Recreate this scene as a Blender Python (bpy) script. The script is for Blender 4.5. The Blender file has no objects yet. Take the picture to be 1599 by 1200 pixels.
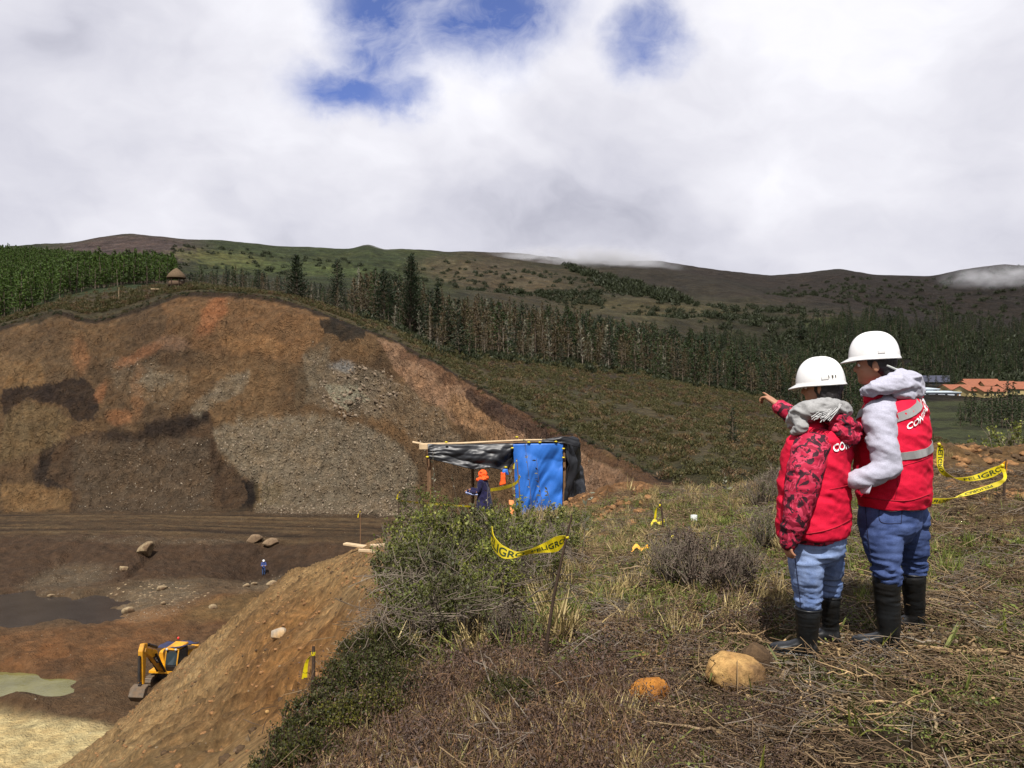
import bpy, bmesh, math, random
import numpy as np
from mathutils import Vector, Matrix, Euler
from mathutils.bvhtree import BVHTree

random.seed(7)
RNG = np.random.default_rng(7)
SC = bpy.context.scene
COL = SC.collection

# ------------------------------------------------------------------ camera
F_PX, CX, HY = 1230.0, 799.5, 590.0          # focal length, centre column and eye-level row of a 1599 px wide frame
cd = bpy.data.cameras.new('camera')
cam = bpy.data.objects.new('camera', cd)
COL.objects.link(cam)
cam.location = (0, 0, 0)
cam.rotation_euler = (math.radians(90) - math.atan((600 - HY) / F_PX) * 1.0, 0, 0)
cd.sensor_width = 36.0
cd.lens = 36.0 * F_PX / 1599.0
cd.clip_start = 0.05
cd.clip_end = 30000
SC.camera = cam

# ------------------------------------------------------------------ light
SUN_EL, SUN_AZ = math.radians(57), math.radians(188)   # azimuth clockwise from +Y (the viewing direction)
SC.view_settings.view_transform = 'Standard'
SC.view_settings.look = 'None'
SC.view_settings.gamma = 1
SC.view_settings.exposure = 0.62
SC.view_settings.use_curve_mapping = False
world = bpy.data.worlds.new("World")
SC.world = world
world.use_nodes = True
SUN_DIR = Vector((math.sin(SUN_AZ) * math.cos(SUN_EL), math.cos(SUN_AZ) * math.cos(SUN_EL), math.sin(SUN_EL)))
sd = bpy.data.lights.new('sun', 'SUN')
sun = bpy.data.objects.new('sun', sd)
COL.objects.link(sun)
sd.energy = 5.0
sd.angle = math.radians(0.6)
sd.color = (1.0, 0.95, 0.88)
sun.rotation_euler = SUN_DIR.to_track_quat('Z', 'Y').to_euler()


class NT:
    """small helper to write node trees tersely"""
    def __init__(s, tree):
        s.t = tree; s.n = tree.nodes; s.l = tree.links
    def new(s, typ, **kw):
        n = s.n.new(typ)
        for k, v in kw.items():
            setattr(n, k, v)
        return n
    def put(s, sock, v):
        if v is None: return
        if isinstance(v, bpy.types.NodeSocket): s.l.new(v, sock)
        else: sock.default_value = v
    def math(s, op, a, b=None, c=None, clamp=False):
        n = s.new('ShaderNodeMath', operation=op, use_clamp=clamp)
        s.put(n.inputs[0], a); s.put(n.inputs[1], b)
        if c is not None: s.put(n.inputs[2], c)
        return n.outputs[0]
    def vmath(s, op, a, b=None, out=0):
        n = s.new('ShaderNodeVectorMath', operation=op)
        s.put(n.inputs[0], a); s.put(n.inputs[1], b)
        return n.outputs[out]
    def noise(s, vec, scale, detail=4, rough=0.55, out=0, dist=0.0, lac=2.0):
        n = s.new('ShaderNodeTexNoise')
        s.put(n.inputs['Vector'], vec); n.inputs['Scale'].default_value = scale
        n.inputs['Detail'].default_value = detail; n.inputs['Roughness'].default_value = rough
        n.inputs['Distortion'].default_value = dist; n.inputs['Lacunarity'].default_value = lac
        return n.outputs[out]
    def voro(s, vec, scale, out='Distance', feature='F1'):
        n = s.new('ShaderNodeTexVoronoi', feature=feature)
        s.put(n.inputs['Vector'], vec); n.inputs['Scale'].default_value = scale
        return n.outputs[out]
    def ramp(s, fac, stops, interp='LINEAR'):
        n = s.new('ShaderNodeValToRGB'); cr = n.color_ramp; cr.interpolation = interp
        while len(cr.elements) < len(stops): cr.elements.new(0.5)
        for e, (p, c) in zip(cr.elements, stops):
            e.position = p
            e.color = (c, c, c, 1) if isinstance(c, (int, float)) else (*c, 1)
        s.put(n.inputs[0], fac)
        return n.outputs[0]
    def maprange(s, v, a, b, c=0.0, d=1.0, smooth=False):
        n = s.new('ShaderNodeMapRange', clamp=True)
        if smooth: n.interpolation_type = 'SMOOTHSTEP'
        s.put(n.inputs[0], v)
        for i, x in enumerate((a, b, c, d)): s.put(n.inputs[i + 1], x)
        return n.outputs[0]
    def mix(s, fac, a, b, blend='MIX'):
        n = s.new('ShaderNodeMix', data_type='RGBA', blend_type=blend)
        s.put(n.inputs[0], fac)
        for i, v in ((6, a), (7, b)):
            if isinstance(v, tuple) and len(v) == 3: v = (*v, 1)
            s.put(n.inputs[i], v)
        return n.outputs[2]
    def mapping(s, vec, scale=(1, 1, 1), loc=(0, 0, 0), rot=(0, 0, 0)):
        n = s.new('ShaderNodeMapping')
        s.put(n.inputs['Vector'], vec)
        n.inputs['Location'].default_value = loc; n.inputs['Rotation'].default_value = rot; n.inputs['Scale'].default_value = scale
        return n.outputs[0]


def pxdir(px, py):
    return Vector(((px - CX) / F_PX, 1.0, -(py - HY) / F_PX)).normalized()


def build_world():
    w = NT(world.node_tree)
    w.n.clear()
    out = w.new('ShaderNodeOutputWorld'); bg = w.new('ShaderNodeBackground')
    bg.inputs[1].default_value = 0.073
    w.l.new(bg.outputs[0], out.inputs[0])
    sky = w.new('ShaderNodeTexSky', sky_type='NISHITA')
    sky.sun_disc = False; sky.sun_elevation = SUN_EL; sky.sun_rotation = SUN_AZ
    sky.altitude = 3000; sky.air_density = 1.2; sky.dust_density = 0.5; sky.ozone_density = 3.0
    tc = w.new('ShaderNodeTexCoord')
    d = tc.outputs['Generated']
    # cloud pattern: mapped on a slab above, so it flattens towards the horizon
    z = w.new('ShaderNodeSeparateXYZ'); w.l.new(d, z.inputs[0])
    zz = w.math('ADD', w.math('MAXIMUM', z.outputs[2], 0.0), 0.75)
    pl = w.vmath('DIVIDE', d, None); pln = pl.node
    cmb = w.new('ShaderNodeCombineXYZ')
    for i in range(3): w.l.new(zz, cmb.inputs[i])
    w.l.new(cmb.outputs[0], pln.inputs[1])
    warp = w.noise(pl, 1.6, 5, 0.6, out=1)
    pw = w.vmath('ADD', pl, w.vmath('SCALE', w.vmath('SUBTRACT', warp, (0.5, 0.5, 0.5)), None)); 
    pw.node.inputs[1].links[0].from_node.inputs['Scale'].default_value = 0.55
    big = w.noise(pw, 1.9, 3, 0.5)
    med = w.noise(pw, 4.2, 8, 0.58)
    fine = w.noise(pw, 12.0, 6, 0.6)
    shade = w.math('ADD', w.math('MULTIPLY', big, 0.70), w.math('ADD', w.math('MULTIPLY', med, 0.26), w.math('MULTIPLY', fine, 0.04)))
    cloud = w.ramp(shade, [(0.38, (0.42, 0.425, 0.49)), (0.455, (0.62, 0.62, 0.675)), (0.53, (0.76, 0.755, 0.79)), (0.62, (0.93, 0.925, 0.94))])
    # openings in the cloud cover, each a soft blob of directions with ragged edges
    wob = w.noise(d, 6.5, 8, 0.62, out=1)
    dw = w.vmath('ADD', d, w.vmath('SCALE', w.vmath('SUBTRACT', wob, (0.5, 0.5, 0.5)), None))
    dw.node.inputs[1].links[0].from_node.inputs['Scale'].default_value = 0.115
    hole = None
    for (px, py, rx, ry, amp) in ((600, 50, 95, 120, 1.0), (540, 150, 100, 46, 1.0), (620, 150, 70, 40, 0.9), (760, 35, 140, 78, 1.0), (690, -80, 190, 120, 1.0), (1004, 62, 60, 62, 0.95), (1030, -90, 80, 70, 0.8)):
        c = pxdir(px, py)
        v = w.vmath('SUBTRACT', dw, tuple(c))
        v = w.vmath('MULTIPLY', v, (F_PX / rx, F_PX / rx * 0.7, F_PX / ry))
        ln = w.vmath('LENGTH', v, out=1)
        b = w.maprange(ln, 0.35, 1.30, amp, 0.0, smooth=True)
        hole = b if hole is None else w.math('MAXIMUM', hole, b)
    wisp = w.maprange(w.noise(pw, 9.0, 8, 0.62), 0.42, 0.64, 0.0, 0.45)
    hole = w.math('MULTIPLY', hole, w.math('SUBTRACT', 1.0, wisp), clamp=True)
    blue = w.mix(1.0, sky.outputs[0], (1.1, 1.0, 1.35), 'MULTIPLY')
    # brighter thin cloud round the openings
    edge = w.math('MULTIPLY', hole, w.math('SUBTRACT', 1.0, hole))
    cl10 = w.mix(1.0, cloud, (9.5, 9.5, 9.9), 'MULTIPLY')
    cl10 = w.mix(w.math('MULTIPLY', edge, 0.9), cl10, (8.8, 8.8, 9.3))
    # even veil of cloud near the horizon
    veil = w.maprange(z.outputs[2], 0.03, 0.26, 0.75, 0.0, smooth=True)
    cl10 = w.mix(veil, cl10, (7.3, 7.25, 7.9))
    colr = w.mix(hole, cl10, blue)
    w.l.new(colr, bg.inputs[0])


build_world()


# ------------------------------------------------------------------ bookkeeping
def link(o, parent=None):
    COL.objects.link(o)
    if parent is not None: o.parent = parent
    return o
def tag(o, label=None, cat=None, group=None, kind=None):
    if label: o['label'] = label
    if cat: o['category'] = cat
    if group: o['group'] = group
    if kind: o['kind'] = kind
    return o
def empty(name, loc=(0, 0, 0), rz=0.0, label=None, cat=None, group=None):
    o = bpy.data.objects.new(name, None)
    o.empty_display_size = 0.2
    o.location = loc; o.rotation_euler = (0, 0, rz)
    COL.objects.link(o)
    return tag(o, label, cat, group)
def mesh_obj(name, verts, faces, mat=None, parent=None, smooth=True, mats=None, midx=None):
    me = bpy.data.meshes.new(name)
    me.from_pydata([tuple(v) for v in verts], [], [tuple(f) for f in faces])
    if smooth: me.polygons.foreach_set('use_smooth', [True] * len(me.polygons))
    if mat: me.materials.append(mat)
    if mats:
        for m in mats: me.materials.append(m)
        me.polygons.foreach_set('material_index', midx)
    me.update()
    o = bpy.data.objects.new(name, me)
    return link(o, parent)
def obj_from_mesh(name, me, parent=None):
    return link(bpy.data.objects.new(name, me), parent)
def copy_tree(o, parent=None):
    c = o.copy(); COL.objects.link(c); c.parent = parent
    for ch in list(o.children): copy_tree(ch, c)
    return c
def smoothstep(a, b, x):
    t = np.clip((x - a) / (b - a), 0, 1)
    return t * t * (3 - 2 * t)


# ------------------------------------------------------------------ numpy noise
def _hash(ix, iy, iz, seed):
    h = (ix.astype(np.int64) * 374761393 + iy.astype(np.int64) * 668265263 + iz.astype(np.int64) * 2147483647 + seed * 1274126177) & 0xFFFFFFFF
    h = ((h ^ (h >> 13)) * 1274126177) & 0xFFFFFFFF
    h = ((h ^ (h >> 16)) * 2246822519) & 0xFFFFFFFF
    h = h ^ (h >> 15)
    return (h & 0xFFFFFF) / float(0xFFFFFF)
def vnoise(x, y, z=None, seed=0):
    x = np.asarray(x, float); y = np.asarray(y, float)
    if z is None:
        xi, yi = np.floor(x), np.floor(y); fx, fy = x - xi, y - yi
        fx = fx * fx * (3 - 2 * fx); fy = fy * fy * (3 - 2 * fy)
        o = np.zeros_like(xi)
        a = _hash(xi, yi, o, seed); b = _hash(xi + 1, yi, o, seed); c = _hash(xi, yi + 1, o, seed); d = _hash(xi + 1, yi + 1, o, seed)
        return (a * (1 - fx) + b * fx) * (1 - fy) + (c * (1 - fx) + d * fx) * fy
    z = np.asarray(z, float)
    zi = np.floor(z); fz = z - zi; fz = fz * fz * (3 - 2 * fz)
    xi, yi = np.floor(x), np.floor(y); fx, fy = x - xi, y - yi
    fx = fx * fx * (3 - 2 * fx); fy = fy * fy * (3 - 2 * fy)
    r = 0
    for dz, wz in ((0, 1 - fz), (1, fz)):
        a = _hash(xi, yi, zi + dz, seed); b = _hash(xi + 1, yi, zi + dz, seed); c = _hash(xi, yi + 1, zi + dz, seed); d = _hash(xi + 1, yi + 1, zi + dz, seed)
        r = r + wz * ((a * (1 - fx) + b * fx) * (1 - fy) + (c * (1 - fx) + d * fx) * fy)
    return r
def fbm(x, y, octaves=4, gain=0.5, seed=0, z=None):
    """fractal noise, about -1..1"""
    s, a, t = 0.0, 1.0, 0.0
    x = np.asarray(x, float); y = np.asarray(y, float)
    for i in range(octaves):
        s = s + a * (vnoise(x, y, z, seed + i * 17) * 2 - 1)
        t += a; a *= gain
        x = x * 2.03 + 11.3; y = y * 2.03 - 7.1
        if z is not None: z = np.asarray(z) * 2.03 + 3.3
    return s / t


# ------------------------------------------------------------------ terrain
# Every column is a bearing (written as the frame column it passes through); each has a profile of (distance, height) knots.
def H(Y, py): return (Y, -(py - HY) / F_PX * Y)
NEAR = {  # from under the camera over the hilltop and the cut bank down to the pit
 -300: [(0.3,-1.5),(2.2,-2.3),(12,-9.6),(26,-19.5),(40,-22.3)],
 0:    [(0.3,-1.5),(2.3,-1.95),(12,-7.0),(34,-18.6),(41,-22.3)],
 110:  [(0.3,-1.5),(2.8,-2.0),(13,-6.6),(38,-18.6),(43,-22.2)],
 200:  [(0.3,-1.5),(3.0,-2.0),(13,-6.0),(35,-14.9),(46,-22.2)],
 300:  [(0.3,-1.5),(3.2,-1.95),(13,-5.3),(33,-11.3),(50,-22)],
 400:  [(0.3,-1.5),(3.5,-1.85),(12,-4.2),(30,-8.15),(50,-22)],
 455:  [(0.3,-1.5),(3.7,-1.8),(12,-3.75),(27.5,-6.6),(50,-22)],
 545:  [(0.3,-1.5),(4.2,-1.75),(12,-3.1),(24,-5.28),(46,-20)],
 600:  [(0.3,-1.5),(5,-1.8),(12,-2.75),(23,-4.75),(42,-18)],
 700:  [(0.3,-1.5),(5,-1.75),(12,-2.65),(24,-4.5),(40,-15)],
 800:  [(0.3,-1.5),(5,-1.66),(12,-2.55),(23.5,-4.2),(40,-14)],
 900:  [(0.3,-1.5),(4.6,-1.56),(11,-2.25),(21,-3.55),(36,-12)],
 960:  [(0.3,-1.5),(4.4,-1.52),(10.5,-2.05),(17,-2.65),(31,-10)],
 1030: [(0.3,-1.5),(4.4,-1.5),(10,-1.85),(14.5,-2.12),(28,-9)],
 1100: [(0.3,-1.5),(4.2,-1.49),(9,-1.62),(13.5,-1.98),(27,-8.5)],
 1200: [(0.3,-1.5),(4.2,-1.48),(9,-1.50),(13,-1.78),(27,-8.5)],
 1300: [(0.3,-1.5),(4.2,-1.45),(9,-1.40),(13,-1.6),(27,-8.5)],
 1450: [(0.3,-1.5),(4.3,-1.40),(9,-1.25),(13,-1.45),(27,-8.5)],
 1600: [(0.3,-1.5),(4.3,-1.38),(9,-1.20),(13,-1.42),(27,-8.5)],
 1900: [(0.3,-1.5),(4.3,-1.38),(9,-1.20),(13,-1.42),(27,-8.5)],
}
QU = {  # the pit: floor, brown rise, bench, slope, haul road near edge, far edge, cliff mid, rim
 -300: [(52,-22),(57,-21.9),(66,-21.5),(79,-21.2),(96,-19.2),(112,-19.3),(128,-6),(148,6)],
 0:    [(52,-22),(58,-22.1),(67,-21.3),(79,-21.2),(96,-19.2),(112,-19.3),(129,-5),H(150,508)],
 55:   [(52.5,-22),(58,-22.0),(67.5,-21.3),(79,-21.2),(96,-19.2),(112,-19.3),(129.5,-4),H(150,493)],
 95:   [(53,-22),(58,-22.0),(68,-21.3),(79,-21.3),(96,-19.2),(112,-19.3),(130,-3.4),H(151,484)],
 140:  [(54,-22.1),(59,-22.0),(69,-21.3),(81,-21.3),(96,-19.2),(112,-19.3),(130,-3),H(150,501)],
 200:  [(56,-22.4),(62,-21.9),(72,-21.35),(84,-21.2),(96,-19.2),(113,-19.4),(131,-2.5),H(150,487)],
 255:  [(57,-22.4),(64,-21.8),(74,-21.35),(85,-21.4),(96.5,-19.4),(113.5,-19.4),(131,-2.2),H(150,466)],
 300:  [(58,-22.4),(66,-21.7),(76,-21.4),(87,-21.6),(97,-19.6),(114,-19.5),(131,-2),H(150,456)],
 400:  [(62,-22.4),(70,-21.9),(80,-21.5),(89,-22.1),(97,-20.2),(114,-19.5),(131,-2.5),H(151,461)],
 455:  [(64,-22.4),(72,-21.9),(81,-21.7),(89,-21.9),(97,-20.3),(114,-19.6),(131,-3),H(149,472)],
 545:  [(62,-22.4),(70,-22),(80,-21.7),(88,-21.3),(96,-20.3),(113,-19.6),(127,-5),H(141,508)],
 600:  [(60,-21),(70,-21.5),(80,-21.2),(88,-20.9),(95,-20.2),(111,-19.6),(123,-7),H(135,526)],
 700:  [(55,-18),(65,-19),(76,-19),(84,-19),(90,-19),(104,-18.5),(113,-8.5),H(122,577)],
 800:  [(50,-16),(60,-17),(70,-17.5),(77,-17.5),(83,-17.3),(92,-16.8),(99,-9.8),H(106,632)],
 900:  [(44,-13),(52,-14.5),(60,-15),(66,-15),(72,-14.8),(79,-14.2),(86,-9.8),H(92,680)],
 960:  [(40,-11.5),(46,-12.5),(53,-13),(59,-13),(64,-12.8),(70,-12.3),(77,-9.9),H(84,714)],
 1030: [(36,-10.6),(42,-11.3),(48,-11.6),(53,-11.4),(57,-11.2),(60,-10.9),(66,-10.0),H(72,753)],
 1100: [(36,-10.2),(42,-10.6),(48,-10.9),(52,-10.8),(56,-10.5),(60,-10.3),(66,-9.5),H(72,738)],
 1200: [(36,-10.2),(42,-10.5),(48,-10.7),(52,-10.7),(56,-10.5),(60,-10.3),(68,-10),H(78,735)],
 1300: [(36,-10.2),(42,-11),(48,-11.5),(54,-11.8),(60,-12),(68,-12),(76,-12),(88,-12)],
 1450: [(36,-10.5),(42,-11.5),(50,-12),(58,-12.2),(66,-12.4),(76,-12.4),(86,-12.4),(98,-12.4)],
 1600: [(36,-10.5),(42,-11.5),(50,-12),(58,-12.2),(66,-12.4),(76,-12.4),(86,-12.4),(98,-12.4)],
 1900: [(36,-10.5),(42,-11.5),(50,-12),(58,-12.2),(66,-12.4),(76,-12.4),(86,-12.4),(98,-12.4)],
}
FAR = {  # behind the rim: crest, forest ground, mid hills, upper slopes, skyline, back
 -300: [(180,8),H(300,455),H(480,410),H(900,405),H(1500,402),(2600,150),(6000,0)],
 0:    [H(178,497),H(260,466),H(430,414),H(900,404),H(1500,401),(2600,150),(6000,0)],
 110:  [H(173,464),H(250,452),H(400,430),H(900,408),H(1500,392),(2600,180),(6000,0)],
 200:  [H(171,449),H(240,450),H(380,447),H(900,412),H(1500,376),(2600,180),(6000,0)],
 300:  [H(171,444),H(230,452),H(480,448),H(900,418),H(1500,385),(2600,180),(6000,0)],
 400:  [H(168,454),H(230,460),H(480,450),H(900,424),H(1560,391),(2600,150),(6000,0)],
 455:  [H(165,465),H(230,464),H(480,452),H(900,428),H(1600,396),(2700,150),(6000,0)],
 545:  [H(158,492),H(225,482),H(480,458),H(900,430),H(1680,399),(2700,150),(6000,0)],
 575:  [H(155,505),H(220,490),H(480,460),H(900,432),H(1700,390),(2700,150),(6000,0)],
 600:  [H(153,512),H(215,498),H(480,462),H(900,433),H(1700,400),(2700,150),(6000,0)],
 700:  [H(142,562),H(200,525),H(480,476),H(950,438),H(1750,406),(2800,150),(6000,0)],
 740:  [H(140,575),H(205,533),H(480,482),H(950,440),H(1800,405),(2800,150),(6000,0)],
 800:  [H(138,588),H(210,545),H(480,492),H(1000,446),H(1900,409),(2900,150),(6000,0)],
 900:  [H(140,608),H(215,565),H(480,512),H(1000,460),H(2000,418),(3000,150),(6000,0)],
 960:  [H(142,615),H(218,572),H(480,520),H(1000,465),H(2000,421),(3000,150),(6000,0)],
 1030: [H(145,622),H(225,582),H(490,528),H(1000,472),H(2000,418),(3000,150),(6000,0)],
 1100: [H(148,636),H(235,592),H(500,538),H(1000,478),H(2050,431),(3000,150),(6000,0)],
 1200: [H(150,655),H(245,612),H(500,548),H(1000,484),H(2100,441),(3100,150),(6000,0)],
 1310: [H(160,680),H(270,640),H(500,560),H(1000,490),H(2100,430),(3100,150),(6000,0)],
 1370: [H(165,690),H(290,645),H(500,575),H(1000,492),H(2100,439),(3100,150),(6000,0)],
 1450: [H(165,687),H(310,630),H(450,600),H(1000,500),H(2000,441),(3100,150),(6000,0)],
 1500: [H(165,687),H(330,628),H(450,600),H(1000,500),H(1900,430),(3100,150),(6000,0)],
 1560: [H(165,690),H(340,628),H(450,600),H(1000,500),H(1800,421),(3100,150),(6000,0)],
 1600: [H(165,690),H(345,627),H(450,600),H(1000,500),H(1800,422),(3100,150),(6000,0)],
 1900: [H(165,690),H(345,627),H(450,600),H(1000,500),H(1800,430),(3100,150),(6000,0)],
}
def table(tab, cols):
    ks = sorted(tab); K = len(tab[ks[0]])
    arr = np.array([tab[k] for k in ks], float)          # (n, K, 2)
    out = np.zeros((len(cols), K, 2))
    for i in range(K):
        for j in range(2):
            out[:, i, j] = np.interp(cols, ks, arr[:, i, j])
    return out
FINE = np.linspace(-100, 1700, 840)
_aL = np.degrees(math.atan((-120 - CX) / F_PX)); _aR = np.degrees(math.atan((1720 - CX) / F_PX))
ANG = np.radians(np.concatenate([np.linspace(-180, _aL, 60)[:-1], np.degrees(np.arctan((FINE - CX) / F_PX)), np.linspace(_aR, 180, 60)[1:]]))
ANGC = np.clip(ANG, math.radians(-45), math.radians(45))
COLS = CX + F_PX * np.tan(ANGC)
SEC = 1.0 / np.cos(ANGC)
# smooth the tables across bearings by sampling them at three offsets
def tab_s(tab, w=14):
    return (table(tab, COLS - w) + 2 * table(tab, COLS) + table(tab, COLS + w)) / 4
KN = np.concatenate([tab_s(NEAR), tab_s(QU), tab_s(FAR, 8)], axis=1)      # (nc, 20, 2)
NK = KN.shape[1]
SEG = [26, 90, 90, 26] + [26, 14, 18, 18, 26, 22, 70, 80, 24] + [40, 40, 40, 50, 12, 4]
assert len(SEG) == NK - 1, (len(SEG), NK)
T = [0.0]
for i, n in enumerate(SEG):
    T += [i + (k + 1) / n for k in range(n)]
T = np.array(T)
def knot_interp(T):
    """smooth (monotone-ish Catmull-Rom on height, linear-ish on distance) interpolation along the profile"""
    i = np.minimum(T.astype(int), NK - 2); f = T - i
    Yk, Zk = KN[:, :, 0], KN[:, :, 1]
    lnY = np.log(Yk)
    geo = (i < 2)
    Y = np.where(geo, np.exp(lnY[:, i] * (1 - f) + lnY[:, i + 1] * f), Yk[:, i] * (1 - f) + Yk[:, i + 1] * f)
    m = np.zeros_like(Zk)                                   # slopes dz/dY, limited
    s = (Zk[:, 1:] - Zk[:, :-1]) / (Yk[:, 1:] - Yk[:, :-1])
    a, b = s[:, :-1], s[:, 1:]
    m[:, 1:-1] = np.where(a * b > 0, 2 * a * b / (a + b + 1e-12), 0.0)
    m[:, 0] = s[:, 0]; m[:, -1] = s[:, -1]
    h = Yk[:, i + 1] - Yk[:, i]
    t = (Y - Yk[:, i]) / h
    z = ((1 + 2 * t) * (1 - t) ** 2) * Zk[:, i] + (t * (1 - t) ** 2) * h * m[:, i] + (t * t * (3 - 2 * t)) * Zk[:, i + 1] + (t * t * (t - 1)) * h * m[:, i + 1]
    return Y, z
GY, GZ = knot_interp(T)                                     # (nc, nt): forward distance and height
R = GY * SEC[:, None]
GX_ = R * np.sin(ANG)[:, None]; GYW = R * np.cos(ANG)[:, None]
TT = np.broadcast_to(T[None, :], GX_.shape)
PXG = np.broadcast_to(COLS[:, None], GX_.shape)
in_front = np.abs(ANG)[:, None] < math.radians(45)
PYG = HY - GZ / GY * F_PX

# relief
def bump_w(t, a, b, s=0.35): return smoothstep(a - s, a + s, t) * (1 - smoothstep(b - s, b + s, t))
relief = np.zeros_like(GZ)
wn = 1 - smoothstep(2.9, 3.3, TT)
relief += wn * smoothstep(0.0, 1.0, TT) * (0.05 * fbm(GX_ * 0.9, GYW * 0.9, 3, seed=1) + 0.028 * fbm(GX_ * 4, GYW * 4, 3, seed=2))
bank = wn * (1 - smoothstep(480, 600, PXG + 25 * (GY < 12) * 0)) * smoothstep(1.1, 1.6, TT)
run = GX_ * 0.55 - GYW * 0.83                                # across the fall line of the bank
rill = np.abs(fbm((GX_ * 0.35 + GYW * 1.0) * 1.1, (GX_ - GYW * 0.35) * 0.22, 4, seed=5))
relief += bank * smoothstep(0, 6, GY) * (-(rill) * 0.9 + 0.22 * fbm(GX_ * 1.4, GYW * 1.4, 4, seed=6) - 0.22)
lump = bump_w(TT, 2.3, 3.05, 0.25) * smoothstep(1390, 1450, PXG)
relief += lump * (0.42 * np.clip(fbm(GX_ * 0.95, GYW * 1.2, 4, seed=9) + 0.42, 0, 1) + 0.1 * fbm(GX_ * 5, GYW * 5, 3, seed=10))
lump2 = bump_w(TT, 2.35, 3.2, 0.22) * smoothstep(865, 905, PXG) * (1 - smoothstep(1000, 1050, PXG))
relief += lump2 * (0.40 * np.clip(fbm(GX_ * 1.1, GYW * 1.0, 4, seed=12) + 0.5, 0, 1) + 0.08 * fbm(GX_ * 5, GYW * 5, 3, seed=10))
pitw = bump_w(TT, 4.6, 9.0, 0.5) * (1 - smoothstep(1000, 1080, PXG))
relief += pitw * (0.35 * fbm(GX_ * 0.22, GYW * 0.22, 4, seed=21) + 0.25 * fbm(GX_ * 0.9, GYW * 0.9, 4, seed=22))
rise = bump_w(TT, 5.9, 7.2, 0.5) * (1 - smoothstep(440, 560, PXG))
relief += rise * (0.9 * np.abs(fbm(GX_ * 0.16, GYW * 0.3, 4, seed=24)))
# hollow dug beside the worker, ruts of the haul road
hol = np.exp(-(((PXG - 410) / 70) ** 2 + ((GY - 90) / 5.5) ** 2))
relief -= hol * 0.9
road = bump_w(TT, 9.0, 10.0, 0.2) * (1 - smoothstep(600, 700, PXG))
relief += road * 0.16 * fbm(GX_ * 0.03, (GYW + 0.06 * GX_ + 2.5 * np.sin(GX_ * 0.05)) * 1.7, 3, seed=31)
# the cliff: slumped shelves and steep ribs
cl = bump_w(TT, 10.15, 11.85, 0.25) * (1 - smoothstep(980, 1060, PXG))
rib = fbm(GX_ * 0.10, GYW * 0.14 + GZ * 0.10, 5, gain=0.52, seed=41)
blk = np.abs(fbm(GX_ * 0.42, GZ * 0.42, 4, seed=43, z=GYW * 0.3))
gul = np.abs(fbm(GX_ * 0.16 + 0.05 * GZ, GZ * 0.035, 4, gain=.55, seed=47))
saw = GZ / 4.2 + 1.6 * fbm(GX_ * 0.05, GZ * 0.05, 4, seed=48); saw = saw - np.floor(saw)
relief += cl * (-0.55 * (1 - smoothstep(0, .16, gul)) * smoothstep(-.2, .3, fbm(GX_ * .04, GZ * .05, 2, seed=49)) + 0.7 * saw * smoothstep(-.1, .35, fbm(GX_ * .06, GZ * .08, 3, seed=50)))
dz_ = bump_w(TT, 7.9, 9.0, 0.25) * (1 - smoothstep(500, 600, PXG))
relief += dz_ * (-0.5 * (1 - smoothstep(0, .2, np.abs(fbm(GX_ * 0.13, GYW * 0.03, 4, seed=55)))) + .5 * fbm(GX_ * .3, GYW * .3, 4, seed=56))
scr = fbm(GX_ * 0.55 + 0.25 * GZ, GZ * 0.07, 4, seed=46)
relief += cl * (2.3 * rib + 1.8 * (blk - 0.25) + 0.55 * scr + 0.4 * fbm(GX_ * 1.1, GZ * 1.1, 3, seed=44))
# hills
hw = smoothstep(13.2, 14.5, TT) * (1 - smoothstep(17.0, 18.6, TT) * 0.5)
ridge = 1 - 2 * np.abs(fbm(GX_ * 0.0026 + 3.1, GYW * 0.0020, 4, seed=51))
amp = np.clip(GY * 0.030, 0, 40) * (1 - 0.93 * np.exp(-((TT - 17.0) / 0.95) ** 2))
relief += hw * amp * (ridge * 0.9 - 0.5)
relief += hw * (1 - 0.75 * np.exp(-((TT - 17.0) / 0.7) ** 2)) * np.clip(GY * 0.009, 0, 11) * fbm(GX_ * 0.012, GYW * 0.009, 4, seed=52)
hs = bump_w(TT, 11.7, 15.2, 0.4)
relief += hs * 0.8 * fbm(GX_ * 0.05, GYW * 0.05, 4, seed=53)
GZ = GZ + relief
PYG2 = HY - GZ / np.maximum(GY, 0.3) * F_PX

for (u_, Y_, py_) in ((1250, 4.2, 1025), (1380, 4.33, 1008), (1150, 3.86, 1070)) * 3:      # level the trodden ground where the people stand
    c_ = int(np.argmin(np.abs(COLS - u_))); cur = float(np.interp(Y_, GY[c_], GZ[c_])); tgt = -(py_ - HY) / F_PX * Y_
    GZ = GZ + (tgt - cur) * np.exp(-(((GX_ - (u_ - CX) / F_PX * Y_) / .42) ** 2 + ((GYW - Y_) / .55) ** 2))
c_ = int(np.argmin(np.abs(COLS - 757))); cur = float(np.interp(19.6, GY[c_], GZ[c_])); tgt = -(830 - HY) / F_PX * 19.6
GZ = GZ + (tgt - cur) * np.exp(-(((GX_ - (757 - CX) / F_PX * 19.6) / 1.3) ** 2 + ((GYW - 19.6) / 1.3) ** 2))
PYG2 = HY - GZ / np.maximum(GY, 0.3) * F_PX

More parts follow.
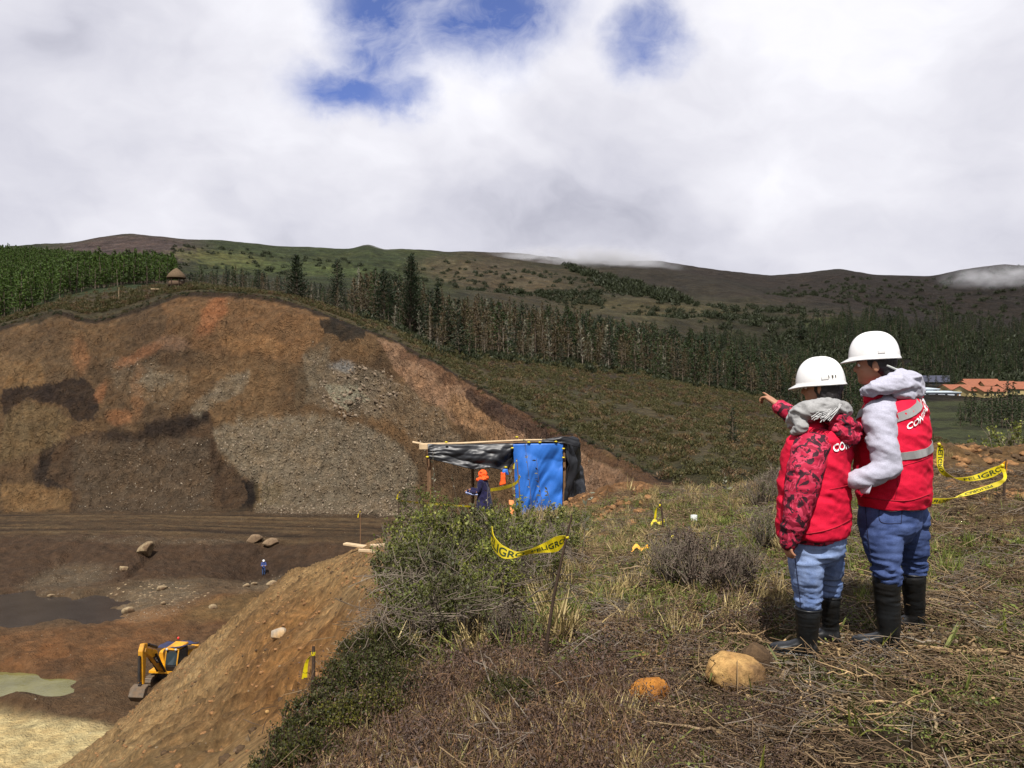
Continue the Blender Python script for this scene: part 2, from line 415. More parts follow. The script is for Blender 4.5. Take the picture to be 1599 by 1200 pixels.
def ground_z(x, y):
    """terrain height under a point given in world coordinates (front half only)"""
    u = CX + F_PX * x / y
    return ground_u(u, y)
def ground_u(u, Y):
    ci = np.interp(u, COLS[60:-60], np.arange(60, len(COLS) - 60))
    c0 = int(ci); f = ci - c0; c1 = min(c0 + 1, len(COLS) - 1)
    return float(np.interp(Y, GY[c0], GZ[c0]) * (1 - f) + np.interp(Y, GY[c1], GZ[c1]) * f)
def gpos(u, Y, dz=0.0):
    return Vector(((u - CX) / F_PX * Y, Y, ground_u(u, Y) + dz))
def ground_arr(u, Y):
    """vectorised ground height for many bearings and distances"""
    u = np.asarray(u, float); Y = np.asarray(Y, float)
    ci = np.interp(u, COLS[60:-60], np.arange(60, len(COLS) - 60)); c0 = np.round(ci).astype(int)
    out = np.empty(len(u))
    order = np.argsort(c0)
    b = np.searchsorted(c0[order], np.arange(c0.min(), c0.max() + 2))
    for k, c in enumerate(range(c0.min(), c0.max() + 1)):
        s = order[b[k]:b[k + 1]]
        if len(s): out[s] = np.interp(Y[s], GY[c], GZ[c])
    return out
def at_row(u, py, Ymin, Ymax):
    """first point of the visible ground on the line through a frame position"""
    Ys = np.linspace(Ymin, Ymax, 1500)
    g = ground_arr(np.full(1500, u), Ys)
    s = -(py - HY) / F_PX * Ys
    k = np.argmax(g >= s)
    return Vector(((u - CX) / F_PX * Ys[k], Ys[k], g[k]))

# ------------------------------------------------------------------ ponds carved into the pit floor
def dent(cpx, cY, rx, ry, level, soft=0.35, wob=0.12, seed=60):
    global GZ
    d = np.sqrt(((PXG - cpx) / rx) ** 2 + ((GY - cY) / ry) ** 2) + wob * fbm(GX_ * 0.35, GYW * 0.35, 3, seed=seed)
    m = (1 - smoothstep(1 - soft, 1 + soft * 0.6, d)) * (TT > 4.9) * (TT < 9)
    GZ = GZ * (1 - m) + level * m
def rimlevel(cpx, cY, rx, ry, level, seed=60):
    global GZ
    d = np.sqrt(((PXG - cpx) / rx) ** 2 + ((GY - cY) / ry) ** 2)
    m = (1 - smoothstep(1.0, 1.9, d)) * (TT > 4.9) * (TT < 9)
    GZ = GZ * (1 - m) + np.maximum(GZ, level) * m
rimlevel(-40, 73, 250, 6.2, -21.2); dent(-50, 73.2, 255, 5.6, -22.3, wob=.4)
rimlevel(25, 56.0, 110, 2.6, -21.95); dent(5, 55.9, 118, 2.7, -23.0, wob=.45)
GZ += 0.75 * np.exp(-(((PXG - 30) / 45) ** 2 + ((GY - 52.9) / 0.9) ** 2)) * (TT > 4) * (TT < 8)
sandm = (1 - smoothstep(50.5, 52.5, GY + 0.01 * PXG)) * (TT > 3.9) * (TT < 6)

# ------------------------------------------------------------------ colours
def S(r, g, b, k=1.35):
    """base colour from an 8-bit colour seen in daylight"""
    return tuple(((c / 255) / 12.92 if c / 255 < 0.04045 else ((c / 255 + 0.055) / 1.055) ** 2.4) / k for c in (r, g, b))
WX = PXG + 16 * fbm(GX_ * 0.16, GZ * 0.16 + GYW * 0.1, 7, gain=0.66, seed=70)
WY = PYG2 + 14 * fbm(GX_ * 0.16 + 40, GZ * 0.16 + GYW * 0.1, 7, gain=0.66, seed=71)
def inpoly(poly, soft=1):
    soft = max(0, soft // 2)
    x, y = WX, WY
    ins = np.zeros(x.shape, bool)
    n = len(poly)
    for i in range(n):
        x1, y1 = poly[i]; x2, y2 = poly[(i + 1) % n]
        if y1 == y2: continue
        c = ((y1 > y) != (y2 > y)) & (x < (x2 - x1) * (y - y1) / (y2 - y1) + x1)
        ins ^= c
    m = ins.astype(float)
    for _ in range(soft):
        p = np.pad(m, 1, mode='edge')
        m = (p[:-2, 1:-1] + p[2:, 1:-1] + p[1:-1, :-2] + p[1:-1, 2:] + 2 * m) / 6
    return m
def blob(cx, cy, rx, ry, rot=0.0):
    c, s = math.cos(math.radians(rot)), math.sin(math.radians(rot))
    u = (WX - cx) * c + (WY - cy) * s; v = -(WX - cx) * s + (WY - cy) * c
    return 1 - smoothstep(0.6, 1.25, np.sqrt((u / rx) ** 2 + (v / ry) ** 2))
CL = np.zeros(GZ.shape + (3,)); CL[:] = S(95, 78, 50)
GRV = np.zeros(GZ.shape)
def lay(mask, col, w=1.0):
    m = np.clip(mask * w, 0, 1)[..., None]
    CL[:] = CL * (1 - m) + np.array(col) * m
n1 = fbm(GX_ * 0.12, GZ * 0.12 + GYW * 0.1, 4, seed=80)
n2 = fbm(GX_ * 0.7, GZ * 0.5 + GYW * 0.4, 4, seed=81)
cliff = (TT > 9.9) & (TT <= 12.0)
cm = cliff.astype(float)
lay(cm, S(100, 72, 46)); lay(cm * smoothstep(-0.2, 0.5, n1), S(118, 84, 50), 0.7); lay(cm * smoothstep(0.0, 0.6, -n1), S(84, 62, 44), 0.8)
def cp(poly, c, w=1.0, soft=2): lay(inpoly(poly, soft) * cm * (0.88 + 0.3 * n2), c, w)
cp([(255,470),(300,452),(440,462),(505,492),(500,540),(470,570),(400,560),(330,550),(262,530)], S(124,84,48), 0.75, 4)
cp([(0,525),(120,520),(130,570),(90,600),(0,600)], S(112,84,58), 0.6, 5)
cp([(0,560),(60,560),(70,600),(0,604)], S(132,94,52), 0.7, 4)
lay(blob(125,555,14,30)*cm, S(138,86,46), 0.7); lay(blob(220,555,45,8,-22)*cm, S(140,84,48), 0.8); lay(blob(160,612,9,22,20)*cm, S(140,84,44), .8)
lay(blob(185,655,20,13)*cm, S(142,86,44), 0.7); lay(blob(330,490,16,40,30)*cm, S(150,86,42), 0.8); lay(blob(275,535,25,14)*cm, S(140,100,78), 0.7)
lay(blob(215,615,10,50,5)*cm, S(134,86,48), 0.6); lay(blob(400,540,60,14,5)*cm, S(140,94,48), .6)
cp([(0,520),(60,512),(130,525),(230,505),(300,500),(380,560),(360,572),(250,560),(150,545),(0,545)], S(80,58,42), 0.35, 4)
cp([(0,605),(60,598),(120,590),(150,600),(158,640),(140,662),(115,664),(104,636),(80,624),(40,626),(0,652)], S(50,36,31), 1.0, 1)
cp([(0,655),(40,630),(85,630),(108,660),(90,700),(0,720)], S(112,88,56), 0.7, 4)
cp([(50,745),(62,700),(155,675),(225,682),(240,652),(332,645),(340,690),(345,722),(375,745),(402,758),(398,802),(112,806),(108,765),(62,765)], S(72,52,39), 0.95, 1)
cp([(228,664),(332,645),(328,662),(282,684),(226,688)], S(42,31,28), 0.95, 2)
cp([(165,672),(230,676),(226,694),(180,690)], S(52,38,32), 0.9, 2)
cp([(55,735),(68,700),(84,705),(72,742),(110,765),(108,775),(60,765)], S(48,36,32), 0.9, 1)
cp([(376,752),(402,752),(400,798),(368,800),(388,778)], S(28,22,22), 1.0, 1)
cp([(0,748),(60,756),(108,762),(112,804),(0,806)], S(124,88,48), 0.9, 2)
cp([(585,530),(650,550),(720,592),(800,640),(880,688),(960,735),(1030,770),(960,785),(880,745),(800,705),(700,655),(640,600)], S(150,108,82), 0.9, 3)
cp([(700,610),(780,650),(800,690),(760,690),(690,640)], S(158,110,62), 0.6, 4)
cp([(850,700),(930,745),(930,790),(850,780)], S(148,110,88), 0.7, 4)
cp([(725,604),(800,640),(880,682),(900,702),(870,704),(790,668),(722,622)], S(62,42,38), 0.9, 1)
cp([(640,540),(720,578),(860,655),(960,712),(1050,760),(1000,752),(900,700),(800,645),(700,595),(620,552)], S(96,62,42), 0.8, 1)
cp([(498,498),(545,500),(575,512),(566,532),(530,536),(504,524)], S(42,36,32), 0.95, 1)
cp([(480,540),(520,536),(505,600),(470,640),(455,600)], S(92,74,56), 0.7, 3)
def gp(poly, w=1.0, soft=3):
    global GRV
    GRV = np.maximum(GRV, inpoly(poly, soft) * w * cm)
gp([(215,592),(235,576),(270,578),(268,600),(230,606)], 0.85)
gp([(295,646),(320,610),(345,588),(392,582),(378,612),(345,632),(312,656)], 0.8)
gp([(333,682),(370,658),(420,648),(520,655),(610,682),(650,725),(650,770),(640,805),(402,805),(404,758),(375,740),(350,720)], 1.0, 5)
gp([(470,555),(515,545),(545,600),(520,650),(480,630)], 0.6); gp([(590,590),(640,600),(720,680),(700,720),(640,680),(600,650)], 0.45, 5)
gp([(165,560),(240,560),(300,590),(260,640),(180,600)], 0.28, 5); gp([(110,690),(330,690),(330,800),(120,800)], 0.22, 6)
gp([(500,585),(540,566),(602,578),(622,620),(600,655),(560,652),(512,626)], 0.75)
lay(GRV * cm, S(122,106,90), 0.75)
lay(blob(540,572,20,11,5)*cm, S(118,112,116), 0.95)
cp([(508,604),(560,600),(576,620),(540,640),(515,625)], S(140,130,112), 0.85, 1)
cp([(545,628),(566,612),(560,634),(538,646)], S(52,38,30), 0.9, 1)
cp([(395,755),(445,752),(440,790),(400,798)], S(104,84,50), 0.5, 3)
# dark top soil just under the rim, and the grassy cap behind it
hf_cap = ((TT > 12.0) & (TT < 12.9) & (PXG < 300)).astype(float)
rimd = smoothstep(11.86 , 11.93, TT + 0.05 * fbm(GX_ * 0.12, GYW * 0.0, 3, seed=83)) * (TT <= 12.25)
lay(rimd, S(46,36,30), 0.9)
cp([(20,508),(100,470),(160,452),(232,446),(285,452),(262,466),(235,474),(195,486),(150,498),(128,486),(98,484),(60,506)], S(62,52,38), 0.92, 1)
# pit
pit = ((TT > 3.85) & (TT <= 9.9)).astype(float)
lay(pit, S(78,57,40)); lay(pit * smoothstep(0, 0.6, n1), S(92,64,42), 0.6)
riseM = bump_w(TT, 5.9, 7.3, 0.25)
lay(riseM, S(92,62,38)); lay(riseM * smoothstep(0.05, 0.5, n2), S(112,70,36), 0.5); lay(riseM * smoothstep(0.1, 0.6, -n1), S(68,48,34), 0.7)
lay(blob(235, 960, 60, 14, -8) * pit, S(122,76,36), 0.7); lay(blob(360, 950, 90, 22, -8) * pit, S(104,80,48), 0.6)
bench = bump_w(TT, 6.9, 7.8, 0.2)
lay(bench, S(84,68,54), 0.7)
slp = bump_w(TT, 7.9, 9.05, 0.15)
lay(slp, S(66,48,37), 0.95)
lay(hol, S(44,32,27), 0.6)
GRV = np.maximum(GRV, 0.75 * blob(105, 905, 80, 22, -12) * pit + 0.8 * blob(240, 940, 70, 30, -15) * pit + 0.5 * blob(420, 915, 60, 10, -8) * pit + 0.45 * blob(260, 842, 190, 6) * pit)
lay(GRV * pit, S(112,98,82), 0.4)
roadm = bump_w(TT, 9.02, 10.05, 0.12) * (1 - smoothstep(640, 720, PXG))
lay(roadm, S(76,58,43), 1.0)
streak = fbm(GX_ * 0.03, (GYW + 0.06 * GX_ + 2.5 * np.sin(GX_ * 0.05)) * 1.7, 3, seed=31)
lay(roadm * smoothstep(0.05, 0.5, -streak), S(48,36,30), 0.9); lay(roadm * smoothstep(0.1, 0.5, streak), S(104,82,58), 0.6)
lay(sandm, S(172,150,108), 1.0)
lay(sandm * smoothstep(0.0, 0.5, n2), S(158,132,90), 0.4)
# bank and hilltop
nearm = (1 - smoothstep(3.6, 3.95, TT))
bankc = nearm
lay(bankc, S(172,134,90))
lay(bankc * blob(470, 1040, 120, 100, -40), S(176,120,62), 0.8)
lay(bankc * smoothstep(0.0, 0.5, n2), S(190,154,110), 0.5); lay(bankc * smoothstep(0.05, 0.6, -n2), S(138,98,58), 0.6)
lay(bankc * smoothstep(0.15, 0.0, rill) * smoothstep(0.0,0.3, bank), S(92,64,42), 0.5)
lay(bankc * smoothstep(1120, 1180, PYG2) * smoothstep(500, 100, PXG), S(164,134,94), 0.5)
# natural hilltop right of the cut
edge = np.interp(PYG2, [830, 850, 900, 1000, 1100, 1200, 1400], [640, 622, 598, 570, 530, 462, 380]) + 10 * fbm(GX_ * 2.0, GYW * 2.0, 3, seed=85)
top = smoothstep(-8, 14, PXG - edge) * nearm
n3 = fbm(GX_ * 1.3, GYW * 1.3, 4, seed=86); n4 = fbm(GX_ * 6, GYW * 6, 3, seed=87)
lay(top, S(84,68,46))
lay(top * smoothstep(0.0, 0.5, n3), S(108,94,58), 0.6); lay(top * smoothstep(0.1, 0.6, -n3), S(62,46,34), 0.7)
lay(top * (1 - smoothstep(880, 1000, PYG2)) , S(116,100,60), 0.6)
lay(top * lump, S(136,102,68), 0.9); lay(top * lump * smoothstep(0, .5, n4), S(104,74,48), 0.6)
lay(nearm * lump2, S(158,112,76), 0.95); lay(nearm * lump2 * smoothstep(0, .4, -n4), S(120,82,52), 0.7)
lay(top * smoothstep(1380, 1440, PXG) * smoothstep(880, 800, PYG2), S(132,100,68), 0.75)
lay(nearm * (1 - smoothstep(600, 660, PXG)) * smoothstep(2.5, 2.8, TT) * smoothstep(520, 560, PXG), S(170,126,84), 0.6)
# hillside with scrub, behind the rim
hf = smoothstep(11.98, 12.06, TT)
side = np.clip(hf + nearm * 0 + ((TT > 3.9) & (TT <= 12.05) & (PXG > 1065)).astype(float), 0, 1)
nh = fbm(GX_ * 0.03, GYW * 0.03, 5, seed=90); nh2 = fbm(GX_ * 0.12, GYW * 0.12, 4, seed=91)
lay(side, S(72,64,40)); lay(side * smoothstep(0, 0.5, nh), S(84,66,42), 0.6); lay(side * smoothstep(0, 0.5, -nh2), S(54,56,32), 0.7)
lay(hf_cap, S(66,56,40), 0.8)
lay(smoothstep(12.8, 13.2, TT) * 1.0, S(52,44,32), 0.9)
lay(smoothstep(12.6, 13.2, TT) * (1 - smoothstep(280, 330, PXG)), S(44,58,28), 0.95)
# mid and far hills
far = smoothstep(13.7, 14.3, TT)
nf = fbm(GX_ * 0.0035, GYW * 0.0025, 5, seed=95); nf2 = fbm(GX_ * 0.012, GYW * 0.010, 4, seed=96)
lay(far, S(92,84,56)); lay(far * smoothstep(-0.1, 0.4, nf), S(84,66,50), 0.75); lay(far * smoothstep(0.0, 0.4, -nf2), S(62,66,42), 0.6)
lg = far * (1 - smoothstep(640, 780, PXG)) * smoothstep(14.2, 15.0, TT)
lay(lg, S(76,92,48), 0.85)
lay(lg * smoothstep(-0.15, 0.3, nf + 0.6 * (PXG < 310) * smoothstep(60, 230, PXG) - 0.1), S(72,64,56), 0.75)
lay(lg * smoothstep(0.1, 0.45, nf2), S(96,104,48), 0.6)
lay(far * blob(190, 396, 130, 34, -4), S(112,94,88), 1.0); lay(far * blob(350, 405, 90, 12, 6), S(132,134,66), 0.7); lay(far * blob(470, 420, 120, 10, 3), S(104,122,60), 0.7); lay(far * blob(760, 430, 120, 24, 8), S(124,108,80), 0.7); lay(far * blob(1020, 480, 160, 22, 0), S(112,104,66), 0.7)
lay(far * smoothstep(880, 1000, PXG) * smoothstep(15.6, 16.4, TT), S(62,56,52), 0.7)
lay(far * smoothstep(1180, 1420, PXG), S(56,48,42), 0.75)
lay(far * smoothstep(1330, 1480, PXG) * (1 - smoothstep(15.3, 16.2, TT)), S(40,38,30), 0.85)
lay(far * blob(1300, 507, 60, 10, 0), S(92,104,48), 0.9)
# fields on the valley floor
fld = side * smoothstep(1380, 1430, PXG) * (TT > 11.9) * (1 - smoothstep(628 - 4, 628 + 4, PYG2) * 0) * smoothstep(700, 694, PYG2) * smoothstep(624, 630, PYG2)
lay(fld, S(72,80,42), 0.95)
strip = np.sin(PYG2 * 0.42 + 1.4 * nh + PXG * 0.002) + 0.5 * nh2
lay(fld * smoothstep(0.1, 0.9, strip + 0.8*nh2), S(44,46,28), 0.75)
CL[:] = CL * (1 - 0.3 * fld[..., None])
lay(side * smoothstep(1380, 1430, PXG) * (TT > 11.9) * smoothstep(694, 699, PYG2) * (TT < 12.5), S(52,44,32), 0.9)
lay(((TT > 12.9) & (TT < 14.3)).astype(float) * smoothstep(1380, 1440, PXG) * (PYG2 < 626), S(52,44,32), 0.9)

_lum = (CL * np.array([0.3, 0.55, 0.15])).sum(-1, keepdims=True)
_sat = np.where((TT > 3) & (TT < 12.1), 0.84, 0.80)[..., None]
_sat = np.where((TT <= 3.0), 0.88, _sat[..., 0])[..., None]
_sat = np.where((TT > 10.0) & (TT < 12.1), 0.74, _sat[..., 0])[..., None]
CL = _lum + (CL - _lum) * _sat
CL = CL * np.where(TT < 12.1, 1.0, 0.0)[..., None] * (np.array([0.99, 1.05, 0.93]) - 1) + CL
CL = CL * np.where((TT > 3.1) & (TT < 9.0), 1.12, 1.0)[..., None]
CL = CL * np.where((TT > 9.95) & (TT < 12.1), 0.97, 1.0)[..., None] * (1 - 0.42 * smoothstep(13.6, 14.4, TT))[..., None] * np.where(in_front, 1, 1)[..., None]  # last factor: cloud shadow over the far hills, put into their colour
# ------------------------------------------------------------------ terrain materials and meshes
def principled(name, rough=0.9, spec=0.2):
    m = bpy.data.materials.new(name); m.use_nodes = True
    t = NT(m.node_tree); b = m.node_tree.nodes['Principled BSDF']
    b.inputs['Roughness'].default_value = rough
    b.inputs['Specular IOR Level'].default_value = spec
    return m, t, b
def earth_material(name, s, bump, clod=0.5, veg=0.0, stretch=(1, 1, 1), speck=1.0, con=1.0):
    m, t, b = principled(name, 0.95, 0.12)
    tc = t.new('ShaderNodeTexCoord').outputs['Object']
    v = t.mapping(tc, stretch)
    at = t.new('ShaderNodeAttribute', attribute_name='soil'); ag = t.new('ShaderNodeAttribute', attribute_name='gravel')
    a = t.noise(v, s, 8, 0.68); c = t.noise(v, s * 4.7, 5, 0.7); d = t.noise(v, s * 0.28, 4, 0.6)
    f = t.math('ADD', t.math('MULTIPLY', a, 0.55), t.math('ADD', t.math('MULTIPLY', c, 0.30), t.math('MULTIPLY', d, 0.15)))
    val = t.ramp(f, [(0.34, 1 - .70 * con), (0.45, 1 - .22 * con), (0.53, 1 + .08 * con), (0.66, 1 + .9 * con)])
    col = t.mix(1.0, at.outputs['Color'], val, 'MULTIPLY')
    sk = t.noise(t.mapping(tc, (stretch[0], stretch[1], stretch[2] * 0.4), rot=(0, 0.35, 0)), s * 1.3, 5, 0.6)
    col = t.mix(1.0, col, t.ramp(sk, [(0.32, 1 - .3 * con), (0.5, 1.0), (0.68, 1 + .28 * con)]), 'MULTIPLY')
    hue = t.mix(t.maprange(t.noise(v, s * 0.7, 5, 0.6), 0.4, 0.65), (1.0, 1.0, 1.0), (1.06, 0.97, 0.88))
    col = t.mix(1.0, col, hue, 'MULTIPLY')
    # stones lying in the soil
    vd = t.voro(v, s * 5.5); vc = t.voro(v, s * 5.5, 'Color')
    sep = t.new('ShaderNodeSeparateColor'); t.l.new(vc, sep.inputs[0])
    thr = t.math('ADD', t.math('MULTIPLY', ag.outputs['Fac'], 0.75), 0.02 * speck)
    on = t.math('LESS_THAN', sep.outputs[0], thr)
    on = t.math('MULTIPLY', on, t.math('LESS_THAN', vd, t.math('MULTIPLY', sep.outputs[1], 0.36)))
    stc = t.ramp(sep.outputs[2], [(0.0, S(104, 92, 78)), (0.6, S(140, 128, 110)), (1.0, S(184, 174, 156))])
    col = t.mix(on, col, stc)
    t.l.new(col, b.inputs['Base Color'])
    hgt = t.math('ADD', t.math('ADD', t.math('MULTIPLY', a, 1.0), t.math('MULTIPLY', sk, 0.5)), t.math('ADD', t.math('MULTIPLY', c, 0.35), t.math('ADD', t.math('MULTIPLY', on, 0.12), t.math('MULTIPLY', t.voro(t.vmath('ADD', v, t.noise(v, s * 3, 2, out=1)), s * 2.6), -0.45))))
    bp = t.new('ShaderNodeBump'); bp.inputs['Strength'].default_value = clod; bp.inputs['Distance'].default_value = bump
    t.l.new(hgt, bp.inputs['Height']); t.l.new(bp.outputs[0], b.inputs['Normal'])
    return m
M_NEAR = earth_material('hilltop_soil', 9.0, 0.10, 0.8)
M_BANK = earth_material('cut_bank_soil', 3.0, 0.25, 0.9)
M_PIT = earth_material('pit_soil', 1.1, 0.6, 0.75, con=0.7)
M_CLIFF = earth_material('cliff_soil', 0.8, 1.3, 0.9, stretch=(1.0, 1.0, 0.8), speck=0.4, con=0.75)
M_SIDE = earth_material('hillside_soil', 0.5, 1.0, 1.0, speck=0.3)
M_HILL = earth_material('far_hill_cover', 0.05, 18.0, 1.0, speck=0.0)

def terrain_piece(name, t0, t1, mat, label):
    j0 = int(np.searchsorted(T, t0 - 1e-9)); j1 = int(np.searchsorted(T, t1 - 1e-9))
    gx, gy, gz = GX_[:, j0:j1 + 1], GYW[:, j0:j1 + 1], GZ[:, j0:j1 + 1]
    nc, nt = gx.shape
    co = np.stack([gx, gy, gz], -1).reshape(-1, 3)
    idx = np.arange(nc * nt).reshape(nc, nt)
    q = np.stack([idx[:-1, :-1], idx[1:, :-1], idx[1:, 1:], idx[:-1, 1:]], -1)[:, :, ::1].reshape(-1, 4)
    q = q[:, ::-1]
    me = bpy.data.meshes.new(name)
    me.vertices.add(len(co)); me.vertices.foreach_set('co', co.ravel())
    me.loops.add(q.size); me.loops.foreach_set('vertex_index', q.ravel().astype(np.int32))
    me.polygons.add(len(q)); me.polygons.foreach_set('loop_start', np.arange(0, q.size, 4, dtype=np.int32))
    me.polygons.foreach_set('use_smooth', np.ones(len(q), bool))
    me.update(calc_edges=True)
    a = me.attributes.new('soil', 'FLOAT_COLOR', 'POINT')
    c4 = np.concatenate([CL[:, j0:j1 + 1].reshape(-1, 3), np.ones((len(co), 1))], 1)
    a.data.foreach_set('color', c4.ravel().astype(np.float32))
    g = me.attributes.new('gravel', 'FLOAT', 'POINT'); g.data.foreach_set('value', GRV[:, j0:j1 + 1].ravel().astype(np.float32))
    me.materials.append(mat)
    o = link(bpy.data.objects.new(name, me))
    if me.polygons[len(me.polygons) // 2].normal.z < 0: me.flip_normals()
    return tag(o, label, None, None, 'structure')
terrain_piece('hilltop_ground', 0, 3, M_NEAR, 'littered grassy hilltop ground and the bare cut bank falling to the pit')
terrain_piece('pit_floor', 3, 9, M_PIT, 'brown floor and benches of the open pit')
terrain_piece('haul_road', 9, 10, M_PIT, 'rutted dirt haul road at the foot of the excavated cliff')
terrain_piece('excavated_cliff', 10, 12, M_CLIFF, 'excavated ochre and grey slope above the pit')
terrain_piece('scrub_hillside', 12, 14, M_SIDE, 'scrub covered hillside and valley behind the excavation')
terrain_piece('far_hills', 14, 19, M_HILL, 'rolling green and brown hills on the skyline')
# one plain sheet to the horizon, well under everything
bm = bmesh.new(); bmesh.ops.create_circle(bm, cap_ends=True, segments=96, radius=14000)
me = bpy.data.meshes.new('lowland'); bm.to_mesh(me); bm.free()
lo = link(bpy.data.objects.new('lowland', me)); lo.location = (0, 0, -45)
mm, tt_, bb = principled('lowland_cover'); bb.inputs['Base Color'].default_value = (0.05, 0.045, 0.03, 1); me.materials.append(mm)
tag(lo, 'low ground spreading to the horizon', kind='structure')

def water(name, cpx, cY, rx, ry, z, col, rough, label):
    m, t, b = principled(name + '_surface', rough, 0.5)
    v = t.new('ShaderNodeTexCoord').outputs['Object']
    n = t.noise(v, 0.5, 3)
    t.l.new(t.mix(t.maprange(n, 0.35, 0.65), tuple(c * 0.75 for c in col), col), b.inputs['Base Color'])
    bp = t.new('ShaderNodeBump'); bp.inputs['Strength'].default_value = 0.12; bp.inputs['Distance'].default_value = 0.05
    t.l.new(t.noise(t.mapping(v, (1, 3, 1)), 2.5, 3), bp.inputs['Height']); t.l.new(bp.outputs[0], b.inputs['Normal'])
    vs = []
    n_ = 60
    for i in range(n_):
        a = 2 * math.pi * i / n_
        Y = cY + ry * math.sin(a); u = cpx + rx * math.cos(a)
        vs.append(((u - CX) / F_PX * Y, Y, z))
    o = mesh_obj(name, vs, [tuple(range(n_))], m, smooth=False)
    return tag(o, label, kind='structure')
water('dark_pond', -50, 73.2, 275, 6.6, -21.52, S(56, 52, 50), 0.12, 'dark grey pond on the pit bench')
water('pale_pond', 5, 55.9, 132, 3.3, -22.2, S(112, 108, 66), 0.04, 'pale yellow green puddle on the pit floor')

# ------------------------------------------------------------------ scattering of uncountable cover (geometry nodes, one object each)
def make_src(name, meshes):
    c = bpy.data.collections.new(name)
    for i, me in enumerate(meshes):
        c.objects.link(bpy.data.objects.new('%s_%03d' % (name, i), me))
    return c
def scatter(name, pts, rots, scl, meshes, label):
    pts = np.asarray(pts, np.float32); n = len(pts)
    me = bpy.data.meshes.new(name)
    me.vertices.add(n); me.vertices.foreach_set('co', pts.ravel())
    a = me.attributes.new('turn', 'FLOAT_VECTOR', 'POINT'); a.data.foreach_set('vector', np.asarray(rots, np.float32).ravel())
    a = me.attributes.new('size', 'FLOAT_VECTOR', 'POINT')
    scl = np.asarray(scl, np.float32)
    if scl.ndim == 1: scl = np.stack([scl] * 3, 1)
    a.data.foreach_set('vector', scl.ravel())
    a = me.attributes.new('pick', 'INT', 'POINT'); a.data.foreach_set('value', RNG.integers(0, len(meshes), n).astype(np.int32))
    o = link(bpy.data.objects.new(name, me))
    ng = bpy.data.node_groups.new(name + '_scatter', 'GeometryNodeTree')
    ng.interface.new_socket('Geometry', in_out='INPUT', socket_type='NodeSocketGeometry')
    ng.interface.new_socket('Geometry', in_out='OUTPUT', socket_type='NodeSocketGeometry')
    N, L = ng.nodes, ng.links
    gi = N.new('NodeGroupInput'); go = N.new('NodeGroupOutput')
    ci = N.new('GeometryNodeCollectionInfo'); ci.inputs[0].default_value = make_src(name + '_kinds', meshes)
    ci.inputs['Separate Children'].default_value = True; ci.inputs['Reset Children'].default_value = True
    ip = N.new('GeometryNodeInstanceOnPoints')
    L.new(gi.outputs[0], ip.inputs['Points']); L.new(ci.outputs[0], ip.inputs['Instance'])
    ip.inputs['Pick Instance'].default_value = True
    def na(nm, typ):
        x = N.new('GeometryNodeInputNamedAttribute'); x.data_type = typ; x.inputs[0].default_value = nm
        return [s for s in x.outputs if s.enabled and s.name == 'Attribute'][0]
    L.new(na('pick', 'INT'), ip.inputs['Instance Index'])
    L.new(na('turn', 'FLOAT_VECTOR'), ip.inputs['Rotation'])
    L.new(na('size', 'FLOAT_VECTOR'), ip.inputs['Scale'])
    L.new(ip.outputs[0], go.inputs[0])
    md = o.modifiers.new('scatter', 'NODES'); md.node_group = ng
    return tag(o, label, None, None, 'stuff')

def tri_mesh(name, V, Fc, mats, midx=None, smooth=False):
    """mesh from float arrays: V (n,3), Fc list/array of equal sized faces or mixed list"""
    me = bpy.data.meshes.new(name)
    if isinstance(Fc, np.ndarray):
        V = np.asarray(V, np.float32)
        me.vertices.add(len(V)); me.vertices.foreach_set('co', V.ravel())
        k = Fc.shape[1]
        me.loops.add(Fc.size); me.loops.foreach_set('vertex_index', Fc.ravel().astype(np.int32))
        me.polygons.add(len(Fc)); me.polygons.foreach_set('loop_start', np.arange(0, Fc.size, k, dtype=np.int32))
    else:
        me.from_pydata([tuple(v) for v in V], [], Fc)
    for m in (mats if isinstance(mats, (list, tuple)) else [mats]): me.materials.append(m)
    if midx is not None: me.polygons.foreach_set('material_index', np.asarray(midx, np.int32))
    if smooth: me.polygons.foreach_set('use_smooth', np.ones(len(me.polygons), bool))
    me.update(calc_edges=True); me.validate()
    return me
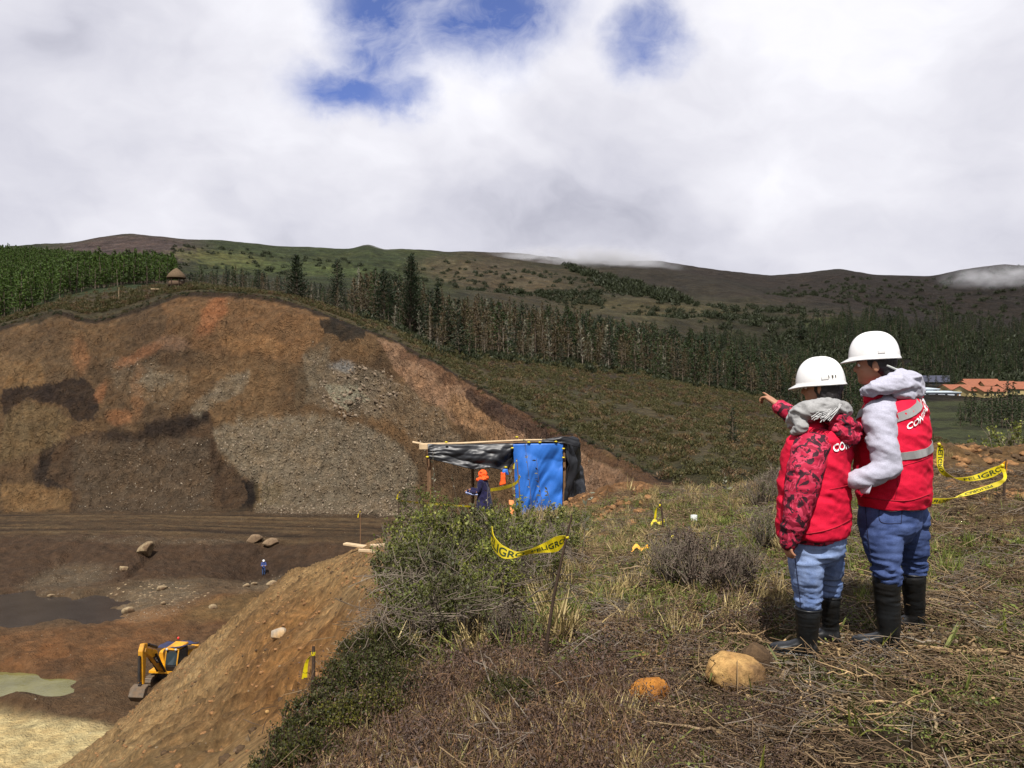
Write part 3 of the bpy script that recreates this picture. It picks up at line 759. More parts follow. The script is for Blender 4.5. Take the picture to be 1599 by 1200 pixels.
class Soup:
    def __init__(s): s.v = []; s.f = []; s.m = []; s.n = 0
    def quads(s, P, mi=0):
        """P (n,4,3)"""
        P = np.asarray(P, float); n = len(P)
        s.v.append(P.reshape(-1, 3)); s.f.append(np.arange(n * 4).reshape(n, 4) + s.n); s.m.append(np.full(n, mi)); s.n += n * 4
    def tube(s, pts, rad, sides=5, mi=0, cap=True):
        pts = np.asarray(pts, float); n = len(pts); rad = np.broadcast_to(np.asarray(rad, float), (n,))
        d = np.gradient(pts, axis=0); d /= np.linalg.norm(d, axis=1)[:, None] + 1e-9
        ref = np.where(np.abs(d[:, 2:3]) > 0.9, np.array([[1.0, 0, 0]]), np.array([[0, 0, 1.0]]))
        a = np.cross(d, ref); a /= np.linalg.norm(a, axis=1)[:, None] + 1e-9
        for i in range(1, n):
            if np.dot(a[i], a[i - 1]) < 0: a[i] = -a[i]
        b = np.cross(d, a)
        th = np.arange(sides) * 2 * np.pi / sides
        ring = pts[:, None] + rad[:, None, None] * (np.cos(th)[None, :, None] * a[:, None] + np.sin(th)[None, :, None] * b[:, None])
        idx = np.arange(n * sides).reshape(n, sides)
        q = np.stack([idx[:-1], np.roll(idx[:-1], -1, 1), np.roll(idx[1:], -1, 1), idx[1:]], -1).reshape(-1, 4)
        s.v.append(ring.reshape(-1, 3)); s.f.append(q + s.n); s.m.append(np.full(len(q), mi)); s.n += n * sides
        if cap and sides == 4 or cap and sides > 4:
            pass
    def mesh(s, name, mats, smooth=False):
        return tri_mesh(name, np.concatenate(s.v), np.concatenate(s.f), mats, np.concatenate(s.m), smooth)

def leaf_material(name, c1, c2, c3=None, rough=0.6, trans=0.25, nscale=3.0, spec=0.25):
    m, t, b = principled(name, rough, spec)
    oi = t.new('ShaderNodeObjectInfo'); geo = t.new('ShaderNodeNewGeometry')
    n = t.noise(t.new('ShaderNodeTexCoord').outputs['Object'], nscale, 3, 0.7)
    r = t.math('ADD', t.math('MULTIPLY', oi.outputs['Random'], 0.5), t.math('MULTIPLY', geo.outputs['Random Per Island'], 0.5))
    col = t.ramp(r, [(0.0, c1), (0.5, c2), (1.0, c3 or c1)])
    col = t.mix(1.0, col, t.ramp(n, [(0.3, 0.55), (0.7, 1.4)]), 'MULTIPLY')
    t.l.new(col, b.inputs['Base Color'])
    if trans > 0:
        tr = t.new('ShaderNodeBsdfTranslucent'); t.l.new(col, tr.inputs[0])
        mx = t.new('ShaderNodeMixShader'); mx.inputs[0].default_value = trans
        out = m.node_tree.nodes['Material Output']
        t.l.new(b.outputs[0], mx.inputs[1]); t.l.new(tr.outputs[0], mx.inputs[2]); t.l.new(mx.outputs[0], out.inputs[0])
    return m
M_BARK = leaf_material('bark', S(86, 72, 58), S(108, 96, 82), S(70, 58, 48), trans=0, rough=0.9)
M_DEADWOOD = leaf_material('dead_wood', S(150, 140, 126), S(124, 112, 98), S(172, 164, 150), trans=0, rough=0.9)
M_PINE = leaf_material('pine_needles', S(40, 54, 26), S(54, 70, 32), S(34, 46, 28), nscale=0.5)
M_PINE_DARK = leaf_material('dark_pine_needles', S(30, 42, 26), S(40, 54, 30), S(28, 36, 24), nscale=0.5)
M_BROWNED = leaf_material('browned_needles', S(98, 76, 54), S(74, 70, 44), S(116, 96, 72), nscale=0.5)
M_PLANT = leaf_material('plantation_needles', S(62, 84, 32), S(76, 98, 36), S(46, 62, 28), nscale=0.4)
M_GREY = leaf_material('lichen_grey_twigs', S(132, 130, 110), S(108, 110, 90), S(150, 146, 126), nscale=0.6, trans=0)

def conifer_meshes(name, seed, h, rad, foliage, bare=0.12, density=1.0, droop=0.25, up=0.0, leafsize=1.0, trunk_r=0.018, wood=None, ragged=0.25):
    """trunk and crown meshes of one conifer; the crown is a spray of needle clumps on whorled branches"""
    r = np.random.default_rng(seed)
    wood = wood or M_BARK
    tr = Soup()
    lean = r.normal(0, 0.015, 2)
    zs = np.linspace(-0.4, h, 7)
    tr.tube(np.stack([lean[0] * zs + 0.04 * np.sin(zs), lean[1] * zs, zs], 1), np.linspace(trunk_r * h, 0.004 * h, 7), 6)
    cr = Soup(); nb = int(h * 9 * density)
    for i in range(nb):
        f = (i + r.random()) / nb
        z = h * (bare + (1 - bare) * f ** 0.9)
        ft = (z / h - bare) / (1 - bare)
        L = rad * (1 - ft) ** 0.75 * (1 + ragged * r.normal()) + 0.05 * rad
        if L < 0.05: continue
        a = r.random() * 6.283
        slope = up - droop * r.random() + 0.25 * ft
        d = np.array([math.cos(a), math.sin(a), slope]); d /= np.linalg.norm(d)
        base = np.array([lean[0] * z, lean[1] * z, z])
        tip = base + d * L + np.array([0, 0, 0.18 * L * r.random()])
        if i % 2 == 0: tr.tube([base, (base + tip) / 2 + [0, 0, 0.03 * L], tip], [0.012 * L + 0.01, 0.008 * L + 0.006, 0.004], 3)
        nc = max(2, int(3.2 * L / leafsize + 1))
        for k in range(nc):
            g = 0.25 + 0.75 * (k + r.random()) / nc
            c = base + (tip - base) * g + r.normal(0, 0.05 * rad, 3)
            s = leafsize * (0.34 + 0.25 * r.random()) * (1.15 - 0.5 * g)
            dd = d + r.normal(0, 0.45, 3) + np.array([0, 0, 0.25]); dd /= np.linalg.norm(dd)
            sd_ = np.cross(dd, r.normal(0, 1, 3)); sd_ /= np.linalg.norm(sd_) + 1e-9
            cr.quads([[c - dd * s * 0.5, c + sd_ * s * 0.28, c + dd * s * 0.75, c - sd_ * s * 0.28]])
    return tr.mesh(name + '_trunk', wood), cr.mesh(name + '_crown', foliage)
def dead_meshes(name, seed, h, rad, foliage, dens=1.0):
    """bare grey trunk with thin dead branches and some browned twig sprays"""
    r = np.random.default_rng(seed)
    tr = Soup(); zs = np.linspace(-0.3, h, 7); lx, ly = r.normal(0, 0.03, 2)
    tr.tube(np.stack([lx * zs + 0.06 * np.sin(zs * 1.3), ly * zs, zs], 1), np.linspace(0.013 * h, 0.03, 7), 5)
    cr = Soup()
    for i in range(int(h * 6 * dens)):
        z = h * (0.12 + 0.88 * r.random()); ft = z / h
        L = rad * (1.1 - ft) * (0.5 + 0.8 * r.random()); a = r.random() * 6.283
        b0 = np.array([lx * z, ly * z, z]); d = np.array([math.cos(a), math.sin(a), 0.1 + 0.9 * r.random()]); d /= np.linalg.norm(d)
        tip = b0 + d * L
        tr.tube([b0, tip], [0.03, 0.012], 3)
        for k in range(3):
            c = b0 + (tip - b0) * (0.4 + 0.6 * r.random()); s = 0.25 + 0.35 * r.random()
            dd = d + r.normal(0, 0.5, 3) + [0, 0, 0.4]; dd /= np.linalg.norm(dd)
            sd_ = np.cross(dd, r.normal(0, 1, 3)); sd_ /= np.linalg.norm(sd_)
            cr.quads([[c - dd * s * 0.5, c + sd_ * s * 0.16, c + dd * s * 0.8, c - sd_ * s * 0.16]])
    return tr.mesh(name + '_trunk', M_DEADWOOD), cr.mesh(name + '_crown', foliage)
def joined(trunk, crown):
    """one mesh with both materials, for masses of trees"""
    V, Fc, mi, mats = [], [], [], []
    n = 0
    for k, me in enumerate((trunk, crown)):
        v = np.empty(len(me.vertices) * 3, np.float32); me.vertices.foreach_get('co', v)
        f = np.empty(len(me.loops), np.int32); me.loops.foreach_get('vertex_index', f)
        V.append(v.reshape(-1, 3)); Fc.append(f.reshape(-1, 4) + n); mi.append(np.full(len(f) // 4, k)); mats.append(me.materials[0]); n += len(v) // 3
    return tri_mesh(crown.name + '_mass', np.concatenate(V), np.concatenate(Fc), mats, np.concatenate(mi))

GREEN = [conifer_meshes('green_conifer', 100 + i, 9 + i % 3, 2.3, [M_PINE, M_PINE_DARK][i % 2], density=1.35, bare=0.04, ragged=0.4) for i in range(4)]
BROWN = [conifer_meshes('brown_conifer', 120 + i, 8 + i % 3, 1.3, M_BROWNED, density=1.0, bare=0.2, ragged=0.45, up=0.2) for i in range(4)]
DEAD = [dead_meshes('dead_tree', 140 + i, 7 + i % 3, 1.3, [M_GREY, M_BROWNED][i % 2], 1.3) for i in range(4)]
PLANT = [conifer_meshes('plantation_pine', 160 + i, 10 + i % 2, 1.8, M_PLANT, density=0.8, leafsize=1.5, bare=0.15) for i in range(3)]

def tree_thing(name, meshes, loc, rz, s, label, group=None, cat='tree'):
    e = empty(name, loc, rz, label, cat, group)
    e.scale = (s, s, s * 1.0)
    obj_from_mesh('trunk', meshes[0], e); obj_from_mesh('crown', meshes[1], e)
    return e
# single trees that stand out on the crest
def single(px, py_base, py_top, Y, seed, foliage, rad, label, **kw):
    p = gpos(px, Y); h = (py_base - py_top) / F_PX * Y
    p.z = -(py_base - HY) / F_PX * Y - 0.3 if abs(p.z + (py_base - HY) / F_PX * Y) < 1.5 else p.z
    ms = conifer_meshes('crest_conifer', seed, h, rad, foliage, **kw)
    return tree_thing('conifer', ms, p, seed * 1.7, 1.0, label)
single(464, 474, 396, 157, 1, M_PINE_DARK, 3.4, 'dark ragged conifer standing alone on the rim left of the others', density=3.2, leafsize=0.9, up=0.35, droop=.1, bare=.02)
single(527, 480, 403, 170, 2, M_PINE_DARK, 2.8, 'narrow leaning conifer with a thin bent top on the crest', density=2.6, leafsize=0.8)
single(366, 458, 415, 170, 3, M_PINE, 1.4, 'small green conifer alone on the crest between hut and dark conifer', density=1.8, leafsize=0.8, bare=.05)
single(600, 508, 418, 165, 4, M_PINE_DARK, 3.4, 'broad dark conifer on the crest left of the tallest one', density=2.8, leafsize=0.9)
single(640, 520, 396, 165, 5, M_PINE_DARK, 4.2, 'tallest ragged conifer with upswept branches and a dark tip', density=2.8, leafsize=0.9, up=0.55, droop=.1)
single(683, 530, 443, 168, 6, M_PINE_DARK, 2.2, 'slim dark conifer right of the tallest one', density=2.6)
single(553, 485, 433, 168, 7, M_BROWNED, 1.6, 'short brown conifer between the leaning and the broad conifer', density=1.6)
single(300, 446, 425, 180, 8, M_PINE_DARK, 2.0, 'low dark tree just behind the thatched hut', density=2.0, bare=.0)
single(282, 442, 414, 230, 9, M_PINE_DARK, 2.0, 'conifer tip rising behind the thatched hut roof', density=2.0, bare=.0)
single(1250, 485, 456, 620, 10, M_PINE_DARK, 6.0, 'round dark tree on the ridge above the bright green clearing', density=1.2, leafsize=2.5, bare=.0)
single(1144, 715, 660, 95, 11, M_PINE_DARK, 0.9, 'thin dark young conifer alone in the hillside scrub', density=3.0, leafsize=0.5, bare=.0)
single(1390, 497, 462, 700, 12, M_PINE_DARK, 4.0, 'dark pine among the far stand left of the helmet of the taller person', density=1.2, leafsize=2.2, bare=.0)

# the stand of dead, browned and green conifers on the hillside
r_ = np.random.default_rng(5)
def lower_edge(px):   # distance at which the stand begins
    px = np.asarray(px, float)
    return np.interp(px, [560, 640, 700, 760, 800, 900, 1000, 1100, 1200, 1300, 1420], [163, 152, 146, 160, 172, 185, 195, 205, 215, 232, 255]) + 11 * fbm(px * .025, px * 0, 4, gain=.7, seed=8)
def stand_pts(n, p0, p1, depth0, depth1):
    u = r_.uniform(p0, p1, n); Y = lower_edge(u) + depth0 + (depth1 - depth0) * r_.random(n) ** 1.0
    return u, Y
u1, Y1 = stand_pts(285, 570, 1330, 0, 42)
for k in range(len(u1)):
    g = r_.random(); px, Y = u1[k], Y1[k]
    wgreen = 0.14 + 0.45 * smoothstep(900, 1120, px)
    p = gpos(px, Y); s = 0.55 + 0.75 * r_.random() ** 1.3
    if px < 720: s *= 0.85
    if g < wgreen: tree_thing('green_conifer', GREEN[k % 4], p, r_.random() * 6, s, 'living dark green conifer in the mixed stand on the hillside', 'green conifers of the hillside stand')
    elif g < wgreen + 0.4: tree_thing('browned_conifer', BROWN[k % 4], p, r_.random() * 6, s * 0.95, 'dying conifer with browned needles in the hillside stand', 'browned conifers of the hillside stand')
    else: tree_thing('dead_conifer', DEAD[k % 4], p, r_.random() * 6, s * 1.0, 'bare grey dead conifer at the front of the hillside stand', 'dead conifers of the hillside stand')
def mass(name, u, Y, srcs, s0, s1, label):
    z = ground_arr(u, Y); n = len(u)
    P = np.stack([(u - CX) / F_PX * Y, Y, z - 0.2], 1)
    rot = np.stack([r_.normal(0, 0.03, n), r_.normal(0, 0.03, n), r_.uniform(0, 6.283, n)], 1)
    return scatter(name, P, rot, r_.uniform(s0, s1, n), srcs, label)
MG = [joined(*m) for m in GREEN]; MB_ = [joined(*m) for m in BROWN]; MD = [joined(*m) for m in DEAD]; MP = [joined(*m) for m in PLANT]
u, Y = stand_pts(1500, 560, 1080, 16, 120)
kk = fbm(u * .02, Y * .03, 3, seed=4) > -.35; u, Y = u[kk], Y[kk]
mass('browned_wood', u, Y, MB_ + MD + MB_ + MG[1:3], 0.45, 1.2, 'browned and dead conifers filling the left part of the hillside stand')
u, Y = stand_pts(1700, 880, 1420, 22, 150)
mass('conifer_wood', u, Y, MG + MG + MB_ + MD[:1], 0.5, 1.3, 'mixed wood of browned and green conifers behind the front of the hillside stand')
u = r_.uniform(300, 620, 420); Y = r_.uniform(162, 235, 420) + np.interp(u, [300, 620], [10, 0])
kk = r_.random(420) < np.interp(u, [300, 420, 620], [0.25, 0.6, 1]); u, Y = u[kk], Y[kk]
mass('crest_thicket', u, Y, [MG[0], MB_[1], MD[0], MD[1], MG[1]], 0.25, 0.6, 'low thicket of young conifers and dead trunks along the crest')
u = r_.uniform(-150, 275, 3600); Y = 160 + 290 * r_.random(3600) ** 0.9
edgeY = np.interp(u, [-150, 0, 110, 200, 270], [160, 162, 178, 192, 215]); kk = Y > edgeY; u, Y = u[kk], Y[kk]
mass('pine_plantation', u, Y, MP, 0.55, 0.9, 'dense bright green young pine plantation on the left slope')
# dark woods across the valley at the right
def wood(name, cpx, cY, rx, ry, n, s0, s1, label, srcs=None):
    a = r_.uniform(0, 6.283, n); q = np.sqrt(r_.random(n))
    u = cpx + rx * q * np.cos(a); Y = cY + ry * q * np.sin(a)
    mass(name, u, Y, srcs or MG, s0, s1, label)
wood('valley_wood', 1340, 640, 85, 90, 170, 0.9, 1.7, 'dark pine wood on the slope across the valley')
wood('valley_wood', 1560, 600, 150, 110, 240, 0.9, 1.7, 'dark wood climbing the valley side at the right edge')
wood('valley_wood', 1500, 800, 190, 90, 150, 1.0, 2.2, 'upper belt of dark trees on the right hand hill')
wood('valley_wood', 1180, 470, 90, 90, 110, 0.6, 1.2, 'scattered dark pines above the stand beyond the pointing hand')
wood('valley_wood', 1540, 400, 130, 26, 130, 0.5, 0.9, 'line of trees behind the orange roofed houses')

# hillside scrub
M_SCRUB = leaf_material('scrub_leaves', S(88, 82, 48), S(70, 72, 40), S(112, 92, 58), trans=0.15, nscale=1.0)
M_SCRUB2 = leaf_material('dry_scrub_leaves', S(122, 104, 68), S(98, 76, 52), S(76, 60, 44), trans=0.1, nscale=1.0)
def scrub_mesh(name, seed, n, mat, s=0.2, flat=0.55):
    r = np.random.default_rng(seed); so = Soup()
    d = r.normal(0, 1, (n, 3)); d[:, 2] = np.abs(d[:, 2]); d /= np.linalg.norm(d, axis=1)[:, None]
    q = r.random(n) ** 0.4
    c = d * q[:, None] * np.array([0.62, 0.62, flat])
    up = d + r.normal(0, 0.4, (n, 3)) + [0, 0, 0.5]; up /= np.linalg.norm(up, axis=1)[:, None]
    sd_ = np.cross(up, r.normal(0, 1, (n, 3))); sd_ /= np.linalg.norm(sd_, axis=1)[:, None]
    L = (s * (0.6 + 0.8 * r.random(n)))[:, None]
    so.quads(np.stack([c - up * L * 0.4, c + sd_ * L * 0.22, c + up * L * 0.8, c - sd_ * L * 0.22], 1))
    return so.mesh(name, mat)
SCRUB = [scrub_mesh('scrub_clump', 200 + i, 90, [M_SCRUB, M_SCRUB, M_SCRUB2][i % 3]) for i in range(5)]
n = 15000
Y = 58 + 175 * r_.random(n) ** 0.8
u = r_.uniform(560, 1480, n)
rimY = np.interp(u, [0, 455, 545, 600, 700, 800, 900, 960, 1030, 1100], [151, 150, 142, 136, 123, 107, 93, 85, 73, 58])
kk = (Y > rimY + 1.0) & (Y < np.interp(u, [560, 1330, 1480], [200, 235, 160]))
kk &= fbm((u - CX) / F_PX * Y * 0.09, Y * 0.09, 3, seed=3) > r_.uniform(-0.7, 0.05, n)
u, Y = u[kk], Y[kk]
z = ground_arr(u, Y); n = len(u)
scatter('hillside_scrub', np.stack([(u - CX) / F_PX * Y, Y, z], 1), np.stack([r_.normal(0, .15, n), r_.normal(0, .15, n), r_.uniform(0, 6.3, n)], 1),
        r_.uniform(0.5, 1.35, n), SCRUB, 'low olive and brown scrub covering the hillside below the stand')
# scrub along the rim of the excavation and on the crest
n = 1700
u = r_.uniform(-60, 560, n); Y = np.interp(u, [0, 455, 545, 600], [152, 151.5, 144, 138]) + r_.exponential(6, n) + 0.6
z = ground_arr(u, Y)
scatter('rim_scrub', np.stack([(u - CX) / F_PX * Y, Y, z], 1), np.stack([u * 0, u * 0, r_.uniform(0, 6.3, n)], 1), r_.uniform(0.5, 1.3, n), SCRUB, 'dark scrub and turf along the rim of the excavation')
n = 3000
u = r_.uniform(1060, 1720, n); Y = r_.uniform(26, 150, n); kk = (u > 1380) | (Y < 60); u, Y = u[kk], Y[kk]; n = len(u); z = ground_arr(u, Y)
scatter('valley_scrub', np.stack([(u - CX) / F_PX * Y, Y, z], 1), np.stack([u * 0, u * 0, r_.uniform(0, 6.3, n)], 1), r_.uniform(0.5, 1.5, n), SCRUB, 'scrub on the low slope right behind the hilltop')

def bushes(name, cpx, cY, rx, ry, n, s0, s1, label, rot=0.0):
    a = r_.uniform(0, 6.283, n); q = np.sqrt(r_.random(n))
    e = rx * q * np.cos(a); u = cpx + e; Y = cY + ry * q * np.sin(a) + rot * e
    mass(name, u, Y, SCRUB_DARK, s0, s1, label)
M_SCRUB3 = leaf_material('dark_scrub_leaves', S(44, 52, 32), S(54, 60, 36), S(38, 44, 28), trans=0.1, nscale=1.0)
SCRUB_DARK = [scrub_mesh('dark_clump', 240 + i, 110, M_SCRUB3, s=0.25, flat=0.7) for i in range(3)]
bushes('gully_bushes', 1010, 1050, 70, 60, 160, 6, 16, 'dark bushes in the gully of the middle hill', rot=-2.0)
bushes('gully_bushes', 940, 1180, 60, 70, 110, 6, 16, 'line of dark bushes running down the middle hill', rot=-4.0)
bushes('gully_bushes', 860, 900, 90, 60, 60, 4, 10, 'dark bushes at the foot of the brown hill')
bushes('gully_bushes', 1290, 560, 110, 100, 240, 3, 9, 'dark bushes around the bright green clearing')
bushes('gully_bushes', 1150, 780, 170, 160, 220, 3, 9, 'low bushes dotted over the middle slope')
bushes('gully_bushes', 1480, 600, 220, 200, 700, 4, 10, 'dense dark bushes of the right hand valley side')
bushes('gully_bushes', 420, 900, 260, 300, 200, 3, 8, 'bush clumps on the green hill at the left')
bushes('gully_bushes', 1450, 1300, 260, 300, 400, 3, 9, 'heath bushes on the far right hills')
bushes('gully_bushes', 800, 1000, 200, 250, 350, 3, 7, 'heath bushes on the brown middle hill')

u = r_.uniform(560, 1400, 2600); Y = lower_edge(u) - 6 + 60 * r_.random(2600)
mass('stand_understory', u, Y, SCRUB_DARK + SCRUB[:2], 1.0, 2.6, 'dark undergrowth at the foot of the hillside stand')
# mist lying on the ridge
def mist(px, py, Y, rx, rz, ry, dens, label):
    m = bpy.data.materials.new('mist'); m.use_nodes = True; t = NT(m.node_tree); t.n.remove(t.n['Principled BSDF'])
    v = t.new('ShaderNodeTexCoord').outputs['Object']
    pv = t.new('ShaderNodeVolumePrincipled'); pv.inputs['Color'].default_value = (.97, .97, 1, 1); pv.inputs['Anisotropy'].default_value = 0.2
    n = t.noise(t.mapping(v, (3.2, 1.5, 0.9)), 1.6, 4, .6, dist=.4)
    ln = t.vmath('LENGTH', v, out=1)
    d = t.math('MULTIPLY', t.maprange(n, .38, .62), t.maprange(ln, .1, 1.0, 1.0, 0.0, smooth=True))
    t.l.new(t.math('MULTIPLY', d, dens), pv.inputs['Density']); t.l.new(pv.outputs[0], t.n['Material Output'].inputs['Volume'])
    bm = bmesh.new(); bmesh.ops.create_icosphere(bm, subdivisions=4, radius=1.0); me = bpy.data.meshes.new('mist'); bm.to_mesh(me); bm.free(); me.materials.append(m)
    o = obj_from_mesh('mist', me); o.location = ((px - CX) / F_PX * Y, Y, -(py - HY) / F_PX * Y); o.scale = (rx / F_PX * Y, ry, rz / F_PX * Y); tag(o, label, kind='stuff')
mist(900, 416, 1560, 190, 36, 130, .040, 'drifting mist on the ridge right of the centre')
mist(1560, 432, 1250, 100, 22, 100, .018, 'thin mist over the right hand hilltop')
mist(580, 396, 1400, 60, 12, 80, .012, 'faint mist on the small peak left of centre')

u = r_.uniform(-40, 1020, 800); Y = np.interp(u, [0, 455, 545, 600, 700, 800, 900, 960, 1030], [150.3, 149.5, 141.5, 135.5, 122.4, 106.4, 92.3, 84.3, 72.3]) + r_.normal(0, .7, 800)
mass('rim_roots', u, Y, SCRUB[2:] + SCRUB_DARK[:1], 0.25, 0.8, 'ragged turf and roots hanging over the rim of the excavation')

# ------------------------------------------------------------------ hilltop cover
def poly_mask(u, py, poly):
    ins = np.zeros(len(u), bool); n = len(poly)
    for i in range(n):
        x1, y1 = poly[i]; x2, y2 = poly[(i + 1) % n]
        if y1 == y2: continue
        ins ^= ((y1 > py) != (y2 > py)) & (u < (x2 - x1) * (py - y1) / (y2 - y1) + x1)
    return ins
def region_points(poly, n, seed, Y0=2.6, Y1=24.0, clump=0.0, cs=1.2):
    """n points spread evenly over the ground inside a frame polygon"""
    r = np.random.default_rng(seed); out = []
    while sum(len(o) for o in out) < n:
        Y = np.sqrt(r.uniform(Y0 ** 2, Y1 ** 2, 20000)); u = r.uniform(min(p[0] for p in poly), max(p[0] for p in poly), 20000)
        z = ground_arr(u, Y); py = HY - z / Y * F_PX
        k = poly_mask(u, py, poly)
        x = (u - CX) / F_PX * Y
        if clump > 0: k &= (fbm(x * cs, Y * cs, 3, seed=seed) * 0.5 + 0.5) > r.uniform(0, 1, 20000) * clump + (1 - clump) * 0.0
        out.append(np.stack([x, Y, z], 1)[k])
        if len(out) > 60: break
    return np.concatenate(out)[:n]
def cover(name, poly, n, seed, meshes, s0, s1, label, tilt=0.12, clump=0.6, cs=1.2, dz=0.0, Y1=24.0, keep=None):
    P = region_points(poly, n, seed, clump=clump, cs=cs, Y1=Y1)
    if keep is not None: P = P[keep(P)]
    r = np.random.default_rng(seed + 1); m = len(P)
    P = P + [0, 0, dz]
    rot = np.stack([r.normal(0, tilt, m), r.normal(0, tilt, m), r.uniform(0, 6.283, m)], 1)
    return scatter(name, P, rot, r.uniform(s0, s1, m), meshes, label)
M_STRAW = leaf_material('dry_straw', S(184, 164, 112), S(150, 130, 84), S(206, 188, 136), trans=0.2, nscale=8)
M_GRASS = leaf_material('green_grass', S(96, 108, 48), S(122, 130, 60), S(78, 90, 42), trans=0.3, nscale=8)
M_LITTER = leaf_material('plant_litter', S(112, 92, 64), S(78, 60, 44), S(150, 128, 92), trans=0.0, nscale=8)
M_LITTER2 = leaf_material('pale_litter', S(150, 130, 98), S(116, 92, 66), S(176, 158, 122), trans=0.0, nscale=8)
M_TWIG = leaf_material('grey_twigs', S(128, 116, 102), S(98, 86, 74), S(150, 140, 124), trans=0.0, nscale=8, rough=0.85)
M_REDDISH = leaf_material('reddish_fern', S(124, 92, 70), S(80, 64, 52), S(146, 112, 72), trans=0.15, nscale=8)
M_LEAF = leaf_material('shrub_leaves', S(116, 124, 54), S(86, 94, 42), S(162, 164, 74), trans=0.25, nscale=3, rough=0.55, spec=0.25)
M_LEAF2 = leaf_material('dark_shrub_leaves', S(66, 70, 40), S(86, 88, 44), S(50, 54, 34), trans=0.2, nscale=3, rough=0.55, spec=0.25)
M_CUSHION = leaf_material('cushion_leaves', S(76, 78, 30), S(52, 56, 26), S(112, 108, 34), trans=0.2, nscale=6)
M_PURPLE = leaf_material('dark_heather', S(70, 56, 52), S(88, 70, 60), S(54, 44, 42), trans=0.05, nscale=6)

def tuft(name, seed, nb, h, spread, mat, w=0.0035, droop=0.5, base=0.03):
    r = np.random.default_rng(seed); so = Soup()
    for i in range(nb):
        a = r.random() * 6.283; L = h * (0.5 + 0.6 * r.random()); o = r.normal(0, base, 2)
        dirx = np.array([math.cos(a), math.sin(a), 0.0]); sp = spread * r.random()
        pts = []
        for t in (0, 0.35, 0.7, 1.0):
            pts.append(np.array([o[0], o[1], 0]) + dirx * sp * L * t ** 1.4 + np.array([0, 0, L * (t - droop * sp * t * t)]))
        side = np.array([-dirx[1], dirx[0], 0]) * 1.0; ww = w * (0.7 + 0.6 * r.random())
        W = [ww, ww * 0.9, ww * 0.6, ww * 0.1]
        for k in range(3):
            so.quads([[pts[k] - side * W[k], pts[k] + side * W[k], pts[k + 1] + side * W[k + 1], pts[k + 1] - side * W[k + 1]]])
    return so.mesh(name, mat)
def litter(name, seed, n, rad, mat, L=0.07, th=0.0022, lift=0.018):
    r = np.random.default_rng(seed); so = Soup()
    for i in range(n):
        c = np.array([*r.normal(0, rad * 0.5, 2), abs(r.normal(0, lift))]); a = r.random() * 6.283
        d = np.array([math.cos(a), math.sin(a), r.normal(0, 0.25)]); l = L * (0.3 + r.random() ** 2 * 1.5)
        bend = np.array([-d[1], d[0], r.normal(0, .4)]) * l * r.normal(0, 0.15)
        so.tube([c - d * l, c + bend, c + d * l], [th, th * 0.9, th * 0.4], 3)
    return so.mesh(name, mat)
def rosette(name, seed, n, rad, mat, L=0.022, h=0.05, wfac=0.35):
    r = np.random.default_rng(seed)
    c = np.stack([r.normal(0, rad * 0.5, n), r.normal(0, rad * 0.5, n), np.abs(r.normal(0, h, n))], 1)
    up = r.normal(0, 1, (n, 3)); up[:, 2] = np.abs(up[:, 2]) * 0.7; up /= np.linalg.norm(up, axis=1)[:, None]
    sd_ = np.cross(up, r.normal(0, 1, (n, 3))); sd_ /= np.linalg.norm(sd_, axis=1)[:, None]
    l = (L * (0.6 + 0.8 * r.random(n)))[:, None]; so = Soup()
    so.quads(np.stack([c - up * l * 0.5, c + sd_ * l * wfac, c + up * l * 0.5, c - sd_ * l * wfac], 1))
    return so.mesh(name, mat)
TOP = [(640, 812), (700, 818), (800, 815), (900, 800), (960, 770), (1030, 765), (1200, 752), (1450, 735), (1700, 735), (1700, 1330), (380, 1330), (470, 1190), (540, 1060), (600, 960), (612, 880)]
STRAWS = [tuft('straw_tuft', 300 + i, 34, 0.20, 0.9, M_STRAW, droop=0.45) for i in range(3)]
GRASSES = [tuft('grass_tuft', 310 + i, 30, 0.15, 0.8, M_GRASS, droop=0.4) for i in range(3)]
LITTERS = [litter('litter_patch', 320 + i, 60, 0.2, [M_LITTER, M_LITTER2, M_LITTER, M_TWIG][i]) for i in range(4)]
ROSE = [rosette('leafy_patch', 330 + i, 130, 0.16, [M_GRASS, M_LEAF2, M_GRASS][i], h=0.02, L=0.018) for i in range(3)]
HEATH = [tuft('reddish_tuft', 340 + i, 46, 0.085, 1.1, M_REDDISH, w=0.0018, droop=0.35, base=0.07) for i in range(3)]
HEATHER = [rosette('heather_patch', 350 + i, 260, 0.16, [M_PURPLE, M_REDDISH][i % 2], h=0.06, L=0.014, wfac=0.2) for i in range(2)]
CRUMB = [rosette('soil_crumb_patch', 360 + i, 120, 0.2, M_LITTER, h=0.008, L=0.016, wfac=0.45) for i in range(2)]
cover('ground_litter', TOP, 6000, 401, LITTERS, 0.6, 1.5, 'dry stems and twigs strewn over the hilltop soil', tilt=0.08, clump=0.3)
cover('soil_crumbs', TOP, 2600, 402, CRUMB, 0.6, 1.5, 'crumbs of soil and leaf bits on the hilltop', tilt=0.08, clump=0.2)
cover('low_herbs', [(860, 800), (1030, 770), (1220, 770), (1700, 830), (1700, 960), (1450, 960), (1180, 1000), (880, 1060), (860, 900)], 2300, 403, ROSE, 0.6, 1.5, 'small green herbs among the litter', clump=0.8)
cover('sparse_herbs', [(900, 1000), (1700, 950), (1700, 1300), (900, 1300)], 220, 404, ROSE, 0.4, 0.9, 'few green leaves on the bare litter', clump=0.8)
cover('straw_grass', [(850, 830), (960, 780), (1030, 768), (1230, 762), (1240, 960), (1100, 1000), (860, 1010), (820, 930)], 1300, 405, STRAWS + GRASSES[:1], 0.4, 1.05, 'dry straw coloured grass in the middle of the hilltop', tilt=0.25, clump=0.9)
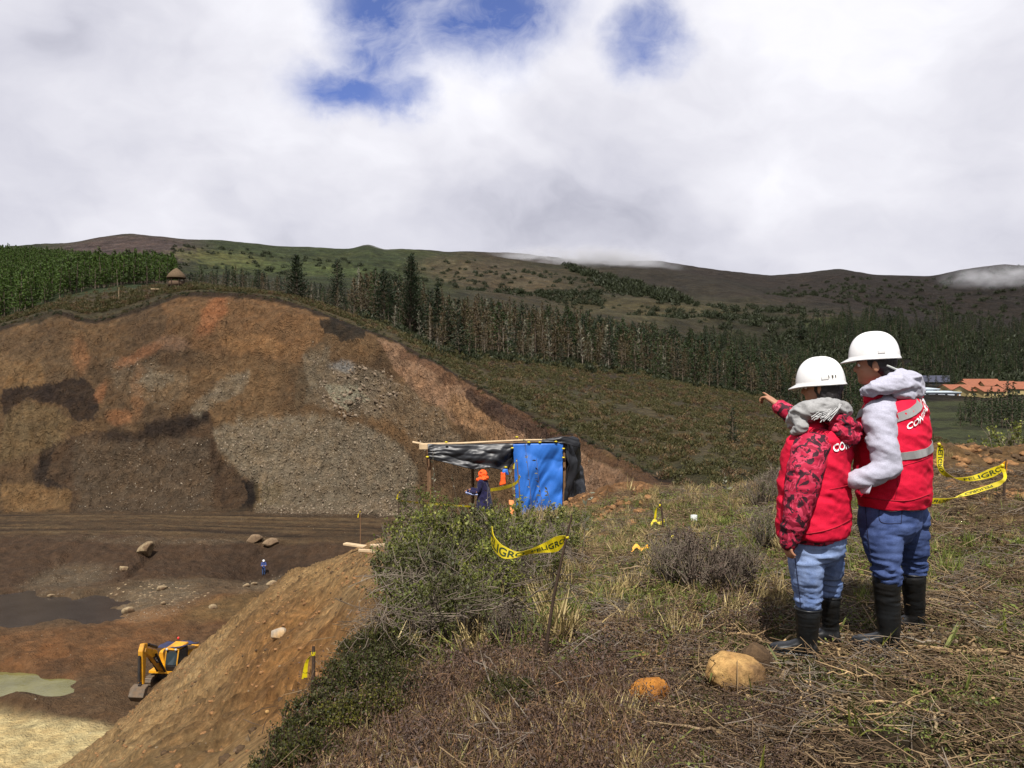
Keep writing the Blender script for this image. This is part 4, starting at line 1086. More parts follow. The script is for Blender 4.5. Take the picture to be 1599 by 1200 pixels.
cover('short_grass', [(850, 820), (1030, 770), (1230, 765), (1700, 840), (1700, 950), (1400, 930), (1180, 990), (860, 1000)], 2200, 406, GRASSES, 0.4, 1.1, 'short green grass on the hilltop', tilt=0.2, clump=0.85)
cover('right_straw', [(1230, 850), (1700, 830), (1700, 960), (1240, 930)], 420, 407, STRAWS, 0.3, 0.7, 'short dry grass behind the two people', tilt=0.3, clump=0.9)
cover('reddish_ferns', [(560, 1085), (760, 1060), (960, 1060), (990, 1330), (400, 1330), (500, 1190)], 1150, 408, HEATH, 0.6, 1.4, 'reddish dry fern like ground cover near the camera', tilt=0.25, clump=0.6)
cover('dark_heather', [(520, 1060), (900, 1000), (1180, 930), (1200, 1010), (1000, 1080), (1000, 1330), (400, 1330), (480, 1190)], 800, 409, HEATHER, 0.6, 1.3, 'dark low heather between bushes and litter', clump=0.7)
cover('thicket_grass', [(640, 860), (860, 850), (900, 1020), (640, 1060), (600, 960)], 420, 430, STRAWS + GRASSES, 0.8, 1.7, 'tall dry grass growing through the thicket', tilt=0.35)
cover('thicket_twigs', [(640, 880), (880, 870), (900, 1040), (600, 1060)], 45, 438, LITTERS[3:], 1.0, 1.7, 'bare grey twigs sticking out of the thicket', tilt=0.6, dz=0.28)
cover('edge_grass', [(640, 808), (700, 812), (800, 812), (900, 800), (900, 850), (800, 880), (640, 880)], 700, 410, STRAWS + GRASSES[:1], 0.8, 1.8, 'tall dry grass behind the bushes near the shelter', tilt=0.2)
cover('mound_tufts', [(1440, 690), (1700, 700), (1700, 850), (1440, 850)], 120, 411, STRAWS + GRASSES, 0.5, 1.0, 'few tufts on the bare soil at the right', clump=0.9)
cover('fern_straw', [(600, 1060), (1000, 1050), (1000, 1330), (450, 1330)], 260, 441, STRAWS + GRASSES[:1], 0.35, 0.8, 'dry straw mixed into the reddish ground cover', tilt=0.4, clump=0.8)
cover('near_dark_plants', [(980, 1060), (1250, 1080), (1250, 1330), (980, 1330)], 160, 412, HEATHER, 0.4, 0.8, 'dark plant remains near the camera', clump=0.9)

# shrubs: things with stems and foliage
def shrub_meshes(name, seed, rad, h, nst, per, L, leafm, twigm, wfac=0.36):
    r = np.random.default_rng(seed); st = Soup(); fo = Soup()
    cs, ups, sds, ls = [], [], [], []
    for i in range(nst):
        a = r.random() * 6.283; q = r.random() ** 0.6
        tip = np.array([math.cos(a) * rad * q, math.sin(a) * rad * q, h * (1 - 0.45 * q * q) * (0.65 + 0.4 * r.random())])
        b = np.array([math.cos(a) * 0.12 * rad, math.sin(a) * 0.12 * rad, -0.03])
        mid = b * 0.5 + tip * 0.5 + np.array([0, 0, 0.08 * h]) + r.normal(0, 0.05 * rad, 3)
        st.tube([b, mid, tip], [0.006, 0.004, 0.0015], 3)
        for k in range(3):
            g = 0.35 + 0.6 * r.random(); p0 = mid + (tip - mid) * g; p1 = p0 + r.normal(0, 0.12 * rad, 3) + np.array([0, 0, 0.05])
            st.tube([p0, p1], [0.003, 0.0012], 3)
            for j in range(per // 3):
                cs.append(p0 + (p1 - p0) * r.random() + r.normal(0, L * 0.6, 3))
        for j in range(per // 2):
            g = 1 - 0.5 * r.random() ** 1.5; cs.append(mid + (tip - mid) * g + r.normal(0, L * 0.7, 3))
    c = np.array(cs); n = len(c)
    up = r.normal(0, 0.7, (n, 3)); up[:, 2] += 0.5; up /= np.linalg.norm(up, axis=1)[:, None]
    sd_ = np.cross(up, r.normal(0, 1, (n, 3))); sd_ /= np.linalg.norm(sd_, axis=1)[:, None]
    l = (L * (0.6 + 0.7 * r.random(n)))[:, None]
    keep = (fbm(c[:, 0] * 7, c[:, 1] * 7, 2, seed=seed, z=c[:, 2] * 7) > -0.12) | (wfac > .4)
    c, up, sd_, l = c[keep], up[keep], sd_[keep], l[keep]
    fo.quads(np.stack([c - up * l * 0.5, c + sd_ * l * wfac, c + up * l * 0.5, c - sd_ * l * wfac], 1))
    return st.mesh(name + '_stems', twigm), fo.mesh(name + '_foliage', leafm)
SH_A = [shrub_meshes('leafy_shrub', 500 + i, 0.42, 0.62, 56, 40, 0.027, [M_LEAF, M_LEAF, M_LEAF2][i % 3], M_TWIG) for i in range(4)]
SH_B = [shrub_meshes('cushion_shrub', 510 + i, 0.22, 0.20, 70, 48, 0.013, M_CUSHION, M_PURPLE, 0.42) for i in range(3)]
SH_C = [shrub_meshes('sapling', 520 + i, 0.32, 1.15, 26, 40, 0.030, [M_LEAF2, M_LEAF][i % 2], M_TWIG) for i in range(2)]
SH_D = [shrub_meshes('twiggy_shrub', 530 + i, 0.34, 0.42, 90, 9, 0.018, [M_PURPLE, M_LEAF2][i % 2], M_TWIG) for i in range(3)]
def shrub(kind, ms, px, Y, s, label, group, rz=None, sink=0.0):
    e = empty(kind, gpos(px, Y, -sink), r_.random() * 6.28 if rz is None else rz, label, 'shrub', group)
    e.scale = (s, s, s * (0.85 + 0.3 * r_.random()))
    obj_from_mesh('stems', ms[0], e); obj_from_mesh('foliage', ms[1], e)
    return e
k = 0
for (px, Y, s) in [(655, 9.6, 1.1), (705, 9.2, 1.15), (760, 9.5, 1.0), (820, 9.2, .75), (640, 8.2, 1.05), (690, 7.8, 1.15), (745, 8.0, 1.15), (800, 8.3, 1.0), (860, 9.0, .8),
                   (655, 7.0, 1.0), (705, 6.7, 1.05), (760, 6.8, 1.05), (815, 7.1, .9), (640, 6.0, .85), (690, 5.8, .95), (745, 5.9, .9), (795, 6.2, .8), (655, 5.25, .7), (705, 5.1, .75),
                   (750, 5.3, .6), (880, 7.8, .7), (850, 6.6, .7), (620, 6.6, .8), (900, 10.5, .7), (730, 10.5, .8), (680, 10.8, .9)]:
    shrub('leafy_shrub', SH_A[k % 4], px + r_.normal(0, 8), Y, s, 'leafy green shrub in the thicket left of the leaning stake', 'leafy shrubs of the thicket'); k += 1
for (px, Y, s) in [(470, 3.75, .8), (500, 3.75, .8), (535, 3.8, .85), (575, 3.9, .8), (500, 4.1, .9), (540, 4.2, 1.05), (580, 4.3, 1.1), (615, 4.2, .8), (545, 4.6, .9), (590, 4.7, 1.0), (625, 4.7, .85),
                   (560, 5.1, .9), (600, 5.2, .9), (780, 3.9, .6), (820, 3.75, .7), (640, 4.5, .6), (455, 3.5, .8), (480, 3.45, .8)]:
    shrub('cushion_shrub', SH_B[k % 3], px + r_.normal(0, 4), Y, s, 'low yellow green cushion shrub on the brink of the cut bank', 'cushion shrubs along the brink'); k += 1
for (px, Y, s, lb) in [(640, 12.2, .9, 'dark leafy sapling at the left end of the thicket top'), (672, 11.6, .95, 'green sapling standing highest left of the shelter pole'), (610, 10.0, .6, 'small dark sapling over the edge of the bare bank'),
                   (700, 12.5, .8, 'sapling in front of the left shelter pole'), (775, 12.5, .6, 'young sapling below the person in the shelter')]:
    shrub('sapling', SH_C[k % 2], px, Y, s, lb, None); k += 1
for (px, Y, s) in [(1040, 5.9, .8), (1090, 5.7, .95), (1130, 5.6, .8), (1160, 5.9, .8), (1060, 6.6, .8), (800, 4.9, .6),
                   (1190, 6.8, .7), (1215, 10.0, .9), (1240, 11.0, .9), (1190, 9.2, .8)]:
    shrub('twiggy_shrub', SH_D[k % 3], px + r_.normal(0, 5), Y, s, 'dark twiggy shrub with few leaves between stake and people', 'twiggy shrubs on the hilltop'); k += 1
for (px, Y, s, lb) in [(1560, 16.5, 2.4, 'grey green bush rising behind the soil mounds at the right edge'), (1600, 15.5, 2.2, 'bush cut by the right edge of the view behind the mounds'), (1500, 18, 1.9, 'dark green bush right of the upright tape end')]:
    shrub('leafy_shrub', SH_A[k % 4], px, Y, s, lb, None, sink=0.2); k += 1
# tall seed stalks and long grass plumes
def stalk(px, Y, h, lean, label, heads=True, mat=None):
    r = np.random.default_rng(int(px * 7 + Y)); p = gpos(px, Y); e = empty('seed_stalk', p, r.random() * 6, label, 'plant', None)
    so = Soup(); t = np.linspace(0, 1, 6)
    P = np.stack([lean * t ** 2 * h, 0.04 * np.sin(5 * t), h * t * (1 - 0.15 * abs(lean) * t)], 1)
    so.tube(P, np.linspace(0.006, 0.002, 6), 4); obj_from_mesh('stem', so.mesh('stalk_stem', M_TWIG), e)
    so = Soup()
    for j in range(16):
        g = 0.45 + 0.55 * r.random(); c = np.array([np.interp(g, t, P[:, q]) for q in range(3)]); d = r.normal(0, 1, 3); d[2] = abs(d[2]); d /= np.linalg.norm(d)
        l = 0.05 * (0.6 + r.random()); sdv = np.cross(d, r.normal(0, 1, 3)); sdv /= np.linalg.norm(sdv)
        so.quads([[c, c + d * l * 0.5 + sdv * l * 0.2, c + d * l, c + d * l * 0.5 - sdv * l * 0.2]])
    obj_from_mesh('leaves' if not heads else 'seed_heads', so.mesh('stalk_heads', mat or M_GREY), e)
for (px, Y, h, ln, lb) in [(680, 12, 1.55, .05, 'tall grey stalk before the left shelter pole'), (722, 9.5, 1.1, -.12, 'stalk leaning left above the thicket'), (826, 12, 1.75, -.05, 'tall seed stalk in front of the blue sheet'),
                       (846, 10.5, 1.2, .05, 'leafy stalk beside the yellow flower tape'), (806, 13, 1.2, .1, 'thin stalk right of the person in the shelter'), (870, 9, .8, .2, 'short stalk left of the leaning stake'),
                       (760, 11, .9, -.2, 'bent stalk below the hanging cloak'), (905, 7.5, .7, -.3, 'pale bent stalk right of the leaning stake'), (1134, 9.5, .45, .05, 'small upright plant with green tuft left of the shorter person')]:
    stalk(px, Y, h, ln, lb)
for (px, Y, s, lb) in [(690, 12.5, 3.6, 'tall arching clump of dry grass left of the shelter'), (1080, 12, 1.6, 'grass clump on the brink before the hillside'), (985, 14, 2.0, 'dry grass clump on the brink right of the soil mound'), (1165, 10.5, 1.4, 'straw clump behind the shorter person'),
                     (900, 8.8, 2.1, 'pale straw clump right of the stake top'), (1120, 6.4, 1.5, 'fine brown grass dome in front of the shorter person'), (960, 5.6, 1.1, 'straw clump in the middle of the hilltop'), (752, 5.0, 1.3, 'straw clump at the foot of the thicket'), (1590, 7.8, 0.9, 'green grass blades at the right edge'), (1140, 9.0, 1.2, 'bright green grass tuft left of the shorter person')]:
    g = obj_from_mesh('grass_clump', (GRASSES if 'green' in lb else STRAWS)[int(px) % 3]); g.location = gpos(px, Y); g.scale = (s, s, s); tag(g, lb, 'grass clump')

# roots, sticks
def stick_mesh(name, pts, r0, r1, mat, seed=0, sides=6, fork=True):
    r = np.random.default_rng(seed); pts = np.array(pts, float); n = 14
    t = np.linspace(0, 1, len(pts)); tt2 = np.linspace(0, 1, n)
    P = np.stack([np.interp(tt2, t, pts[:, i]) for i in range(3)], 1)
    for _ in range(2): P[1:-1] = (P[:-2] + 2 * P[1:-1] + P[2:]) / 4
    L = np.linalg.norm(P[-1] - P[0]); P[1:-1] += r.normal(0, 0.012 * L, (n - 2, 3))
    so = Soup(); so.tube(P, np.linspace(r0, r1, n) * (1 + 0.18 * r.normal(0, 1, n)), sides)
    if fork:
        for k in (5, 9):
            d = (P[k] - P[k - 1]); d /= np.linalg.norm(d); e = d + r.normal(0, 0.7, 3); e[2] = abs(e[2]) * 0.4
            so.tube([P[k], P[k] + e * L * 0.12, P[k] + e * L * 0.2 + d * 0.05 * L], [r0 * 0.55, r0 * 0.4, r1 * 0.4], 5)
    return so.mesh(name, mat, True)
def gr(px, py, dz=0.012):
    p = at_row(px, py, 2.4, 26); return (p.x, p.y, p.z + dz)
M_ROOT = leaf_material('pale_root', S(150, 122, 84), S(170, 144, 104), S(118, 92, 64), trans=0, nscale=14, rough=0.8)
STICKS = [([(1430, 1015), (1500, 1025), (1560, 1018), (1599, 1035), (1650, 1040)], .014, .007, M_ROOT, 'long pale root running to the right edge behind the boots'),
 ([(880, 985), (960, 998), (1050, 990), (1110, 990), (1160, 998)], .011, .005, M_TWIG, 'thin curved branch lying across the middle of the hilltop'),
 ([(1450, 940), (1490, 945), (1530, 955)], .010, .006, M_ROOT, 'short pale branch right of the far boot'),
 ([(1300, 1015), (1325, 1035), (1330, 1060), (1322, 1080)], .009, .005, M_ROOT, 'crooked root between boulder and boots pointing at the camera'),
 ([(1370, 1015), (1400, 1035), (1440, 1050)], .011, .006, M_ROOT, 'root stub below the taller person'),
 ([(1415, 1065), (1440, 1078), (1458, 1090)], .011, .008, M_ROOT, 'short thick stick on bare litter at the right'),
 ([(1005, 1105), (1060, 1072), (1110, 1068), (1130, 1080)], .007, .003, M_TWIG, 'grey arched twig passing the orange stone'),
 ([(930, 1105), (928, 1150), (920, 1200), (925, 1230)], .016, .010, M_ROOT, 'pale wood stump end near the bottom of the view'),
 ([(1135, 1080), (1180, 1085), (1215, 1088)], .006, .003, M_ROOT, 'pale twig under the large boulder'),
 ([(1150, 1115), (1190, 1112), (1212, 1100)], .006, .003, M_ROOT, 'small forked twig below the large boulder'),
 ([(1240, 1130), (1290, 1145), (1330, 1150)], .006, .003, M_ROOT, 'long straw like twig right of the bottom centre'),
 ([(1345, 980), (1360, 1005), (1390, 1018)], .008, .005, M_ROOT, 'root crossing under the toe of the taller person'),
 ([(1240, 1000), (1280, 1010), (1320, 1012)], .007, .004, M_ROOT, 'root between the boots of the shorter person'),
 ([(1170, 945), (1200, 965), (1215, 975)], .009, .005, M_ROOT, 'pale broken branch left of the shorter person'),
 ([(1040, 1150), (1100, 1180), (1180, 1240)], .008, .004, M_TWIG, 'long grey stick pointing to the bottom edge'),
 ([(1480, 1120), (1500, 1145), (1520, 1200)], .007, .004, M_ROOT, 'curved root at the lower right'),
 ([(1430, 1100), (1400, 1120), (1370, 1125)], .008, .004, M_ROOT, 'peeled twig below the short thick stick'),
 ([(700, 890), (730, 930), (770, 985), (800, 1020)], .006, .003, M_TWIG, 'bare grey branch leaning through the thicket')]
for i, (pp, r0, r1, m, lb) in enumerate(STICKS):
    P = [gr(*p) for p in pp]
    c = Vector(P[0]); me = stick_mesh('stick', [tuple(Vector(p) - c) for p in P], r0, r1, m, i)
    o = obj_from_mesh('fallen_branch', me); o.location = c; tag(o, lb, 'branch')
LONG = [stick_mesh('twig', [(-.22, 0, .01), (-.08, .03, .03), (.08, -.02, .012), (.22, .03, .01)], .006, .0025, [M_ROOT, M_TWIG, M_LITTER2][i % 3], 700 + i, 5) for i in range(5)]
cover('scattered_sticks', [(900, 880), (1180, 880), (1700, 860), (1700, 1330), (960, 1330), (880, 1080)], 620, 421, LONG, 0.4, 1.3, 'many thin sticks and roots strewn on the litter', tilt=0.12, clump=0.5, dz=0.005)
cover('scattered_sticks', [(560, 1080), (960, 1060), (960, 1330), (480, 1330)], 60, 422, LONG[1:2], 0.3, 0.9, 'thin twigs in the ferns near the camera', tilt=0.3, clump=0.5, dz=0.05)
# fresh green blades pressed on the litter
BLADE = [tuft('strap_leaf', 370 + i, 4, 0.22, 1.6, M_LEAF, w=0.009, droop=0.55, base=0.01) for i in range(3)]
cover('strap_leaves', [(1000, 1000), (1700, 950), (1700, 1300), (960, 1300)], 34, 423, BLADE, 0.35, 1.0, 'few fresh green strap leaves on the litter', tilt=0.3, clump=0.2)

# ------------------------------------------------------------------ stones
def rock_mesh(name, sx, sy, sz, seed, mat, amp=0.12, sub=4, freq=1.6, facet=0.0):
    bm = bmesh.new(); bmesh.ops.create_icosphere(bm, subdivisions=sub, radius=1.0)
    P = np.array([v.co[:] for v in bm.verts])
    n = fbm(P[:, 0] * freq, P[:, 1] * freq, 4, seed=seed, z=P[:, 2] * freq) * amp + fbm(P[:, 0] * 6, P[:, 1] * 6, 3, seed=seed + 5, z=P[:, 2] * 6) * amp * 0.25
    P = P * (1 + n)[:, None]
    if facet > 0:
        r = np.random.default_rng(seed)
        for i in range(9):
            d = r.normal(0, 1, 3); d /= np.linalg.norm(d); h = 1 - facet * r.uniform(0.3, 1.0); k = P @ d; P -= np.clip(k - h, 0, None)[:, None] * d[None] * 0.9
    for v, p in zip(bm.verts, P * [sx, sy, sz]): v.co = p
    me = bpy.data.meshes.new(name); bm.to_mesh(me); bm.free(); me.materials.append(mat)
    me.polygons.foreach_set('use_smooth', np.ones(len(me.polygons), bool))
    return me
def stone_material(name, c1, c2, dirt, scale=6.0, dirt_amt=0.5, bump=0.02):
    m, t, b = principled(name, 0.9, 0.15)
    v = t.new('ShaderNodeTexCoord').outputs['Object']
    n = t.noise(v, scale, 7, 0.7); n2 = t.noise(v, scale * 0.35, 4, 0.6); n3 = t.noise(v, scale * 5, 5, 0.7)
    col = t.mix(t.maprange(n, 0.35, 0.65), c1, c2); col = t.mix(t.math('MULTIPLY', t.maprange(n2, 0.45, 0.62), dirt_amt), col, dirt)
    col = t.mix(1.0, col, t.ramp(n3, [(0.3, 0.6), (0.7, 1.35)]), 'MULTIPLY')
    t.l.new(col, b.inputs['Base Color'])
    bp = t.new('ShaderNodeBump'); bp.inputs['Strength'].default_value = 0.8; bp.inputs['Distance'].default_value = bump
    t.l.new(t.math('ADD', n, t.math('MULTIPLY', n3, 0.4)), bp.inputs['Height']); t.l.new(bp.outputs[0], b.inputs['Normal'])
    return m
M_BOULDER = stone_material('ochre_boulder', S(190, 154, 98), S(150, 112, 66), S(98, 76, 54), 9, 0.85, .02)
M_ORANGE = stone_material('orange_stone', S(176, 118, 48), S(150, 96, 40), S(96, 64, 36), 10, 0.5, .012)
M_PALE = stone_material('pale_stone', S(158, 140, 110), S(128, 110, 84), S(92, 72, 54), 2.2, 0.9, .12)
M_GREYST = stone_material('grey_brown_stone', S(134, 114, 90), S(112, 94, 74), S(84, 64, 48), 1.2, 0.5, .08)
M_CLOD = stone_material('dark_clod', S(76, 60, 44), S(96, 76, 54), S(56, 44, 36), 10, 0.5, .02)
def stone(kind, me, loc, rot, label, cat='rock'):
    o = obj_from_mesh(kind, me); o.location = loc; o.rotation_euler = rot; return tag(o, label, cat)
p = gpos(1150, 3.86); stone('boulder', rock_mesh('boulder', .156, .14, .112, 1, M_BOULDER, .16, 5, facet=.22), (p.x, p.y, p.z + .045), (0, .12, .3), 'large rounded ochre boulder lying left of the boots')
p = gpos(1182, 4.02); stone('soil_clod', rock_mesh('clod', .085, .08, .085, 2, M_CLOD, .25), (p.x, p.y, p.z + .045), (0, 0, 1), 'dark clod of soil stuck behind the large boulder')
p = gpos(1015, 3.72); stone('half_buried_stone', rock_mesh('stone', .100, .08, .075, 3, M_ORANGE, .16, 5, facet=.2), (p.x, p.y, p.z + .035), (0, 0, .2), 'small orange half buried stone left of the large boulder')
PEB = [rock_mesh('pebble', .02, .016, .012, 20 + i, [M_PALE, M_CLOD, M_BOULDER][i % 3], .2, 1) for i in range(4)]
cover('pebbles', TOP, 500, 431, PEB, 0.3, 1.1, 'small pebbles and clods in the hilltop soil', clump=0.6)
CLODS = [rock_mesh('clod', .05, .045, .035, 30 + i, M_CLOD, .6, 3, freq=2.5) for i in range(3)]
M_SOILCLOD = stone_material('ochre_clod', S(150, 112, 74), S(124, 90, 58), S(92, 66, 46), 9, 0.5, .02)
CLODS2 = [rock_mesh('clod', .05, .045, .035, 35 + i, M_SOILCLOD, .6, 3, freq=2.5) for i in range(3)]
cover('mound_clods', [(1440, 690), (1700, 690), (1700, 800), (1440, 790)], 700, 432, CLODS + CLODS2, 0.3, 1.6, 'lumps of turned soil on the mounds at the right', clump=0.5)
cover('mound_clods', [(880, 780), (1010, 760), (1020, 810), (900, 860)], 500, 433, CLODS2, 0.4, 1.7, 'lumps of orange soil on the mound beside the shelter', clump=0.3)
cover('brink_clods', [(1050, 760), (1230, 750), (1230, 790), (1050, 790)], 110, 434, CLODS2 + CLODS, 0.3, 1.3, 'clods along the brink left of the people', clump=0.5)
BANK = [(180, 1120), (300, 1030), (460, 900), (600, 850), (640, 830), (600, 960), (520, 1080), (440, 1230), (80, 1230)]
cover('bank_clods', BANK, 2600, 435, CLODS2 + CLODS[:1], 0.15, 0.9, 'crumbled clods on the face of the cut bank', clump=0.9, cs=0.8, Y1=38)
cover('bank_pebbles', BANK, 500, 436, PEB, 0.5, 1.6, 'pebbles on the face of the cut bank', clump=0.6, Y1=38)
def pit_rock(px, py, wpx, hpx, seed, mat, label, Y0, Y1, facet=.3, rz=0.3, sub=4, tilt=0.0, lift=.35):
    p = at_row(px, py, Y0, Y1); w = wpx / F_PX * p.y / 2; h = hpx / F_PX * p.y / 2
    return stone('boulder', rock_mesh('boulder', w, w * .8, h, seed, mat, .22, sub, facet=facet + .15), (p.x, p.y, p.z + h * lift), (0, tilt, rz), label)
pit_rock(227, 866, 34, 22, 41, M_PALE, 'pale flat boulder standing on the dark slope below the road', 80, 100, tilt=-.5, lift=.6)
pit_rock(192, 891, 14, 12, 42, M_PALE, 'small pale boulder lower left of the flat one', 80, 100)
pit_rock(396, 846, 28, 16, 43, M_GREYST, 'grey brown boulder at the road edge, left of a pair', 88, 104)
pit_rock(425, 850, 30, 14, 44, M_GREYST, 'long low grey brown boulder at the road edge, right of a pair', 88, 104)
pit_rock(432, 997, 30, 26, 45, stone_material('split_stone', S(176, 176, 170), S(196, 160, 108), S(130, 96, 60), 1.6, .5, .05), 'pale split stone sticking out of the cut bank', 6, 34, facet=.45)
pit_rock(78, 933, 12, 6, 46, M_PALE, 'flat stone rising from the dark pond', 70, 90)
for i, (px, py, w, h, lb) in enumerate([(332, 951, 14, 10, 'pale stone at the right end of the rubble bench'), (200, 958, 22, 14, 'large stone at the front of the rubble bench'), (252, 922, 18, 10, 'pale stone on top of the rubble bench'),
      (384, 917, 12, 8, 'round stone left of the worker in the pit'), (396, 914, 10, 8, 'small round stone beside the worker in the pit'), (425, 914, 22, 12, 'block of pale stones right of the worker in the pit'), (253, 945, 10, 8, 'orange tinted stone in the rubble')]):
    pit_rock(px, py, w, h, 50 + i, M_PALE, lb, 66, 100, sub=3)
RUB = [rock_mesh('rubble', .3, .25, .2, 60 + i, [M_PALE, M_GREYST][i % 2], .2, 1, facet=.4) for i in range(4)]
def pit_cover(name, cpx, cY, rx, ry, n, s0, s1, label, meshes=None):
    a = r_.uniform(0, 6.283, n); q = r_.random(n) ** .6
    mass(name, cpx + rx * q * np.cos(a), cY + ry * q * np.sin(a), meshes or RUB, s0, s1, label)
pit_cover('rubble', 240, 77.5, 85, 4.5, 420, .3, 1.5, 'grey rubble heaped on the bench in the pit')
pit_cover('rubble', 105, 84, 90, 5, 300, .2, .9, 'rubble fan above the dark pond')
pit_cover('rubble', 410, 83.5, 70, 2.5, 160, .3, 1.0, 'stones along the foot of the slope near the worker')
pit_cover('rubble', 250, 97.5, 260, 1.2, 260, .2, .7, 'stones along the outer edge of the haul road')
pit_cover('rubble', 340, 114, 90, 2, 130, .3, 1.0, 'stones at the foot of the cliff')
# shattered rock over the grey fans of the cliff
n = 26000
u = r_.uniform(150, 760, n); t_ = r_.uniform(10.0, 11.9, n)
ci = np.clip(np.searchsorted(COLS[60:-60], u) + 60, 60, len(COLS) - 61); ti = np.clip(np.searchsorted(T, t_), 0, len(T) - 1)
kk = GRV[ci, ti] ** 1.5 > r_.random(n) * 1.2
P = np.stack([GX_[ci, ti], GYW[ci, ti], GZ[ci, ti]], 1)[kk] + r_.normal(0, .15, (kk.sum(), 3)) * [1, 1, 0]
SHARD = [rock_mesh('shard', .3, .18, .1, 70 + i, stone_material('cliff_shard_%d' % i, S(*c), S(*d), S(96, 78, 60), 2, .3, .03), .25, 1, facet=.5) for i, (c, d) in enumerate([((140, 124, 106), (112, 98, 82)), ((108, 94, 78), (88, 76, 62)), ((160, 146, 126), (130, 116, 98))])]
m_ = len(P)
scatter('cliff_gravel', P, np.stack([r_.uniform(0, 6, m_), r_.uniform(0, 6, m_), r_.uniform(0, 6, m_)], 1), 0.3 + 0.75 * r_.random(m_) ** 3, SHARD, 'broken grey rock spread in fans over the excavated cliff')
n = 2600
u = r_.uniform(490, 640, n); t_ = r_.uniform(10.6, 11.8, n); ci = np.clip(np.searchsorted(COLS[60:-60], u) + 60, 60, len(COLS) - 61); ti = np.clip(np.searchsorted(T, t_), 0, len(T) - 1)
py_ = PYG2[ci, ti]; kk = (((u - 560) / 62) ** 2 + ((py_ - 612) / 42) ** 2 < 1) ; P = np.stack([GX_[ci, ti], GYW[ci, ti], GZ[ci, ti]], 1)[kk][:700]
scatter('outcrop_blocks', P, np.stack([r_.normal(0.5, .3, len(P)), r_.normal(.5, .3, len(P)), r_.normal(.5, .3, len(P))], 1), 0.4 + 2.4 * r_.random(len(P)) ** 6, SHARD[:2], 'broken slabs of the rock outcrop on the cliff')

# ------------------------------------------------------------------ plain materials
def plain(name, col, rough=0.6, spec=0.3, var=0.25, scale=6.0, metal=0.0, bump=0.0, dirt=None, dirt_amt=0.0):
    m, t, b = principled(name, rough, spec)
    v = t.new('ShaderNodeTexCoord').outputs['Object']
    n = t.noise(v, scale, 5, 0.65)
    c = t.mix(1.0, (*col, 1) if len(col) == 3 else col, t.ramp(n, [(0.3, 1 - var), (0.7, 1 + var)]), 'MULTIPLY')
    if dirt: c = t.mix(t.math('MULTIPLY', t.maprange(t.noise(v, scale * 0.6, 6, 0.7), 0.42, 0.62), dirt_amt), c, dirt)
    t.l.new(c, b.inputs['Base Color']); b.inputs['Metallic'].default_value = metal
    if bump:
        bp = t.new('ShaderNodeBump'); bp.inputs['Strength'].default_value = 0.7; bp.inputs['Distance'].default_value = bump
        t.l.new(n, bp.inputs['Height']); t.l.new(bp.outputs[0], b.inputs['Normal'])
    return m
M_TAPE = plain('yellow_tape', S(214, 194, 24, 1.5), 0.4, 0.4, 0.15, 5)
M_TAPE_O = plain('orange_yellow_tape', S(226, 158, 20, 1.2), 0.4, 0.5, 0.2, 6)
M_INK = plain('tape_print', (0.02, 0.035, 0.01), 0.5, 0.3, 0.1)
M_POLE = plain('weathered_pole', S(120, 92, 68), 0.85, 0.2, 0.3, 8, bump=.01)
M_POLE_D = plain('dark_stake', S(70, 56, 46), 0.85, 0.2, 0.35, 12, bump=.006)
M_LUMBER = plain('pale_board', S(196, 172, 138), 0.8, 0.2, 0.2, 5)
M_BLACKP = plain('black_plastic', (0.012, 0.013, 0.016), 0.42, 0.35, 0.3, 3)
M_BLUEP = plain('blue_sheet', (0.022, 0.115, 0.42), 0.5, 0.3, 0.2, 2)
M_NAVY = plain('navy_cloth', (0.012, 0.012, 0.045), 0.85, 0.15, 0.4, 6, bump=.01)
M_ORCLOTH = plain('orange_cloth', (0.75, 0.09, 0.015), 0.8, 0.2, 0.2, 6)
M_SKIN = plain('skin', (0.30, 0.145, 0.085), 0.55, 0.35, 0.12, 9)
M_HAIR = plain('black_hair', (0.012, 0.010, 0.010), 0.5, 0.4, 0.4, 40, bump=.003)
M_SHADEGREEN = plain('green_line', S(90, 120, 60), 0.7)

def tube_obj(name, pts, r0, r1, mat, parent=None, sides=8):
    so = Soup(); n = max(6, len(pts)); pts = np.array(pts, float); t = np.linspace(0, 1, len(pts)); q = np.linspace(0, 1, n)
    P = np.stack([np.interp(q, t, pts[:, i]) for i in range(3)], 1)
    so.tube(P, np.linspace(r0, r1, n), sides)
    for (k, rr) in ((0, r0), (n - 1, r1)):     # end caps
        pass
    return obj_from_mesh(name, so.mesh(name, mat, True), parent)
def solid_strip(name, L, Wd, mat, parent=None, th=0.0015):
    """closed thin ribbon through paired edge points"""
    L = np.array(L, float); Wd = np.array(Wd, float); n = len(L)
    c = Wd - L; d = np.gradient((L + Wd) / 2, axis=0); nr = np.cross(d, c); nr /= np.linalg.norm(nr, axis=1)[:, None] + 1e-9
    V = np.concatenate([L + nr * th, Wd + nr * th, L - nr * th, Wd - nr * th]); f = []
    for i in range(n - 1):
        f += [(i, i + 1, n + i + 1, n + i), (2 * n + i, 3 * n + i, 3 * n + i + 1, 2 * n + i + 1), (i, 2 * n + i, 2 * n + i + 1, i + 1), (n + i, n + i + 1, 3 * n + i + 1, 3 * n + i)]
    f += [(0, n, 3 * n, 2 * n), (n - 1, 3 * n - 1, 4 * n - 1, 2 * n - 1)]
    return mesh_obj(name, V, f, mat, parent, smooth=False)
def px3(px, py, Y): return np.array([(px - CX) / F_PX * Y, Y, -(py - HY) / F_PX * Y])
